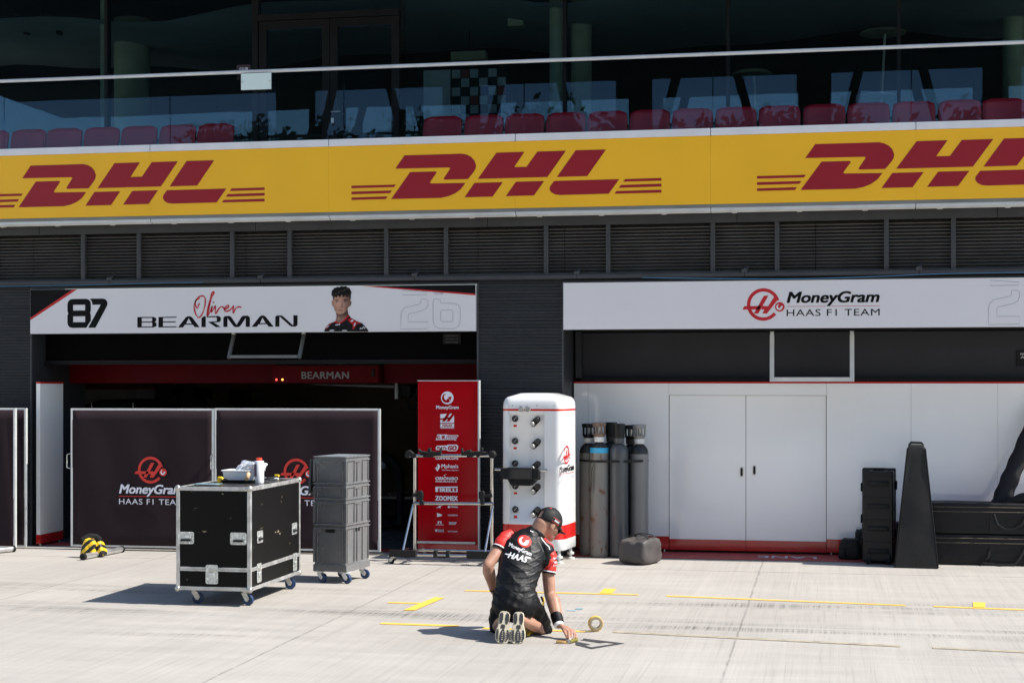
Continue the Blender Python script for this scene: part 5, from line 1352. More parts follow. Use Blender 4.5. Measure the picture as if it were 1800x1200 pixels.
def L10(g):
    kpoly(g, [[(186, 932), (206, 916), (234, 908), (214, 922), (222, 930), (202, 926)], [(192, 964), (226, 974), (228, 984), (194, 992)], [(198, 1022), (224, 1022), (224, 1042), (217, 1042), (217, 1028), (205, 1028), (205, 1042), (198, 1042)], [(180, 1080), (196, 1078), (196, 1090), (188, 1098), (180, 1090)]])
    kpoly(g, [[(184, 1046), (240, 1046), (240, 1049), (184, 1049)], [(276, 1042), (324, 1042), (324, 1045), (276, 1045)]])
    c = K(276, 922); r = K(284, 922)[0] - c[0]; g.mesh2(disc(c[0], c[1], r), lambda u, w: fr_(u, w, 1))
    ktxt(g, 'infobip', 288, 340, 914, 930, .03); ktxt(g, 'SCHUBERTH', 270, 338, 975, 985, .02); ktxt(g, 'TRICORP', 276, 330, 1028, 1040, .04)
    ktxt(g, 'CITROEN'[:0] + 'STRAIGHT', 200, 242, 1080, 1088, .02); ktxt(g, 'MEDICINE', 200, 242, 1090, 1098, .02); ktxt(g, 'TAITTINGER', 268, 336, 1090, 1098, .02)
for L in (L1, L2, L3, L4, L5, L6, L7, L8, L9, L10): klogo(L)

# ================================================================== TUBE RACK
YK = 19.05
rk = thing('tube_trolley', 'chrome tube trolley with black rubber cradles before the red board', 'trolley', (-4.5, YK, 0))
K2 = lambda u, v, y=YK: at(660 + u / 5.217, 770 + v / 5.217, y)
def tb(a, b, r=.0195, nm='tube', m='chrome'):
    g = MB(); g.cyl(a, b, r, 14); return g.build(nm, m, rk, smooth=True)
zB = .12
uL, uR = K2(362, 500), K2(1068, 500)
def V3(x, y, z): return Vector((x, y, z))
tb(V3(uL.x, YK, zB), V3(uL.x, YK, K2(362, 165).z), .021, 'upright'); tb(V3(uR.x, YK, zB), V3(uR.x, YK, K2(1068, 170).z), .021, 'upright')
tb(V3(K2(300, 0).x, YK - .045, K2(300, 158).z), V3(K2(1085, 0).x, YK - .045, K2(1085, 158).z), .021, 'cross_tube')
tb(V3(uL.x, YK - .045, K2(362, 592).z), V3(uR.x + .02, YK - .045, K2(1068, 597).z), .021, 'cross_tube')
p = K2(350, 605); q = K2(250, 1000, YK - .28); tb(V3(p.x, YK - .02, p.z), V3(q.x, YK - .28, .14), .014, 'brace')
p = K2(1080, 620); tb(V3(p.x, YK - .02, p.z), V3(uR.x - .02, YK - .33, .14), .014, 'brace')
xl = K2(140, 1010, YK - .35).x; xr = uR.x + .12
tb(V3(uL.x, YK, .135), V3(uR.x, YK, .135), .019, 'base_tube'); tb(V3(xl, YK - .34, .115), V3(xr, YK - .34, .115), .019, 'base_tube')
for x in (uL.x, uR.x): tb(V3(x, YK - .34, .118), V3(x, YK + .34, .118), .019, 'base_tube')
tb(V3(uL.x + .12, YK - .02, .16), V3(uL.x - .02, YK - .33, .13), .013, 'brace')
for u0, u1 in ((130, 375), (840, 1060)):
    a, b = K2(u0, 1000, YK - .36), K2(u1, 1070, YK - .36); g = MB(); g.box(a.x, b.x, YK - .40, YK - .28, .088, .105); g.box(a.x, b.x, YK - .40, YK - .385, .1055, .175); g.build('tray', 'hardplastic', rk, bevel=.003)
for u in (548, 662):
    a = K2(u, 1040, YK - .36); g = MB(); g.box(a.x - .022, a.x + .022, YK - .375, YK - .30, .09, .17); g.build('clamp', 'rubber', rk, bevel=.005)
a, b = K2(548, 1040, YK - .36), K2(662, 1040, YK - .36); g = MB(); g.box(a.x + .023, b.x - .023, YK - .37, YK - .31, .085, .10); g.build('clamp_bar', 'rubber', rk, bevel=.004)
for x, y in ((xl + .03, YK - .34), (xl + .03, YK + .34), (xr - .03, YK - .34), (xr - .03, YK + .34)): caster(rk, x, y, .095, .038, 2.6, blue=False, plate='steel')
tb(V3(xl + .03, YK - .34, .118), V3(xl + .03, YK + .34, .118), .016, 'base_tube'); tb(V3(xr - .03, YK - .34, .118), V3(xr - .03, YK + .34, .118), .016, 'base_tube')
def cradle(poly, d=.09, y=YK - .05):
    g = MB(); pts = [K2(*q) for q in poly]; g.prism([(p.x, p.z) for p in pts], y - d / 2, y + d / 2); g.build('cradle', 'rubber', rk, bevel=.006)
cradle([(282, 165), (285, 130), (300, 110), (325, 105), (350, 125), (385, 150), (382, 176), (345, 178), (328, 160), (318, 182), (300, 180)], .06)
cradle([(402, 95), (410, 90), (425, 112), (490, 120), (490, 140), (430, 142), (410, 125)], .07)
cradle([(490, 88), (518, 84), (520, 118), (600, 122), (604, 84), (614, 84), (614, 155), (560, 160), (530, 172), (450, 172), (450, 150), (490, 140)], .06)
cradle([(797, 88), (808, 86), (816, 122), (860, 104), (886, 104), (890, 120), (940, 118), (940, 150), (890, 172), (850, 170), (846, 150), (800, 155)], .06)
cradle([(930, 116), (990, 118), (1035, 128), (1000, 142), (975, 150), (960, 172), (938, 168)], .08)
cradle([(970, 88), (995, 82), (996, 112), (972, 112)], .05)
c = K2(1078, 147); g = MB(); g.lathe([(.0, -.045), (.035, -.04), (.048, -.015), (.048, .015), (.035, .04), (.0, .045)], (c.x, YK - .04, c.z), 18, (0, 1, 0)); g.build('cradle', 'rubber', rk, smooth=True)
cradle([(395, 500), (405, 480), (430, 474), (446, 490), (450, 540), (440, 560), (458, 575), (456, 606), (418, 612), (416, 568), (396, 545)], .07)
cradle([(352, 498), (394, 502), (394, 535), (352, 532)], .06)
cradle([(958, 486), (1000, 476), (1012, 500), (1008, 560), (1010, 604), (975, 604), (972, 566), (958, 540)], .07)
cradle([(1010, 512), (1075, 505), (1078, 538), (1012, 536)], .06)

# ================================================================== WHITE CABINET
ca = R(-6); cc_ = Vector((-3.41, 19.43, 0))
cb = thing('white_cabinet', 'tall rounded white cabinet with black dials and red bands', 'cabinet', cc_, ca)
PC = ORIG[cb.name]; HW, HD = .39, .325
def cabp(u, v, dent=.035):     # local point of the front seen at zoom position (840,670; 3.529)
    px, py = 840 + u / 3.529, 670 + v / 3.529; Pi = PC.inverted(); o = Pi @ Vector((0, 0, CAMH)); d = (Pi.to_3x3() @ (CR * ((px - 900) / FPX) + CF + UP * ((672 - py) / FPX)))
    t = (-HD + dent - o.y) / d.y; return o + d * t
RX0, RX1 = cabp(190, 0, 0).x, cabp(413, 0, 0).x
def ring(z, k, dent, hw=HW, hd=HD, r=.105):
    pts = []
    def front_pts():
        L = []
        for x, d in ((RX0, 0), (RX0 + .014, dent), ((RX0 + RX1) / 2, dent), (RX1 - .016, dent), (RX1, 0)): L.append((x, -hd + d))
        return L
    pts += front_pts()
    pts += arc(hw - r, -hd + r, r, -90, 0, 7); pts += arc(hw - r, hd - r, r, 0, 90, 7); pts += arc(-hw + r, hd - r, r, 90, 180, 7); pts += arc(-hw + r, -hd + r, r, 180, 270, 7)
    return [(x * k, y * k, z) for x, y in pts]
taper = lambda z: 1.0 + .012 * (1 - z / 1.9)
zsq = [(.15, .93, 0), (.155, .98, 0), (.165, 1, 0), (.288, 1, 0), (.2905, 1, 0), (.46, 1, 0), (.4625, 1, 0), (.50, 1, 0), (.53, 1, .035), (1.10, 1, .035), (1.765, 1, .035), (1.795, 1, 0), (1.8195, 1, 0), (1.822, 1, 0), (1.842, 1, 0), (1.8445, 1, 0), (1.875, 1, 0), (1.925, .985, 0), (1.96, .95, 0), (1.985, .88, 0), (2.02, .60, 0), (2.03, .52, 0), (2.034, .3, 0)]
rings = [ring(z, k * taper(z), d) for z, k, d in zsq]; n = len(rings[0])
g = MB(PC)
for a in range(len(rings) - 1):
    zm = (zsq[a][0] + zsq[a + 1][0]) / 2; g.m = 1 if (.289 < zm < .461 or 1.8205 < zm < 1.8435) else 0
    g.add(rings[a] + rings[a + 1], [(j, (j + 1) % n, n + (j + 1) % n, n + j) for j in range(n)])
g.m = 0; g.add(rings[-1], [tuple(range(n))]); g.add(rings[0], [tuple(range(n))[::-1]])
g.build('shell', ['white_shell', 'shellred'], cb, smooth=True, angle=50)
YF = -HD + .035
for u, v, red in ((232, 232, 1), (232, 370, 1), (232, 508, 0), (234, 649, 1), (234, 793, 2)):
    c = cabp(u, v); g = MB(PC); g.lathe([(.039, .0), (.039, .018), (.035, .024), (.031, .018), (.029, .014), (0, .014)], (c.x, YF, c.z), 24, (0, -1, 0)); dl_ = g.build('dial', 'gauge', cb, smooth=True)
    g = MB(PC); g.bar((c.x - .015, YF - .016, c.z - .015), (c.x + .02, YF - .016, c.z + .02), .004, .003); g.build('needle', 'printwhite', dl_)
    if red:
        h = .026 if red == 1 else .05
        g = MB(PC); g.box(c.x - .021, c.x + .021, YF - .006, YF, c.z - .072 - h, c.z - .072); g.build('red_label', 'shellred', cb, bevel=.002)
for u, v, u2, v2 in ((370, 236, 343, 263), (372, 374, 345, 401), (372, 512, 345, 538), (372, 652, 345, 682), (372, 796, 345, 826)):
    a, b = cabp(u, v), cabp(u2, v2); d = Vector((b.x - a.x, 0, b.z - a.z)); nn_ = Vector((-d.z, 0, d.x)).normalized()
    an = math.degrees(math.atan2(d.z, d.x)); poly = arc(b.x, b.z, .038, an - 90, an + 90, 10) + arc(a.x, a.z, .038, an + 90, an + 270, 10)
    g = MB(PC); g.prism(poly, YF - .010, YF - .0005); rg = g.build('regulator', 'black', cb, bevel=.004)
    g = MB(PC); g.lathe([(.032, 0), (.032, .03), (.028, .036), (0, .034)], (a.x, YF - .010, a.z), 20, (0, -1, 0)); g.build('dial', 'gauge', rg, smooth=True)
    g = MB(PC); g.lathe([(.029, 0), (.027, .045), (.023, .050), (0, .050)], (b.x, YF - .010, b.z), 18, (0, -1, 0)); g.build('knob', 'knob', rg, smooth=True)
YF = -HD
for u in (277, 316):
    c = cabp(u, 171); g = MB(PC); g.lathe([(.036, 0), (.036, .012), (.028, .016), (.022, .010), (.012, .010), (.010, .02), (0, .02)], (c.x, YF - .004, c.z), 20, (0, -1, 0)); g.build('hose_socket', 'steel', cb, smooth=True)
for u in (220, 372, 478):
    c = cabp(u, 150); g = MB(PC); g.lathe([(.006, 0), (.004, .003), (0, .003)], (c.x, YF - .003, c.z), 8, (0, -1, 0)); g.build('screw', 'black', cb)
# black handset tray held on a cross tube
c = cabp(290, 545); zt0 = c.z
g = MB(PC); xa, xb = cabp(128, 545).x, cabp(450, 545).x; g.cyl((xa, YF - .10, zt0), (xb, YF - .10, zt0), .020, 14); g.build('cross_tube', 'chrome', cb, smooth=True)
xl_, xr_ = cabp(205, 0).x, cabp(362, 0).x
g = MB(PC); g.box(xl_, xr_, YF - .16, YF - .05, cabp(0, 600).z, cabp(0, 526).z); mt = g.build('monitor', 'hardplastic', cb, bevel=.008)
g = MB(PC); g.box(xl_ + .012, xr_ - .012, YF - .1635, YF - .1605, cabp(0, 592).z, cabp(0, 534).z); g.build('screen', 'screen', mt)
for s, ua, ub in ((-1, 166, 204), (1, 363, 404)):
    a, b = cabp(ua, 0).x, cabp(ub, 0).x
    g = MB(PC); g.box(a, b, YF - .14, YF - .06, cabp(0, 598).z, cabp(0, 530).z); g.build('clamp', 'rubber', cb, bevel=.006)
g = MB(PC); g.prism([(cabp(210, 0).x, cabp(0, 602).z), (cabp(385, 0).x, cabp(0, 602).z), (cabp(348, 0).x, cabp(0, 636).z), (cabp(230, 0).x, cabp(0, 636).z)], YF - .13, YF - .03); g.build('lower_tray', 'rubber', cb, bevel=.004)
for u in (240, 290, 335):
    a = cabp(u, 628); g = MB(PC); g.cyl((a.x, YF - .131, a.z), (a.x, YF - .15, a.z), .014, 10); g.build('tray_knob', 'hardplastic', cb)
for x, y in ((HW - .07, -HD + .06), (HW - .07, HD - .06), (-HW + .07, -HD + .06), (-HW + .07, HD - .06)):
    g = MB(PC); g.lathe([(.055, 0), (.055, .02), (.02, .026), (.02, .055), (.045, .06), (.045, .085), (.02, .09), (.02, .155)], (x, y, 0), 18); g.build('levelling_foot', 'alupaint', cb, smooth=True)
g = MB(PC); g.cyl((HW - .16, -.06, .065), (HW - .11, -.06, .065), .064, 20); g.build('wheel', 'rubber', cb, smooth=True)
fs_ = lambda u, w, k=1: PC @ Vector((HW + .004 * taper(w) + .0015 * k + .001, u, w))
def sidep(u, v):
    px, py = 840 + u / 3.529, 670 + v / 3.529; Pi = PC.inverted(); o = Pi @ Vector((0, 0, CAMH)); d = (Pi.to_3x3() @ (CR * ((px - 900) / FPX) + CF + UP * ((672 - py) / FPX)))
    t = (HW - o.x) / d.x; return o + d * t
cL = sidep(548, 455); eT = sidep(548, 397)
team_logo(cb, fs_, cL.y, cL.z, eT.z - cL.z, 'tall', ('printred', 'printwhite', 'printblack', 'printgrey'), 1.2)

# ================================================================== GAS CYLINDERS
gp_name = 'gas cylinders strapped together'
def cylinder(x, y, h, body, cap, capkind, label, band=False, r=.115, lab=None, drop=0.):
    t = thing('gas_cylinder', label, 'gas cylinder', (x, y, 0), 0, gp_name)
    hs_ = h - .235
    g = MB(); g.lathe([(0, .0), (r * .86, 0), (r * .97, .012), (r, .04), (r, hs_ - .13)], (x, y, 0), 32); g.build('body', body, t, smooth=True)
    g = MB(); prof = [(r + .0004, hs_ - .13)] + [(r * math.cos(R(a)) * .97 + .003, hs_ - .13 + .13 * math.sin(R(a))) for a in range(8, 72, 9)] + [(.042, hs_ + .01), (.042, hs_ + .03), (0, hs_ + .03)]
    g.lathe(prof, (x, y, 0), 32); g.build('shoulder', cap[1], t, smooth=True)
    g = MB(); g.lathe([(.062, hs_ - .005), (.066, hs_ + .055), (.050, hs_ + .06)], (x, y, 0), 20); g.build('neck_label', 'paper' if lab else cap[1], t, smooth=True)
    z0, z1 = hs_ + .055, h; g = MB(); rc = .074
    if capkind == 'guard':          # open guard: collar below, ring above, three webs
        g.lathe([(rc * .82, z0), (rc * 1.06, z0 + .04), (rc * .98, z0 + .045), (rc * .75, z0 + .005)], (x, y, 0), 24, cap=False)
        g.lathe([(rc * 1.10, z1 - .05), (rc * 1.18, z1 - .01), (rc * 1.12, z1), (rc * .85, z1), (rc * .92, z1 - .05)], (x, y, 0), 24, cap=False)
        for a in (-60, 30, 75, 150, 215, 255):
            c_, s_ = math.cos(R(a)), math.sin(R(a)); g.tube([(x + rc * 1.0 * c_, y + rc * 1.0 * s_, z0 + .03), (x + rc * 1.02 * c_, y + rc * 1.02 * s_, z1 - .03)], [(.018, .010)] * 2, 8)
    else:
        g.lathe([(rc * .92, z0), (rc * .96, z0 + .05), (rc * 1.05, z1 - .02), (rc * 1.02, z1), (rc * .5, z1 + .002), (0, z1 + .002)], (x, y, 0), 24)
    cg = g.build('valve_guard', cap[0], t, smooth=True)
    g = MB(); g.lathe([(.018, hs_ + .03), (.018, z1 - .05), (.03, z1 - .045), (.03, z1 - .015), (0, z1 - .012)], (x, y, 0), 12); g.cyl((x, y, z0 + .06), (x + .05, y - .02, z0 + .06), .011, 8); g.build('valve', 'steel', t, smooth=True)
    if band:
        g = MB(); zb1 = at(1054, 787, y - r).z; zb0 = at(1054, 796, y - r).z; g.lathe([(r + .001, zb0), (r + .001, zb1)], (x, y, 0), 32); g.build('paint_band', 'blueband', t, smooth=True)
    return t
cylinder(-2.905, 20.12, 1.645, 'cylrust', ('hardplastic', 'cylshoulder'), 'guard', 'dark shouldered gas cylinder nearest the white cabinet', lab=1)
cylinder(-2.745, 19.93, 1.665, 'cylrust', ('caprust', 'cylshoulder'), 'guard', 'rusty gas cylinder with a bright blue band and brown guard', True, lab=1)
cylinder(-2.502, 19.95, 1.652, 'cyldark', ('hardplastic', 'cyldark'), 'closed', 'dark blue grey gas cylinder in the middle of the group')
cylinder(-2.266, 20.10, 1.639, 'cylgrey', ('capgrey', 'cylshoulder'), 'guard', 'gas cylinder behind the black bag, with a pale grey guard', lab=1)
cylinder(-2.640, 20.27, 1.66, 'cyldark', ('hardplastic', 'cylshoulder'), 'closed', 'gas cylinder hidden behind the blue banded one, black cap showing')
cylinder(-2.395, 20.30, 1.625, 'cyldark', ('hardplastic', 'cylshoulder'), 'guard', 'gas cylinder at the back between the middle and pale capped ones')
zst = at(1054, 810.5, 19.8).z
g = MB(); loop = [(-3.025, 20.12), (-2.99, 20.02), (-2.84, 19.835), (-2.745, 19.808), (-2.62, 19.82), (-2.502, 19.828), (-2.40, 19.87), (-2.22, 19.985), (-2.148, 20.08), (-2.16, 20.18), (-2.34, 20.42), (-2.64, 20.40), (-2.93, 20.25)]
nl = len(loop); g.add([(x, y, zst + dz) for x, y in loop for dz in (-.014, .014)], [(2 * i, 2 * ((i + 1) % nl), 2 * ((i + 1) % nl) + 1, 2 * i + 1) for i in range(nl)])
o = g.build('cylinder_strap', 'rubber'); mo = o.modifiers.new('thickness', 'SOLIDIFY'); mo.thickness = .004; recentre(o); tag(o, 'black webbing strap around the gas cylinders', 'strap')
g = MB(); p = [at(1045, 813, 19.80), at(1040, 828, 19.80), at(1040.5, 845, 19.80), at(1038.5, 863, 19.80)]
g.tube(p, [(.016, .003)] * 4, 8, up=(1, 0, 0)); o = g.build('strap_end', 'rubber'); recentre(o); tag(o, 'loose black strap end hanging before the blue banded cylinder', 'strap')

# ================================================================== BAGS AND CASES AT THE RIGHT
def softbox(W, D, H, k=.0, puff=.03, seed=0, nx=14, ny=10, nz=9, taper=0., hollow=.0, ee=6.):
    """stuffed box with rounded edges, local coordinates, base on z = 0"""
    rnd = random.Random(seed); bm = bmesh.new(); bmesh.ops.create_grid(bm, x_segments=2, y_segments=2, size=.5); bm.free()
    g = MB(); ph = [rnd.uniform(0, 6) for _ in range(8)]
    def sup(u, v, w):
        q = (abs(u) ** ee + abs(v) ** ee + abs(w) ** ee) ** (1 / ee); u, v, w = u / q, v / q, w / q
        bul = 1 + puff * (1 - max(abs(u), abs(v), abs(w)) ** 3 * .0) * .5
        x = u * W / 2 * (1 - taper * (w + 1) / 2); y = v * D / 2 * (1 - taper * .6 * (w + 1) / 2); z = (w + 1) / 2 * H
        wr = puff * (.5 * math.sin(9 * u + 5 * w + ph[0]) * math.sin(7 * v + ph[1]) + .4 * math.sin(15 * w + 6 * u + ph[2]))
        if w > -.9: x += wr * W * .25 * (abs(u) > .8); y += wr * D * .35 * (abs(v) > .8); z += wr * H * .3 * (w > .8) - hollow * (1 - u * u) * (w > .8)
        return (x, y, z)
    for ax in range(3):
        for sgn in (-1, 1):
            na, nb = (ny, nz) if ax == 0 else ((nx, nz) if ax == 1 else (nx, ny)); vs = []
            for i in range(na + 1):
                for j in range(nb + 1):
                    a, b = i / na * 2 - 1, j / nb * 2 - 1
                    a, b = math.sin(a * math.pi / 2), math.sin(b * math.pi / 2)
                    vs.append(sup(*((sgn, a, b) if ax == 0 else ((a, sgn, b) if ax == 1 else (a, b, sgn)))))
            fl_ = (sgn > 0) != (ax == 1)
            F = [(i * (nb + 1) + j, (i + 1) * (nb + 1) + j, (i + 1) * (nb + 1) + j + 1, i * (nb + 1) + j + 1) for i in range(na) for j in range(nb)]
            g.add(vs, F if fl_ else [f[::-1] for f in F])
    return g
def place(g, P):
    h = MB(P); h.add(g.v, g.f); return h
Psb = Matrix.Translation((-8.935, 18.66, .006)) @ Matrix.Rotation(R(10), 4, 'Z') @ Matrix.Rotation(R(9), 4, 'Y')
place(softbox(.205, .13, .235, puff=.09, seed=51, taper=.30, ee=4), Psb).build('bag_pouch', m, sb, smooth=True, angle=80)
Psb2 = Matrix.Translation((-8.80, 18.76, .006)) @ Matrix.Rotation(R(-6), 4, 'Z') @ Matrix.Rotation(R(-14), 4, 'Y')
place(softbox(.15, .15, .205, puff=.09, seed=53, taper=.34, ee=4), Psb2).build('bag_pouch', m, sb, smooth=True, angle=80)
g = MB(); g.tube([(-8.99, 18.64, .205), (-8.92, 18.68, .252), (-8.86, 18.71, .245), (-8.81, 18.73, .20)], [(.05, .014)] * 4, 10, up=(0, 1, 0)); g.build('strap', 'rubber', sb, smooth=True)
kb = thing('holdall_bag', 'worn dark brown holdall standing before the gas cylinders', 'bag', (-2.2, 19.2, 0), R(-12))
PB = ORIG[kb.name]
pa, pb_ = gp(1087, 991), gp(1141, 996)
kb.location = Vector(((pa.x + pb_.x) / 2 + .05, (pa.y + pb_.y) / 2 + .26, 0)); kb.rotation_euler.z = R(-20)
ORIG[kb.name] = PB = Matrix.Translation(kb.location) @ Matrix.Rotation(R(-20), 4, 'Z')
place(softbox(.41, .52, .32, puff=.085, seed=4, hollow=.022, taper=.10, ee=5), PB).build('body', 'bagbrown', kb, smooth=True, angle=80)
for y in (-.1, .1):
    g = MB(PB); g.tube([(-.12, y, .31), (-.08, y * .8, .345), (.0, y * .5, .352), (.1, y * .8, .345), (.15, y, .31)], [(.016, .006)] * 5, 8, up=(0, 0, 1)); g.build('carry_handle', 'fabricblack', kb, smooth=True)
# tall hard case on wheels
hk = thing('hard_case', 'tall ribbed black hard case with grips standing upright on wheels', 'case', (.632, 19.90, 0), R(-4))
PH = ORIG[hk.name]; W, D, Hh = .36, .34, 1.11
H2 = lambda v: CAMH + (672 - (760 + v / 4.8)) * 19.3 / FPX
g = MB(PH); g.box(-W / 2, W / 2, -D / 2, D / 2 - .1, .03, Hh); g.build('shell', 'hardplastic', hk, bevel=.022, seg=3)
g = MB(PH); g.box(-W / 2 - .018, W / 2 + .018, D / 2 - .099, D / 2 + .08, .02, Hh + .02); g.build('lid', 'hardplastic', hk, bevel=.02, seg=3)
for v in (428, 618, 806, 995):
    z = H2(v); g = MB(PH); g.box(-.125, .125, -D / 2 - .006, -D / 2 + .01, z - .034, z + .034); dsh = g.build('grip_plate', 'black', hk, bevel=.012)
    g = MB(PH); g.box(-.105, .105, -D / 2 - .020, -D / 2 - .0065, z - .020, z + .020); g.build('grip', 'rubber', dsh, bevel=.008)
for v in (345, 528, 715, 900):
    z = H2(v) ; g = MB(PH); g.box(-W / 2 - .004, W / 2 + .004, -D / 2 - .004, -D / 2 + .2, z - .026, z - .018); g.build('rib', 'hardplastic', hk, bevel=.003)
for x in (-.115, .115):
    g = MB(PH); g.box(x - .028, x + .028, -D / 2 - .012, -D / 2 + .03, .05, .13); g.build('wheel_housing', 'hardplastic', hk, bevel=.006)
    g = MB(PH); g.cyl((x - .02, -D / 2 + .01, .042), (x + .02, -D / 2 + .01, .042), .041, 18); g.build('wheel', 'rubber', hk, smooth=True)
for s, zs_ in ((1, (.93, .36)), (-1, (.90, .52, .24))):
    for z in zs_:
        g = MB(PH); g.box(s * (W / 2 + .016), s * (W / 2 + .034), D / 2 - .13, D / 2 + .0, z - .05, z + .05); g.build('latch', 'rubber', hk, bevel=.006)
g = MB(PH); g.box(-.07, .07, -.05, .02, Hh + .0, Hh + .028); g.box(-W / 2 + .02, -W / 2 + .08, -.05, .02, Hh, Hh + .02); g.box(W / 2 - .08, W / 2 - .02, -.05, .02, Hh, Hh + .02); g.build('top_handle', 'rubber', hk, bevel=.006)
# tall padded pyramid cover
pk = thing('padded_cover', 'tall tapering black padded cover standing like a narrow pyramid', 'cover', (1.055, 19.62, 0), R(-3))
PP = ORIG[pk.name]; g = MB(PP); nz = 16; rings = []
for i in range(nz + 1):
    t = i / nz; hw = .245 + (.103 - .245) * t; hd = .22 + (.10 - .22) * t; z = 1.385 * t; r = .02
    b_ = .006 * math.sin(t * 9 + 1)
    L = [(-hw, -hd - b_), (-hw * .5, -hd - .004 * math.sin(t * 13)), (0, -hd - .01 * math.sin(t * 3.1) + .004 * math.sin(t * 21)), (hw * .5, -hd - .005 * math.sin(t * 11 + 2)), (hw, -hd), (hw + b_, 0), (hw, hd), (0, hd), (-hw, hd), (-hw - b_, 0)]
    rings.append([(x, y, z) for x, y in L])
rings.append([(x * .80, y * .8, 1.432) for x, y, z in rings[-1]]); n = len(rings[0])
for a in range(len(rings) - 1): g.add(rings[a] + rings[a + 1], [(j, (j + 1) % n, n + (j + 1) % n, n + j) for j in range(n)])
g.add(rings[-1], [tuple(range(n))]); g.build('cover', 'pyramidcloth', pk, bevel=.012, seg=2, angle=50)
g = MB(PP); g.tube([(.249, -.215, .01), (.105, -.098, 1.39)], .006, 6); g.tube([(-.249, -.215, .01), (-.105, -.098, 1.39)], .005, 6); g.build('piping', 'black', pk)
g = MB(PP); g.tube([(-.085, -.02, 1.42), (-.06, -.02, 1.455), (.06, -.02, 1.452), (.082, -.02, 1.42)], [(.014, .006)] * 4, 8, up=(0, 1, 0)); g.build('carry_handle', 'rubber', pk, smooth=True)
# long black bags stacked behind
for k, (z0, lab) in enumerate(((.004, 'lower long black padded bag by the wall at the right edge'), (.372, 'upper long black padded bag on top of the lower one at right'))):
    t = thing('long_bag', lab, 'bag', (2.45, 20.06, z0), 0, 'long black padded bags by the wall')
    P = ORIG[t.name]; L = 2.5; hgt = .362
    h = MB(P); q = softbox(L, .44, hgt, puff=.022, seed=20 + k, nx=60, ny=14, nz=14, ee=22); h.add(q.v, q.f); h.build('body', 'fabricblack', t, smooth=True, angle=80)
    for z in (hgt - .045, hgt - .10): 
        g = MB(P); g.tube([(-L / 2 + .04, -.222, z), (L / 2 - .04, -.222, z)], .005, 6); g.build('stitched_seam', 'stitch', t)
    for x in (-.52, -.12, .55):
        g = MB(P); g.box(x - .022, x + .022, -.228, -.222, .01, hgt - .11); g.build('webbing', 'rubber', t)
    g = MB(P)
    if k == 0: g.tube(spline3 := [(-.54, -.235, .20), (-.56, -.25, .10), (-.64, -.27, .03), (-.45, -.27, .012), (-.26, -.27, .02), (-.2, -.25, .10), (-.14, -.235, .22)], [(.016, .004)] * 7, 8, up=(0, 1, 0))
    else: g.tube([(-.5, -.23, .24), (-.46, -.25, .12), (-.38, -.25, .06), (-.28, -.25, .06), (-.18, -.25, .12), (-.12, -.23, .24)], [(.016, .004)] * 6, 8, up=(0, 1, 0))
    g.build('carry_loop', 'rubber', t, smooth=True)
def bagtube(pts, rr, label, seed):
    g = MB(); P = spline3d(pts, 8); rr2 = [rr[0] + (rr[1] - rr[0]) * i / (len(P) - 1) for i in range(len(P))]
    rnd = random.Random(seed); rr2 = [(r * (1 + .06 * math.sin(i * 1.3 + seed)), r * .55) for i, r in enumerate(rr2)]
    g.tube(P, rr2, 18, up=(0, 1, 0), rnd=True); o = g.build('tube_bag', 'tubecloth', smooth=True, angle=80); recentre(o); return tag(o, label, 'bag', 'soft black tube bags leaning at the right')
def spline3d(pts, n):
    xy = spline([(p[0], p[1]) for p in pts], n); z = spline([(p[2], 0) for p in pts], n); return [(a[0], a[1], b[0]) for a, b in zip(xy, z)]
Tb = lambda px, py, y: tuple(at(px, py, y))
bagtube([Tb(1758, 888, 20.12), Tb(1772, 850, 20.2), Tb(1793, 800, 20.33), Tb(1818, 740, 20.45), Tb(1832, 712, 20.5)], [.115, .085], 'long soft black bag leaning up against the white wall at right edge', 2)
bagtube([Tb(1768, 886, 20.0), Tb(1800, 876, 20.02), Tb(1850, 868, 20.04)], [.05, .09], 'soft black bag lying on the stacked long bags at right edge', 5)
def smallbag(px0, px1, py0, py1, Y, lab, seed, tilt=0.):
    a, b = at(px0, py1, Y), at(px1, py0, Y); t = thing('cloth_bag', lab, 'bag', ((a.x + b.x) / 2, Y, .004), tilt, 'small black cloth bags by the hard case')
    h = MB(ORIG[t.name]); q = softbox(b.x - a.x, .26, b.z - .004, puff=.10, seed=seed, taper=.25); h.add(q.v, q.f); h.build('body', 'fabricblack', t, smooth=True, angle=80)
    g = MB(ORIG[t.name]); w = (b.x - a.x); g.tube([(-w * .2, -.13, b.z * .6), (-w * .22, -.145, b.z * .3), (-w * .18, -.14, .03)], [(.015, .005)] * 3, 8, up=(0, 1, 0)); g.build('strap', 'rubber', t)
smallbag(1473, 1516, 946, 985, 20.25, 'crumpled black cloth bag left of the hard case by the red base', 31, -.1)
smallbag(1500, 1530, 930, 985, 20.45, 'small black cloth bag half hidden behind the hard case', 33)
smallbag(1560, 1592, 917, 985, 20.35, 'black cloth bag in the gap between hard case and tapering cover', 37)
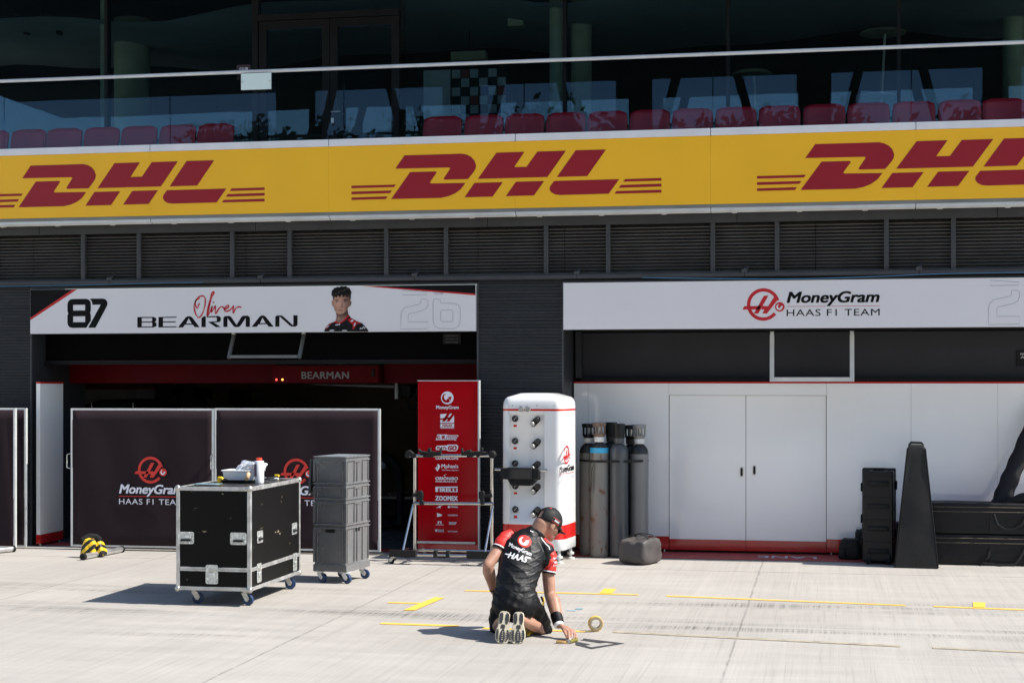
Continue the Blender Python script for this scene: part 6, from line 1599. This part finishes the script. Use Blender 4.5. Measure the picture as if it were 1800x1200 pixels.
# ================================================================== KNEELING MAN
man = thing('person', 'man kneeling on the concrete in black shirt with red sleeves, black cap and shorts', 'person', tuple(gp(905, 1112)))
J = lambda px, py, zc: cp(px, py, zc)
def remeshed(name, g, m, voxel, smooth=2, fac=.5, disp=None):
    o = g.build(name, m, man, smooth=True, angle=180)
    r = o.modifiers.new('r', 'REMESH'); r.mode = 'VOXEL'; r.voxel_size = voxel; r.use_smooth_shade = True
    s = o.modifiers.new('s', 'SMOOTH'); s.iterations = smooth; s.factor = fac
    bpy.context.view_layer.update()
    me = bpy.data.meshes.new_from_object(o.evaluated_get(bpy.context.evaluated_depsgraph_get()))
    o.modifiers.clear(); old = o.data; o.data = me; bpy.data.meshes.remove(old); me.name = name
    if disp:
        I = ORIG[man.name]
        nm = [v.normal.copy() for v in me.vertices]
        for v, nn in zip(me.vertices, nm): v.co += nn * disp(I @ v.co)
    for p in me.polygons: p.use_smooth = True
    if not me.materials: me.materials.append(M[m])
    return o
VF = CF                                   # away from the camera
# --- joints, read off the photograph with a depth for each
hipC = J(905, 1050, 13.72); waist = J(907, 1026, 13.76); mid = J(914, 996, 13.86); chest = J(923, 965, 13.95); yoke = J(931, 948, 14.02); neckb = J(941, 937, 14.06)
shL = J(889, 949, 14.0); shR = J(960, 967, 13.97)
elL = J(857.5, 993, 13.83); wrL = J(868, 1038, 13.98)
elR = J(966.5, 1044, 13.93); wrR = J(982.5, 1097, 13.72)
hipL = J(886, 1054, 13.70); hipR = J(924, 1054, 13.70)
knL = J(874, 1102, 14.06); knR = J(956, 1104, 13.98)
anL = J(885, 1087, 13.56); anR = J(914, 1087, 13.55)
def torso(g, k, neck=True):
    pts = [J(905, 1070, 13.68), hipC, waist, mid, chest, yoke]
    rad = [(.150, .10), (.178, .125), (.170, .115), (.186, .120), (.192, .115), (.135, .088)]
    g.tube(pts, [(a * k, b * k) for a, b in rad], 28, up=VF, rnd=True)
    g.tube([shL + Vector((0, 0, .0)), J(931, 945, 14.03), shR], [.062 * k, .078 * k, .066 * k], 16, rnd=True)
body = MB()
torso(body, .84)
body.tube([yoke, neckb, J(952, 928, 14.08)], [.085, .078, .072], 18, rnd=True)
# arms
def limb(pts, r): body.tube(pts, r, 16, rnd=True)
mix = lambda a, b, t: a + (b - a) * t
limb([shL, mix(shL, elL, .3), mix(shL, elL, .65), elL], [.054, .054, .053, .047])
limb([elL, mix(elL, wrL, .25) + CR * -.004, mix(elL, wrL, .6), wrL], [.046, .054, .045, .032])
limb([shR, mix(shR, elR, .3) , mix(shR, elR, .65), elR], [.056, .055, .054, .050])
limb([elR, mix(elR, wrR, .22) + CR * .012, mix(elR, wrR, .55) + CR * .008, mix(elR, wrR, .85), wrR], [.050, .062, .055, .041, .033])
# legs
limb([hipL, mix(hipL, knL, .5), knL], [.085, .075, .058]); limb([hipR, mix(hipR, knR, .5), knR], [.085, .075, .058])
limb([knL, mix(knL, anL, .3), mix(knL, anL, .7), anL], [.054, .058, .046, .036]); limb([knR, mix(knR, anR, .35), mix(knR, anR, .7), anR], [.055, .062, .050, .038])
# head, local axes f (face), r (right ear), u (crown)
Hc = J(964.5, 918.5, 14.08); HS = 1.13
hf = (CR * .72 + CF * .46 + UP * -.54).normalized(); hu = (CR * .42 + CF * .25 + UP * .88); hu = (hu - hf * hu.dot(hf)).normalized(); hr = hf.cross(hu)
HQ = Matrix((hf, hr, hu)).transposed() * HS
hp = lambda f, r, u: Hc + HQ @ Vector((f, r, u))
body.ell(hp(-.005, 0, .025), (.098, .076, .088), HQ); body.ell(hp(.02, 0, -.035), (.070, .060, .070), HQ)
body.ell(hp(.060, 0, -.075), (.040, .046, .036), HQ); body.ell(hp(.082, 0, -.097), (.022, .026, .018), HQ)
body.ell(hp(.084, 0, -.010), (.018, .034, .014), HQ)             # brow
body.tube([hp(.088, 0, -.012), hp(.106, 0, -.040), hp(.110, 0, -.046)], [.009, .014, .012], 10, rnd=True)
body.ell(hp(.092, 0, -.070), (.014, .024, .008), HQ); body.ell(hp(.052, .045, -.03), (.03, .018, .03), HQ)
body.tube([J(945, 934, 14.05), hp(-.045, 0, -.02)], [.074, .074], 18, rnd=True)
body.tube([J(950, 938, 14.08), hp(.0, 0, -.06)], [.056, .056], 16, rnd=True)
for s in (1, -1):
    E = HQ @ Matrix.Rotation(R(18 * s), 3, 'Z')
    body.ell(hp(-.004, .074 * s, -.018), (.022, .012, .034), E, 14, 10); body.ell(hp(.004, .078 * s, -.040), (.011, .009, .012), E, 10, 8)
# right hand closing on the roller: palm, four fingers, thumb
kn = [J(999.5, 1109.5, 13.61), J(1003.5, 1107.3, 13.63), J(1007.5, 1107.8, 13.65), J(1010.8, 1110, 13.67)]
md = [J(999.8, 1117, 13.555), J(1005, 1115.5, 13.57), J(1010, 1116, 13.60), J(1013, 1117.5, 13.63)]
tp_ = [J(1000.5, 1125, 13.53), J(1004, 1125.5, 13.535), J(1009.5, 1125.3, 13.56), J(1012.3, 1124.3, 13.60)]
pc = J(994, 1103, 13.67)
for i, k in enumerate(kn): body.tube([wrR, mix(wrR, k, .55) + CF * .0, k], [.022, .017, .0115], 10, rnd=True)
for k, m_, t in zip(kn, md, tp_): body.tube([k, m_, t], [.0105, .0092, .0078], 10, rnd=True)
body.tube([mix(wrR, kn[0], .3), J(993.5, 1112, 13.60), J(997, 1121, 13.55)], [.015, .0115, .009], 10, rnd=True)
# left hand resting on the far thigh
hL = J(873, 1048, 14.02)
body.tube([wrL, hL], [(.03, .02), (.038, .018)], 12, rnd=True)
for i in range(4): body.tube([hL + CR * (.006 * i - .012) + UP * .0, hL + CR * (.018 * i - .02) + UP * -.045 + CF * .03, hL + CR * (.02 * i - .02) + UP * -.06 + CF * .055], [.011, .010, .008], 8, rnd=True)
body.tube([hL + CR * .02, hL + CR * .05 + UP * -.02 + CF * .01], [.012, .009], 8, rnd=True)
remeshed('body', body, 'skin', .0055, 2, .4)
# --- shirt
g = MB(); torso(g, 1.0); g.tube([yoke, mix(yoke, neckb, .9)], [.100, .086], 20, rnd=True)

g.tube([J(906, 1062, 13.68), J(906, 1044, 13.72)], [(.182, .128), (.186, .130)], 28, up=VF, rnd=True)
g.tube([shR, mix(shR, elR, .3)], [.072, .066], 16, rnd=True)
ax_t = (yoke - hipC).normalized()
def folds(p):
    d = p - hipC; h = d.dot(UP); x = d.dot(CR)
    low = max(0, min(1, (.44 - h) / .28))
    rg = lambda a, s: max(0, 1 - abs(math.sin(a)) * s) ** 1.5
    w = .0052 * low * rg(h * 34 + x * 13 + 1.1 * math.sin(x * 11 + 1) + .8 * math.sin(h * 19), 1.25)
    w += (.0030 + .0045 * max(0, min(1, (x + .05) * 8))) * low * rg(h * 58 - x * 11 + 2 + 1.3 * math.sin(x * 15), 1.5)
    w += .0034 * rg(h * 21 + x * 25 + .9 * math.sin(h * 23) + .5, 1.7) * max(0, min(1, (x + .12) * 5)) + .0012 * math.sin(h * 52 + x * 40)
    return w
shirt = remeshed('shirt', g, 'shirt', .0065, 5, .5, folds)
# raglan sleeves, their piping and cuffs
def sleeve(pts, r, cuffdir):
    g = MB(); g.tube(pts, r, 20)
    s = remeshed('sleeve', g, 'shirtred', .008, 3, .5, lambda p: .0018 * math.sin(p.dot(UP) * 95 + p.dot(CR) * 50) + .0012 * math.sin(p.dot(CF) * 120 + p.dot(UP) * 60))
    a, b = pts[-1], pts[-2]; d = (a - b).normalized()
    g = MB(); g.m = 0; g.lathe([(r[-1] * 1.00, -.004), (r[-1] * 1.03, .000), (r[-1] * 1.04, .005), (r[-1] * .80, .006)], a, 24, d)
    g.m = 1; g.lathe([(r[-1] * 1.04, .0055), (r[-1] * 1.03, .018), (r[-1] * .78, .018)], a, 24, d)
    g.build('cuff', ['printwhite', 'shirt'], s, smooth=True)
    return s
slR = sleeve([J(952, 948, 14.01), J(961, 962, 13.985), J(966.3, 977, 13.965), J(967, 992, 13.95), J(965.3, 1004, 13.94)], [.034, .058, .062, .061, .058], None)
slL = sleeve([J(901, 937, 14.02), J(891, 943, 13.995), J(884, 952, 13.965), J(878.5, 962.5, 13.94)], [.040, .060, .066, .064], None)
g = MB(); g.tube([J(934, 938, 14.01), J(943, 934, 14.03), J(950, 936, 14.05), J(958, 944, 14.06)], [(.012, .028)] * 4, 10, up=VF)
col = [(931.5, 938, 14.03), (936, 929.5, 14.0), (943, 929.5, 13.985), (951, 934, 13.985), (957.5, 942, 14.0), (959.5, 949, 14.05)]
g = MB()
vs = []
for px, py, zc in col:
    p = J(px, py, zc); p = p + UP * .004 - CF * .006; vs += [p, p + UP * -.045 + CR * -.020 + CF * -.012, p + UP * -.05 + CR * -.026 + CF * .01]
g.add(vs, [(3 * i, 3 * i + 3, 3 * i + 4, 3 * i + 1) for i in range(len(col) - 1)] + [(3 * i + 1, 3 * i + 4, 3 * i + 5, 3 * i + 2) for i in range(len(col) - 1)])
o = g.build('collar', 'shirt', man, smooth=True, angle=180); mo = o.modifiers.new('t', 'SOLIDIFY'); mo.thickness = .009; mo = o.modifiers.new('s', 'SUBSURF'); mo.levels = 2; mo.render_levels = 2
# --- shorts
g = MB()
g.tube([J(905, 1066, 13.66), hipC, J(906, 1038, 13.75)], [(.19, .135), (.192, .138), (.176, .122)], 28, up=VF, rnd=True)
g.tube([hipL, mix(hipL, knL, .45), mix(hipL, knL, .84)], [.100, .096, .086], 18, rnd=True)
g.tube([hipR, mix(hipR, knR, .45), mix(hipR, knR, .82)], [.104, .100, .090], 18, rnd=True)
remeshed('shorts', g, 'shorts', .010, 3, .5, lambda p: .0028 * math.sin(p.dot(UP) * 70 + p.dot(CR) * 38) + .002 * math.sin(p.dot(CR) * 90 - p.dot(UP) * 40))
for k in (knL, knR):
    g = MB(); d = CR * (.02 if k is knR else -.01); g.ell(k + d * .3 + UP * -.008, (.068, .066, .062), None, 22, 14)
    remeshed('knee_pad', g, 'shorts', .008, 2, .5, lambda p: .003 * math.sin(p.dot(CR) * 110 + p.dot(UP) * 60))
# phone or tool peeking from the pocket
g = MB(); p = J(953.5, 1057, 13.78); g.tube([p + UP * .045 + CR * -.01, p + CR * .006, p + UP * -.045 + CR * .012], [.010, .008, .006], 8); g.m = 1; g.tube([p + UP * .04 + CR * .006 + CF * -.008, p + CR * .016 + CF * -.008], [.006, .005], 8); g.tube([p + UP * .0 + CR * .0 + CF * -.012, p + UP * -.03 + CR * .006 + CF * -.012], [.005, .004], 8)
g.build('pocket_strap', ['rubber', 'yellowsand'], man, smooth=True)
# --- shoes: tall soles facing the camera
def shoe(tpx, tpy, bpx, bpy_, zt_, zb_, mirror):
    t, b = J(tpx, tpy, zt_), J(bpx, bpy_, zb_); up_ = (t - b); L = up_.length; up_.normalize()
    side = (CR - up_ * CR.dot(up_)).normalized() * mirror; out = side.cross(up_) * mirror; out = out if out.dot(CF) < 0 else -out
    Q = lambda x, z, y: b + side * x + up_ * z - out * y
    prof = [(0, .020, .006), (.008, .034, .004), (.03, .047, .0), (.07, .053, -.002), (.11, .050, -.003), (.145, .040, -.003), (.18, .036, -.004), (.215, .038, -.004), (.245, .038, -.004), (.262, .030, -.006), (.270, .014, -.006)]
    kz = L / .270; out_l = [(w * 1.17, z * kz) for z, w, s in prof]; sh = [s for z, w, s in prof]
    ol = [(w + s, z) for (w, z), s in zip(out_l, sh)] + [(-w + s, z) for (w, z), s in list(zip(out_l, sh))[::-1]]
    s0 = thing_mesh = MB()
    n = len(ol)
    lay = [(.90, -.004), (1.0, .004), (1.03, .018), (1.0, .034)]
    cx, cz = 0, L / 2
    for a in range(len(lay) - 1):
        A_ = [Q(x * lay[a][0], cz + (z - cz) * (lay[a][0] * .3 + .7), lay[a][1]) for x, z in ol]; B_ = [Q(x * lay[a + 1][0], cz + (z - cz) * (lay[a + 1][0] * .3 + .7), lay[a + 1][1]) for x, z in ol]
        s0.add(A_ + B_, [(j, (j + 1) % n, n + (j + 1) % n, n + j) for j in range(n)])
    s0.add([Q(x * .90, cz + (z - cz) * .97, -.004) for x, z in ol], [tuple(range(n))]); s0.add([Q(x, z, .034) for x, z in ol], [tuple(range(n))[::-1]])
    up = MB()
    up.tube([Q(0, .03, .05), Q(0, .09 * kz, .058), Q(0, .15 * kz, .062), Q(0, .20 * kz, .066), Q(0, .245 * kz, .062)], [(.030, .026), (.046, .036), (.042, .042), (.038, .050), (.028, .046)], 18, up=out, rnd=True)
    up.tube([Q(0, .205 * kz, .07), Q(0, .215 * kz, .115)], [.042, .044], 14)
    sho = up.build('shoe', 'printgrey', man, smooth=True, angle=180)
    so = s0.build('sole', 'solecream', sho, smooth=True, angle=50)
    # dark rubber pads
    pads = [[(.022, .022), (.034, .022), (.045, .045), (.047, .078), (.041, .112), (.030, .118), (.026, .09), (.024, .05)], [(-.022, .022), (-.034, .022), (-.045, .045), (-.047, .078), (-.043, .112), (-.032, .118), (-.027, .09), (-.024, .05)],
            [(-.014, .010), (.014, .010), (.019, .05), (.017, .085), (.008, .118), (-.004, .122), (-.016, .09), (-.019, .05)],
            [(.007, .205), (.013, .168), (.026, .162), (.034, .19), (.035, .225), (.030, .250), (.016, .258), (.009, .240)], [(-.007, .205), (-.013, .168), (-.026, .162), (-.034, .19), (-.035, .225), (-.030, .250), (-.016, .258), (-.009, .240)],
            [(-.016, .126), (.010, .126), (.014, .142), (.008, .158), (-.014, .158), (-.019, .142)]]
    g = MB()
    for L_ in pads:
        vs = [Q(x * 1.17 - .003, z * kz, -.0075) for x, z in L_]; vb = [Q(x * 1.17 - .003, z * kz, -.001) for x, z in L_]; m_ = len(vs)
        g.add(vs + vb, [tuple(range(m_))] + [(j, (j + 1) % m_, m_ + (j + 1) % m_, m_ + j) for j in range(m_)])
    g.m = 1
    for k in range(5):
        for x in (-.031, .0, .031): g.add([Q(x - .003 + dx, (.03 + .016 * k + dz) * kz, -.0085) for dx, dz in ((-.004, 0), (.004, 0), (.004, .006), (-.004, .006))], [(0, 1, 2, 3)])
    c = Q(.0 + .012 * -1, .135 * kz, -.006); 
    g.build('tread_pad', ['soledark', 'solecream'], so)
    g = MB(); g.lathe([(.0, .003), (.008, .003), (.009, .0)], Q(-.004, .142 * kz, -.004), 14, out); g.m = 1; g.lathe([(.0145, 0), (.0145, .0015), (.009, .0015)], Q(-.004, .142 * kz, -.004), 14, out); g.build('logo_stud', ['printgrey', 'soledark'], so)
shoe(888.5, 1073.5, 882.0, 1130.5, 13.50, 13.415, 1)
shoe(911.0, 1074.5, 909.5, 1131.0, 13.48, 13.405, -1)
# --- cap
def capsurf():
    g = MB(); nu, nv = 36, 10; A_, Bx, Cz = .108, .087, .098; c = (-.004, 0, .022); vs = []
    for i in range(nv + 1):
        for j in range(nu):
            a = 2 * math.pi * j / nu
            lo = -.02 + .020 * math.cos(a) - .006                      # lower edge, higher at the front
            th0 = math.asin(max(-1, min(1, lo / Cz))); th = th0 + (math.pi / 2 - th0) * i / nv
            vs.append(hp(c[0] + A_ * math.cos(th) * math.cos(a), c[1] + Bx * math.cos(th) * math.sin(a), c[2] + Cz * math.sin(th) * (1.0)))
    fs = []
    for i in range(nv):
        for j in range(nu):
            a = 2 * math.pi * (j + .5) / nu
            if abs(a - math.pi) < .42 and 1 <= i < 4: continue         # opening above the strap
            fs.append((i * nu + j, i * nu + (j + 1) % nu, (i + 1) * nu + (j + 1) % nu, (i + 1) * nu + j))
    g.add(vs, fs); return g
cp_o = capsurf().build('cap', 'cap', man, smooth=True, angle=180); mo = cp_o.modifiers.new('t', 'SOLIDIFY'); mo.thickness = .004; mo.offset = 0
g = MB(); vs = []
for i in range(13):
    a = R(-62 + 124 * i / 12)
    for k in range(5):
        q = k / 4; L_ = .075 * math.cos(a * .85) * q
        vs.append(hp(-.004 + .106 * math.cos(a) + L_, .086 * math.sin(a) * (1 - .05 * q), .022 - .002 - .020 * q - .018 * (math.sin(a) ** 2)))
g.add(vs, [(i * 5 + k, (i + 1) * 5 + k, (i + 1) * 5 + k + 1, i * 5 + k + 1) for i in range(12) for k in range(4)])
vo = g.build('visor', 'cap', cp_o, smooth=True, angle=180); mo = vo.modifiers.new('t', 'SOLIDIFY'); mo.thickness = .005
g = MB(); g.tube([vs[i * 5 + 4] + (hp(0, 0, .004) - hp(0, 0, 0)) for i in range(13)], .0028, 6); g.build('visor_edge', 'shirtred', cp_o, smooth=True)
g = MB(); g.ell(hp(-.004, 0, .121), (.009, .009, .006), HQ, 12, 8); g.build('button', 'cap', cp_o, smooth=True)
# badge on the cap side, laid on its surface
def on_cap(a, u, k=1.015):
    Cz = .098; th = math.asin(u / Cz); return hp(-.004 + .108 * k * math.cos(th) * math.cos(a), .087 * k * math.cos(th) * math.sin(a), .022 + Cz * k * math.sin(th))
g = MB()
def badge(a0, a1, u0, u1, k, m_):
    g.m = m_; vs = [on_cap(a0 + (a1 - a0) * i / 6, u, k) for i in range(7) for u in (u0, u1)]; g.add(vs, [(2 * i, 2 * i + 2, 2 * i + 3, 2 * i + 1) for i in range(6)])
badge(1.10, 1.85, -.016, .018, 1.022, 0); badge(1.14, 1.81, -.012, .014, 1.03, 1)
g.build('badge', ['shirtred', 'cap'], cp_o)
g = MB(); gl = glyphs('HAAS', .03, .3)
g.mesh2((gl[0], gl[1]), lambda u, w: on_cap(1.70 - .46 * u, -.007 + .016 * w, 1.036)); g.build('badge_lettering', 'printwhite', cp_o)
g = MB(); g.ell(on_cap(2.55, .072, 1.0), (.010, .010, .006), HQ, 10, 6); g.build('back_button', 'shirtred', cp_o)
# sunglasses
g = MB()
g.tube([hp(.078, .072, -.012), hp(.03, .081, -.008), hp(-.01, .082, -.004)], .0035, 6)
for s in (1, -1): g.ell(hp(.093, .034 * s, -.022), (.010, .030, .018), HQ, 14, 8)
g.build('sunglasses', 'blackgloss', man, smooth=True)
# wrist bands
def band(p, q, t0, t1, r, m_, nm):
    a, b = mix(p, q, t0), mix(p, q, t1); d = b - a; g = MB(); g.lathe([(r * .86, 0), (r, .004), (r * 1.02, d.length * .5), (r * .97, d.length - .004), (r * .84, d.length)], a, 22, d.normalized()); g.build(nm, m_, man, smooth=True)
band(elR, wrR, .66, .955, .050, 'shorts', 'wrist_sweatband'); band(elR, wrR, .96, 1.06, .041, 'printwhite', 'wrist_band')
band(elL, wrL, .86, .96, .036, 'rubber', 'wrist_watch')
# --- prints on the shirt, laid on its surface
bpy.context.view_layer.update()
def bvh_of(o):
    I = ORIG[man.name]; me = o.data; return BVHTree.FromPolygons([I @ v.co for v in me.vertices], [tuple(p.vertices) for p in me.polygons])
def refine(g, mx):
    bm = bmesh.new(); vs = [bm.verts.new((a, b, 0)) for a, b in g[0]]
    for f_ in g[1]:
        try: bm.faces.new([vs[i] for i in f_])
        except ValueError: pass
    bmesh.ops.triangulate(bm, faces=bm.faces)
    for _ in range(4):
        es = [e_ for e_ in bm.edges if e_.calc_length() > mx]
        if not es: break
        bmesh.ops.subdivide_edges(bm, edges=es, cuts=1); bmesh.ops.triangulate(bm, faces=bm.faces)
    bm.verts.index_update(); r = ([(v.co.x, v.co.y) for v in bm.verts], [[v.index for v in q.verts] for q in bm.faces]); bm.free(); return r
cam0 = Vector((0, 0, CAMH))
def decal(tree, g, aff, off, mx=1.6):
    """g: 2-D shapes; aff maps them to photo positions where the print sits on the cloth"""
    g = refine((  [aff(*q) for q in g[0]], g[1]), mx); vs = []
    for px, py in g[0]:
        d = (CR * ((px - 900) / FPX) + CF + UP * ((672 - py) / FPX)).normalized()
        h = tree.ray_cast(cam0, d); vs.append((h[0] - d * off) if h[0] else cam0 + d * 13.9)
    m_ = MB(); m_.add(vs, g[1]); return m_
tr_ = bvh_of(shirt)
Zp = lambda u, v: (860 + u / 8.571, 880 + v / 8.571)
rd = disc(0, 0, 1); aff = lambda x, y: Zp(532 + 104 * x, 605 - 92 * y + 12 * x)
decal(tr_, rd, aff, .004).build('chest_emblem', 'shirtred', shirt)
decal(tr_, emblem_arrow(-.02, .02, 1.08), aff, .0065).build('emblem_arrow', 'printwhite', shirt)
gl = glyphs('MoneyGram', .02, .05); aff = lambda u, w: Zp(286 + 340 * u + 22 * w, 700 + 148 * u - 78 * w)
decal(tr_, (gl[0], gl[1]), aff, .004, 2.2).build('back_lettering', 'printwhite', shirt)
hs1 = polys2([[(.0, .52), (.32, .60), (.30, .74), (.02, .66)]])
gl = glyphs('HAAS', .035, .38)
aff = lambda u, w: Zp(275 + 300 * u + 18 * w, 852 + 82 * u - 92 * w)
decal(tr_, (gl[0], gl[1]), aff, .004, 2.2).build('back_lettering', 'printwhite', shirt)
decal(tr_, polys2([[(-.16, .40), (.08, .44), (.09, .64), (-.13, .60)], [(.93, .78), (1.16, .80), (1.08, .98), (.90, .98)]]), aff, .004).build('back_lettering', 'printwhite', shirt)
tb_ = bvh_of(slR)
for k, (v, s) in enumerate(((850, 'BAR'), (905, 'HAAS'), (962, 'F1 TE'))):
    gl = glyphs(s, .05, .0); aff = lambda u, w, v=v: Zp(968 + 52 * u, v + 26 + 8 * u - 30 * w)
    decal(tb_, (gl[0], gl[1]), aff, .003, 2.).build('sleeve_lettering', 'printwhite', slR)
pp_ = [Zp(770, 520), Zp(800, 575), Zp(850, 640), Zp(900, 690), Zp(912, 735)]
I = ORIG[man.name]; tr2 = BVHTree.FromPolygons([I @ v.co for o_ in (shirt, slR) for v in o_.data.vertices], [tuple(i + (len(shirt.data.vertices) if o_ is slR else 0) for i in p.vertices) for o_ in (shirt, slR) for p in o_.data.polygons])
decal(tr2, stroke(spline(pp_, 5), 1.2), lambda x, y: (x, y), .004).build('piping', 'printwhite', slR)
decal(tr2, polys2([[Zp(618, 440), Zp(668, 462), Zp(666, 474), Zp(616, 452)]]), lambda x, y: (x, y), .012).build('collar_mark', 'printwhite', shirt)

# ================================================================== TOOLS ON THE GROUND
rl = thing('hand_roller', 'small hand roller with tan handle and olive drum under the man\'s fingers', 'roller', tuple(gp(998, 1133)))
a, b = cp(977.5, 1128.0, 13.44), cp(1000, 1130.0, 13.43)
g = MB(); g.lathe([(.004, 0), (.016, .003), (.019, .012), (.019, (b - a).length - .01), (.012, (b - a).length)], a, 18, (b - a).normalized()); g.build('handle', 'tan', rl, smooth=True)
a2, b2 = cp(1001.0, 1131.6, 13.42), cp(1013.5, 1127.6, 13.53)
a2.z = b2.z = .0175
g = MB(); d = (b2 - a2); g.lathe([(.004, 0), (.0165, .001), (.017, .004), (.017, d.length), (.0, d.length)], a2, 20, d.normalized()); g.build('drum', 'olive', rl, smooth=True)
g = MB(); g.box(*(lambda c: (c.x - .010, c.x + .012, c.y - .014, c.y - .002, .004, .036))(mix(b, a2, .5))); g.tube([a2 - d.normalized() * .008, a2 + d.normalized() * .002], .0085, 10); g.tube([mix(b, a2, .2), mix(b, a2, .6) + UP * .02, mix(a2, b2, .4) + UP * .026], .004, 8); g.build('bracket', 'steel', rl, bevel=.002)
tr0 = thing('tape_roll', 'roll of yellow floor tape standing on edge, tape running from it', 'tape roll', tuple(gp(1045, 1111)))
c = cp(1045.5, 1097.3, 13.98); Ro, Ri, Wd = .0655, .042, .05
c = Vector((gp(1045.5, 1110.5).x, gp(1045.5, 1110.5).y + .05, Ro + .003)); axd = (CF * 1 + CR * -.05).normalized()
g = MB(); g.m = 0; g.lathe([(Ro - .003, 0), (Ro, .002), (Ro, Wd - .002), (Ro - .003, Wd)], c - axd * Wd / 2, 40, axd, False)
g.m = 1; g.lathe([(Ri, 0), (Ri + .003, -.0005), (Ro - .003, 0)], c - axd * Wd / 2, 40, axd, False); g.lathe([(Ro - .003, Wd), (Ri, Wd)], c - axd * Wd / 2, 40, axd, False)
g.build('tape', ['tape', 'tapeglue'], tr0, smooth=True)
g = MB(); g.lathe([(Ri, Wd), (Ri - .004, Wd), (Ri - .004, -.001), (Ri, -.001)], c - axd * Wd / 2, 40, axd, False); g.build('core', 'oldtape', tr0, smooth=True)
e0 = c + UP * (-Ro); g = MB()
g.add([(-2.04, 13.893, .0055), (-2.04, 13.962, .0055), (e0.x + .0, e0.y + .03, .010), (e0.x + .01, e0.y - .038, .010)], [(0, 3, 2, 1)]); g.build('loose_end', 'tapeglue', tr0)
yl = thing('yellow_kneeling_pad', 'yellow wedge shaped pad with a black mark under the man\'s shins', 'pad', tuple(gp(933, 1112)))
q = [gp(922, 1109), gp(938, 1108.5), gp(941, 1112.5), gp(927, 1119)]
g = MB(); g.add([(p.x, p.y, .005) for p in q] + [(p.x, p.y, h) for p, h in zip(q, (.06, .055, .045, .02))], [(3, 2, 1, 0), (4, 5, 6, 7), (0, 1, 5, 4), (1, 2, 6, 5), (2, 3, 7, 6), (3, 0, 4, 7)]); g.build('pad', 'yellowsand', yl, bevel=.006)
g = MB(); p = gp(925, 1112.5); g.bar((p.x, p.y - .02, .055), (p.x + .05, p.y - .01, .055), .01, .006); g.build('strap', 'rubber', yl)
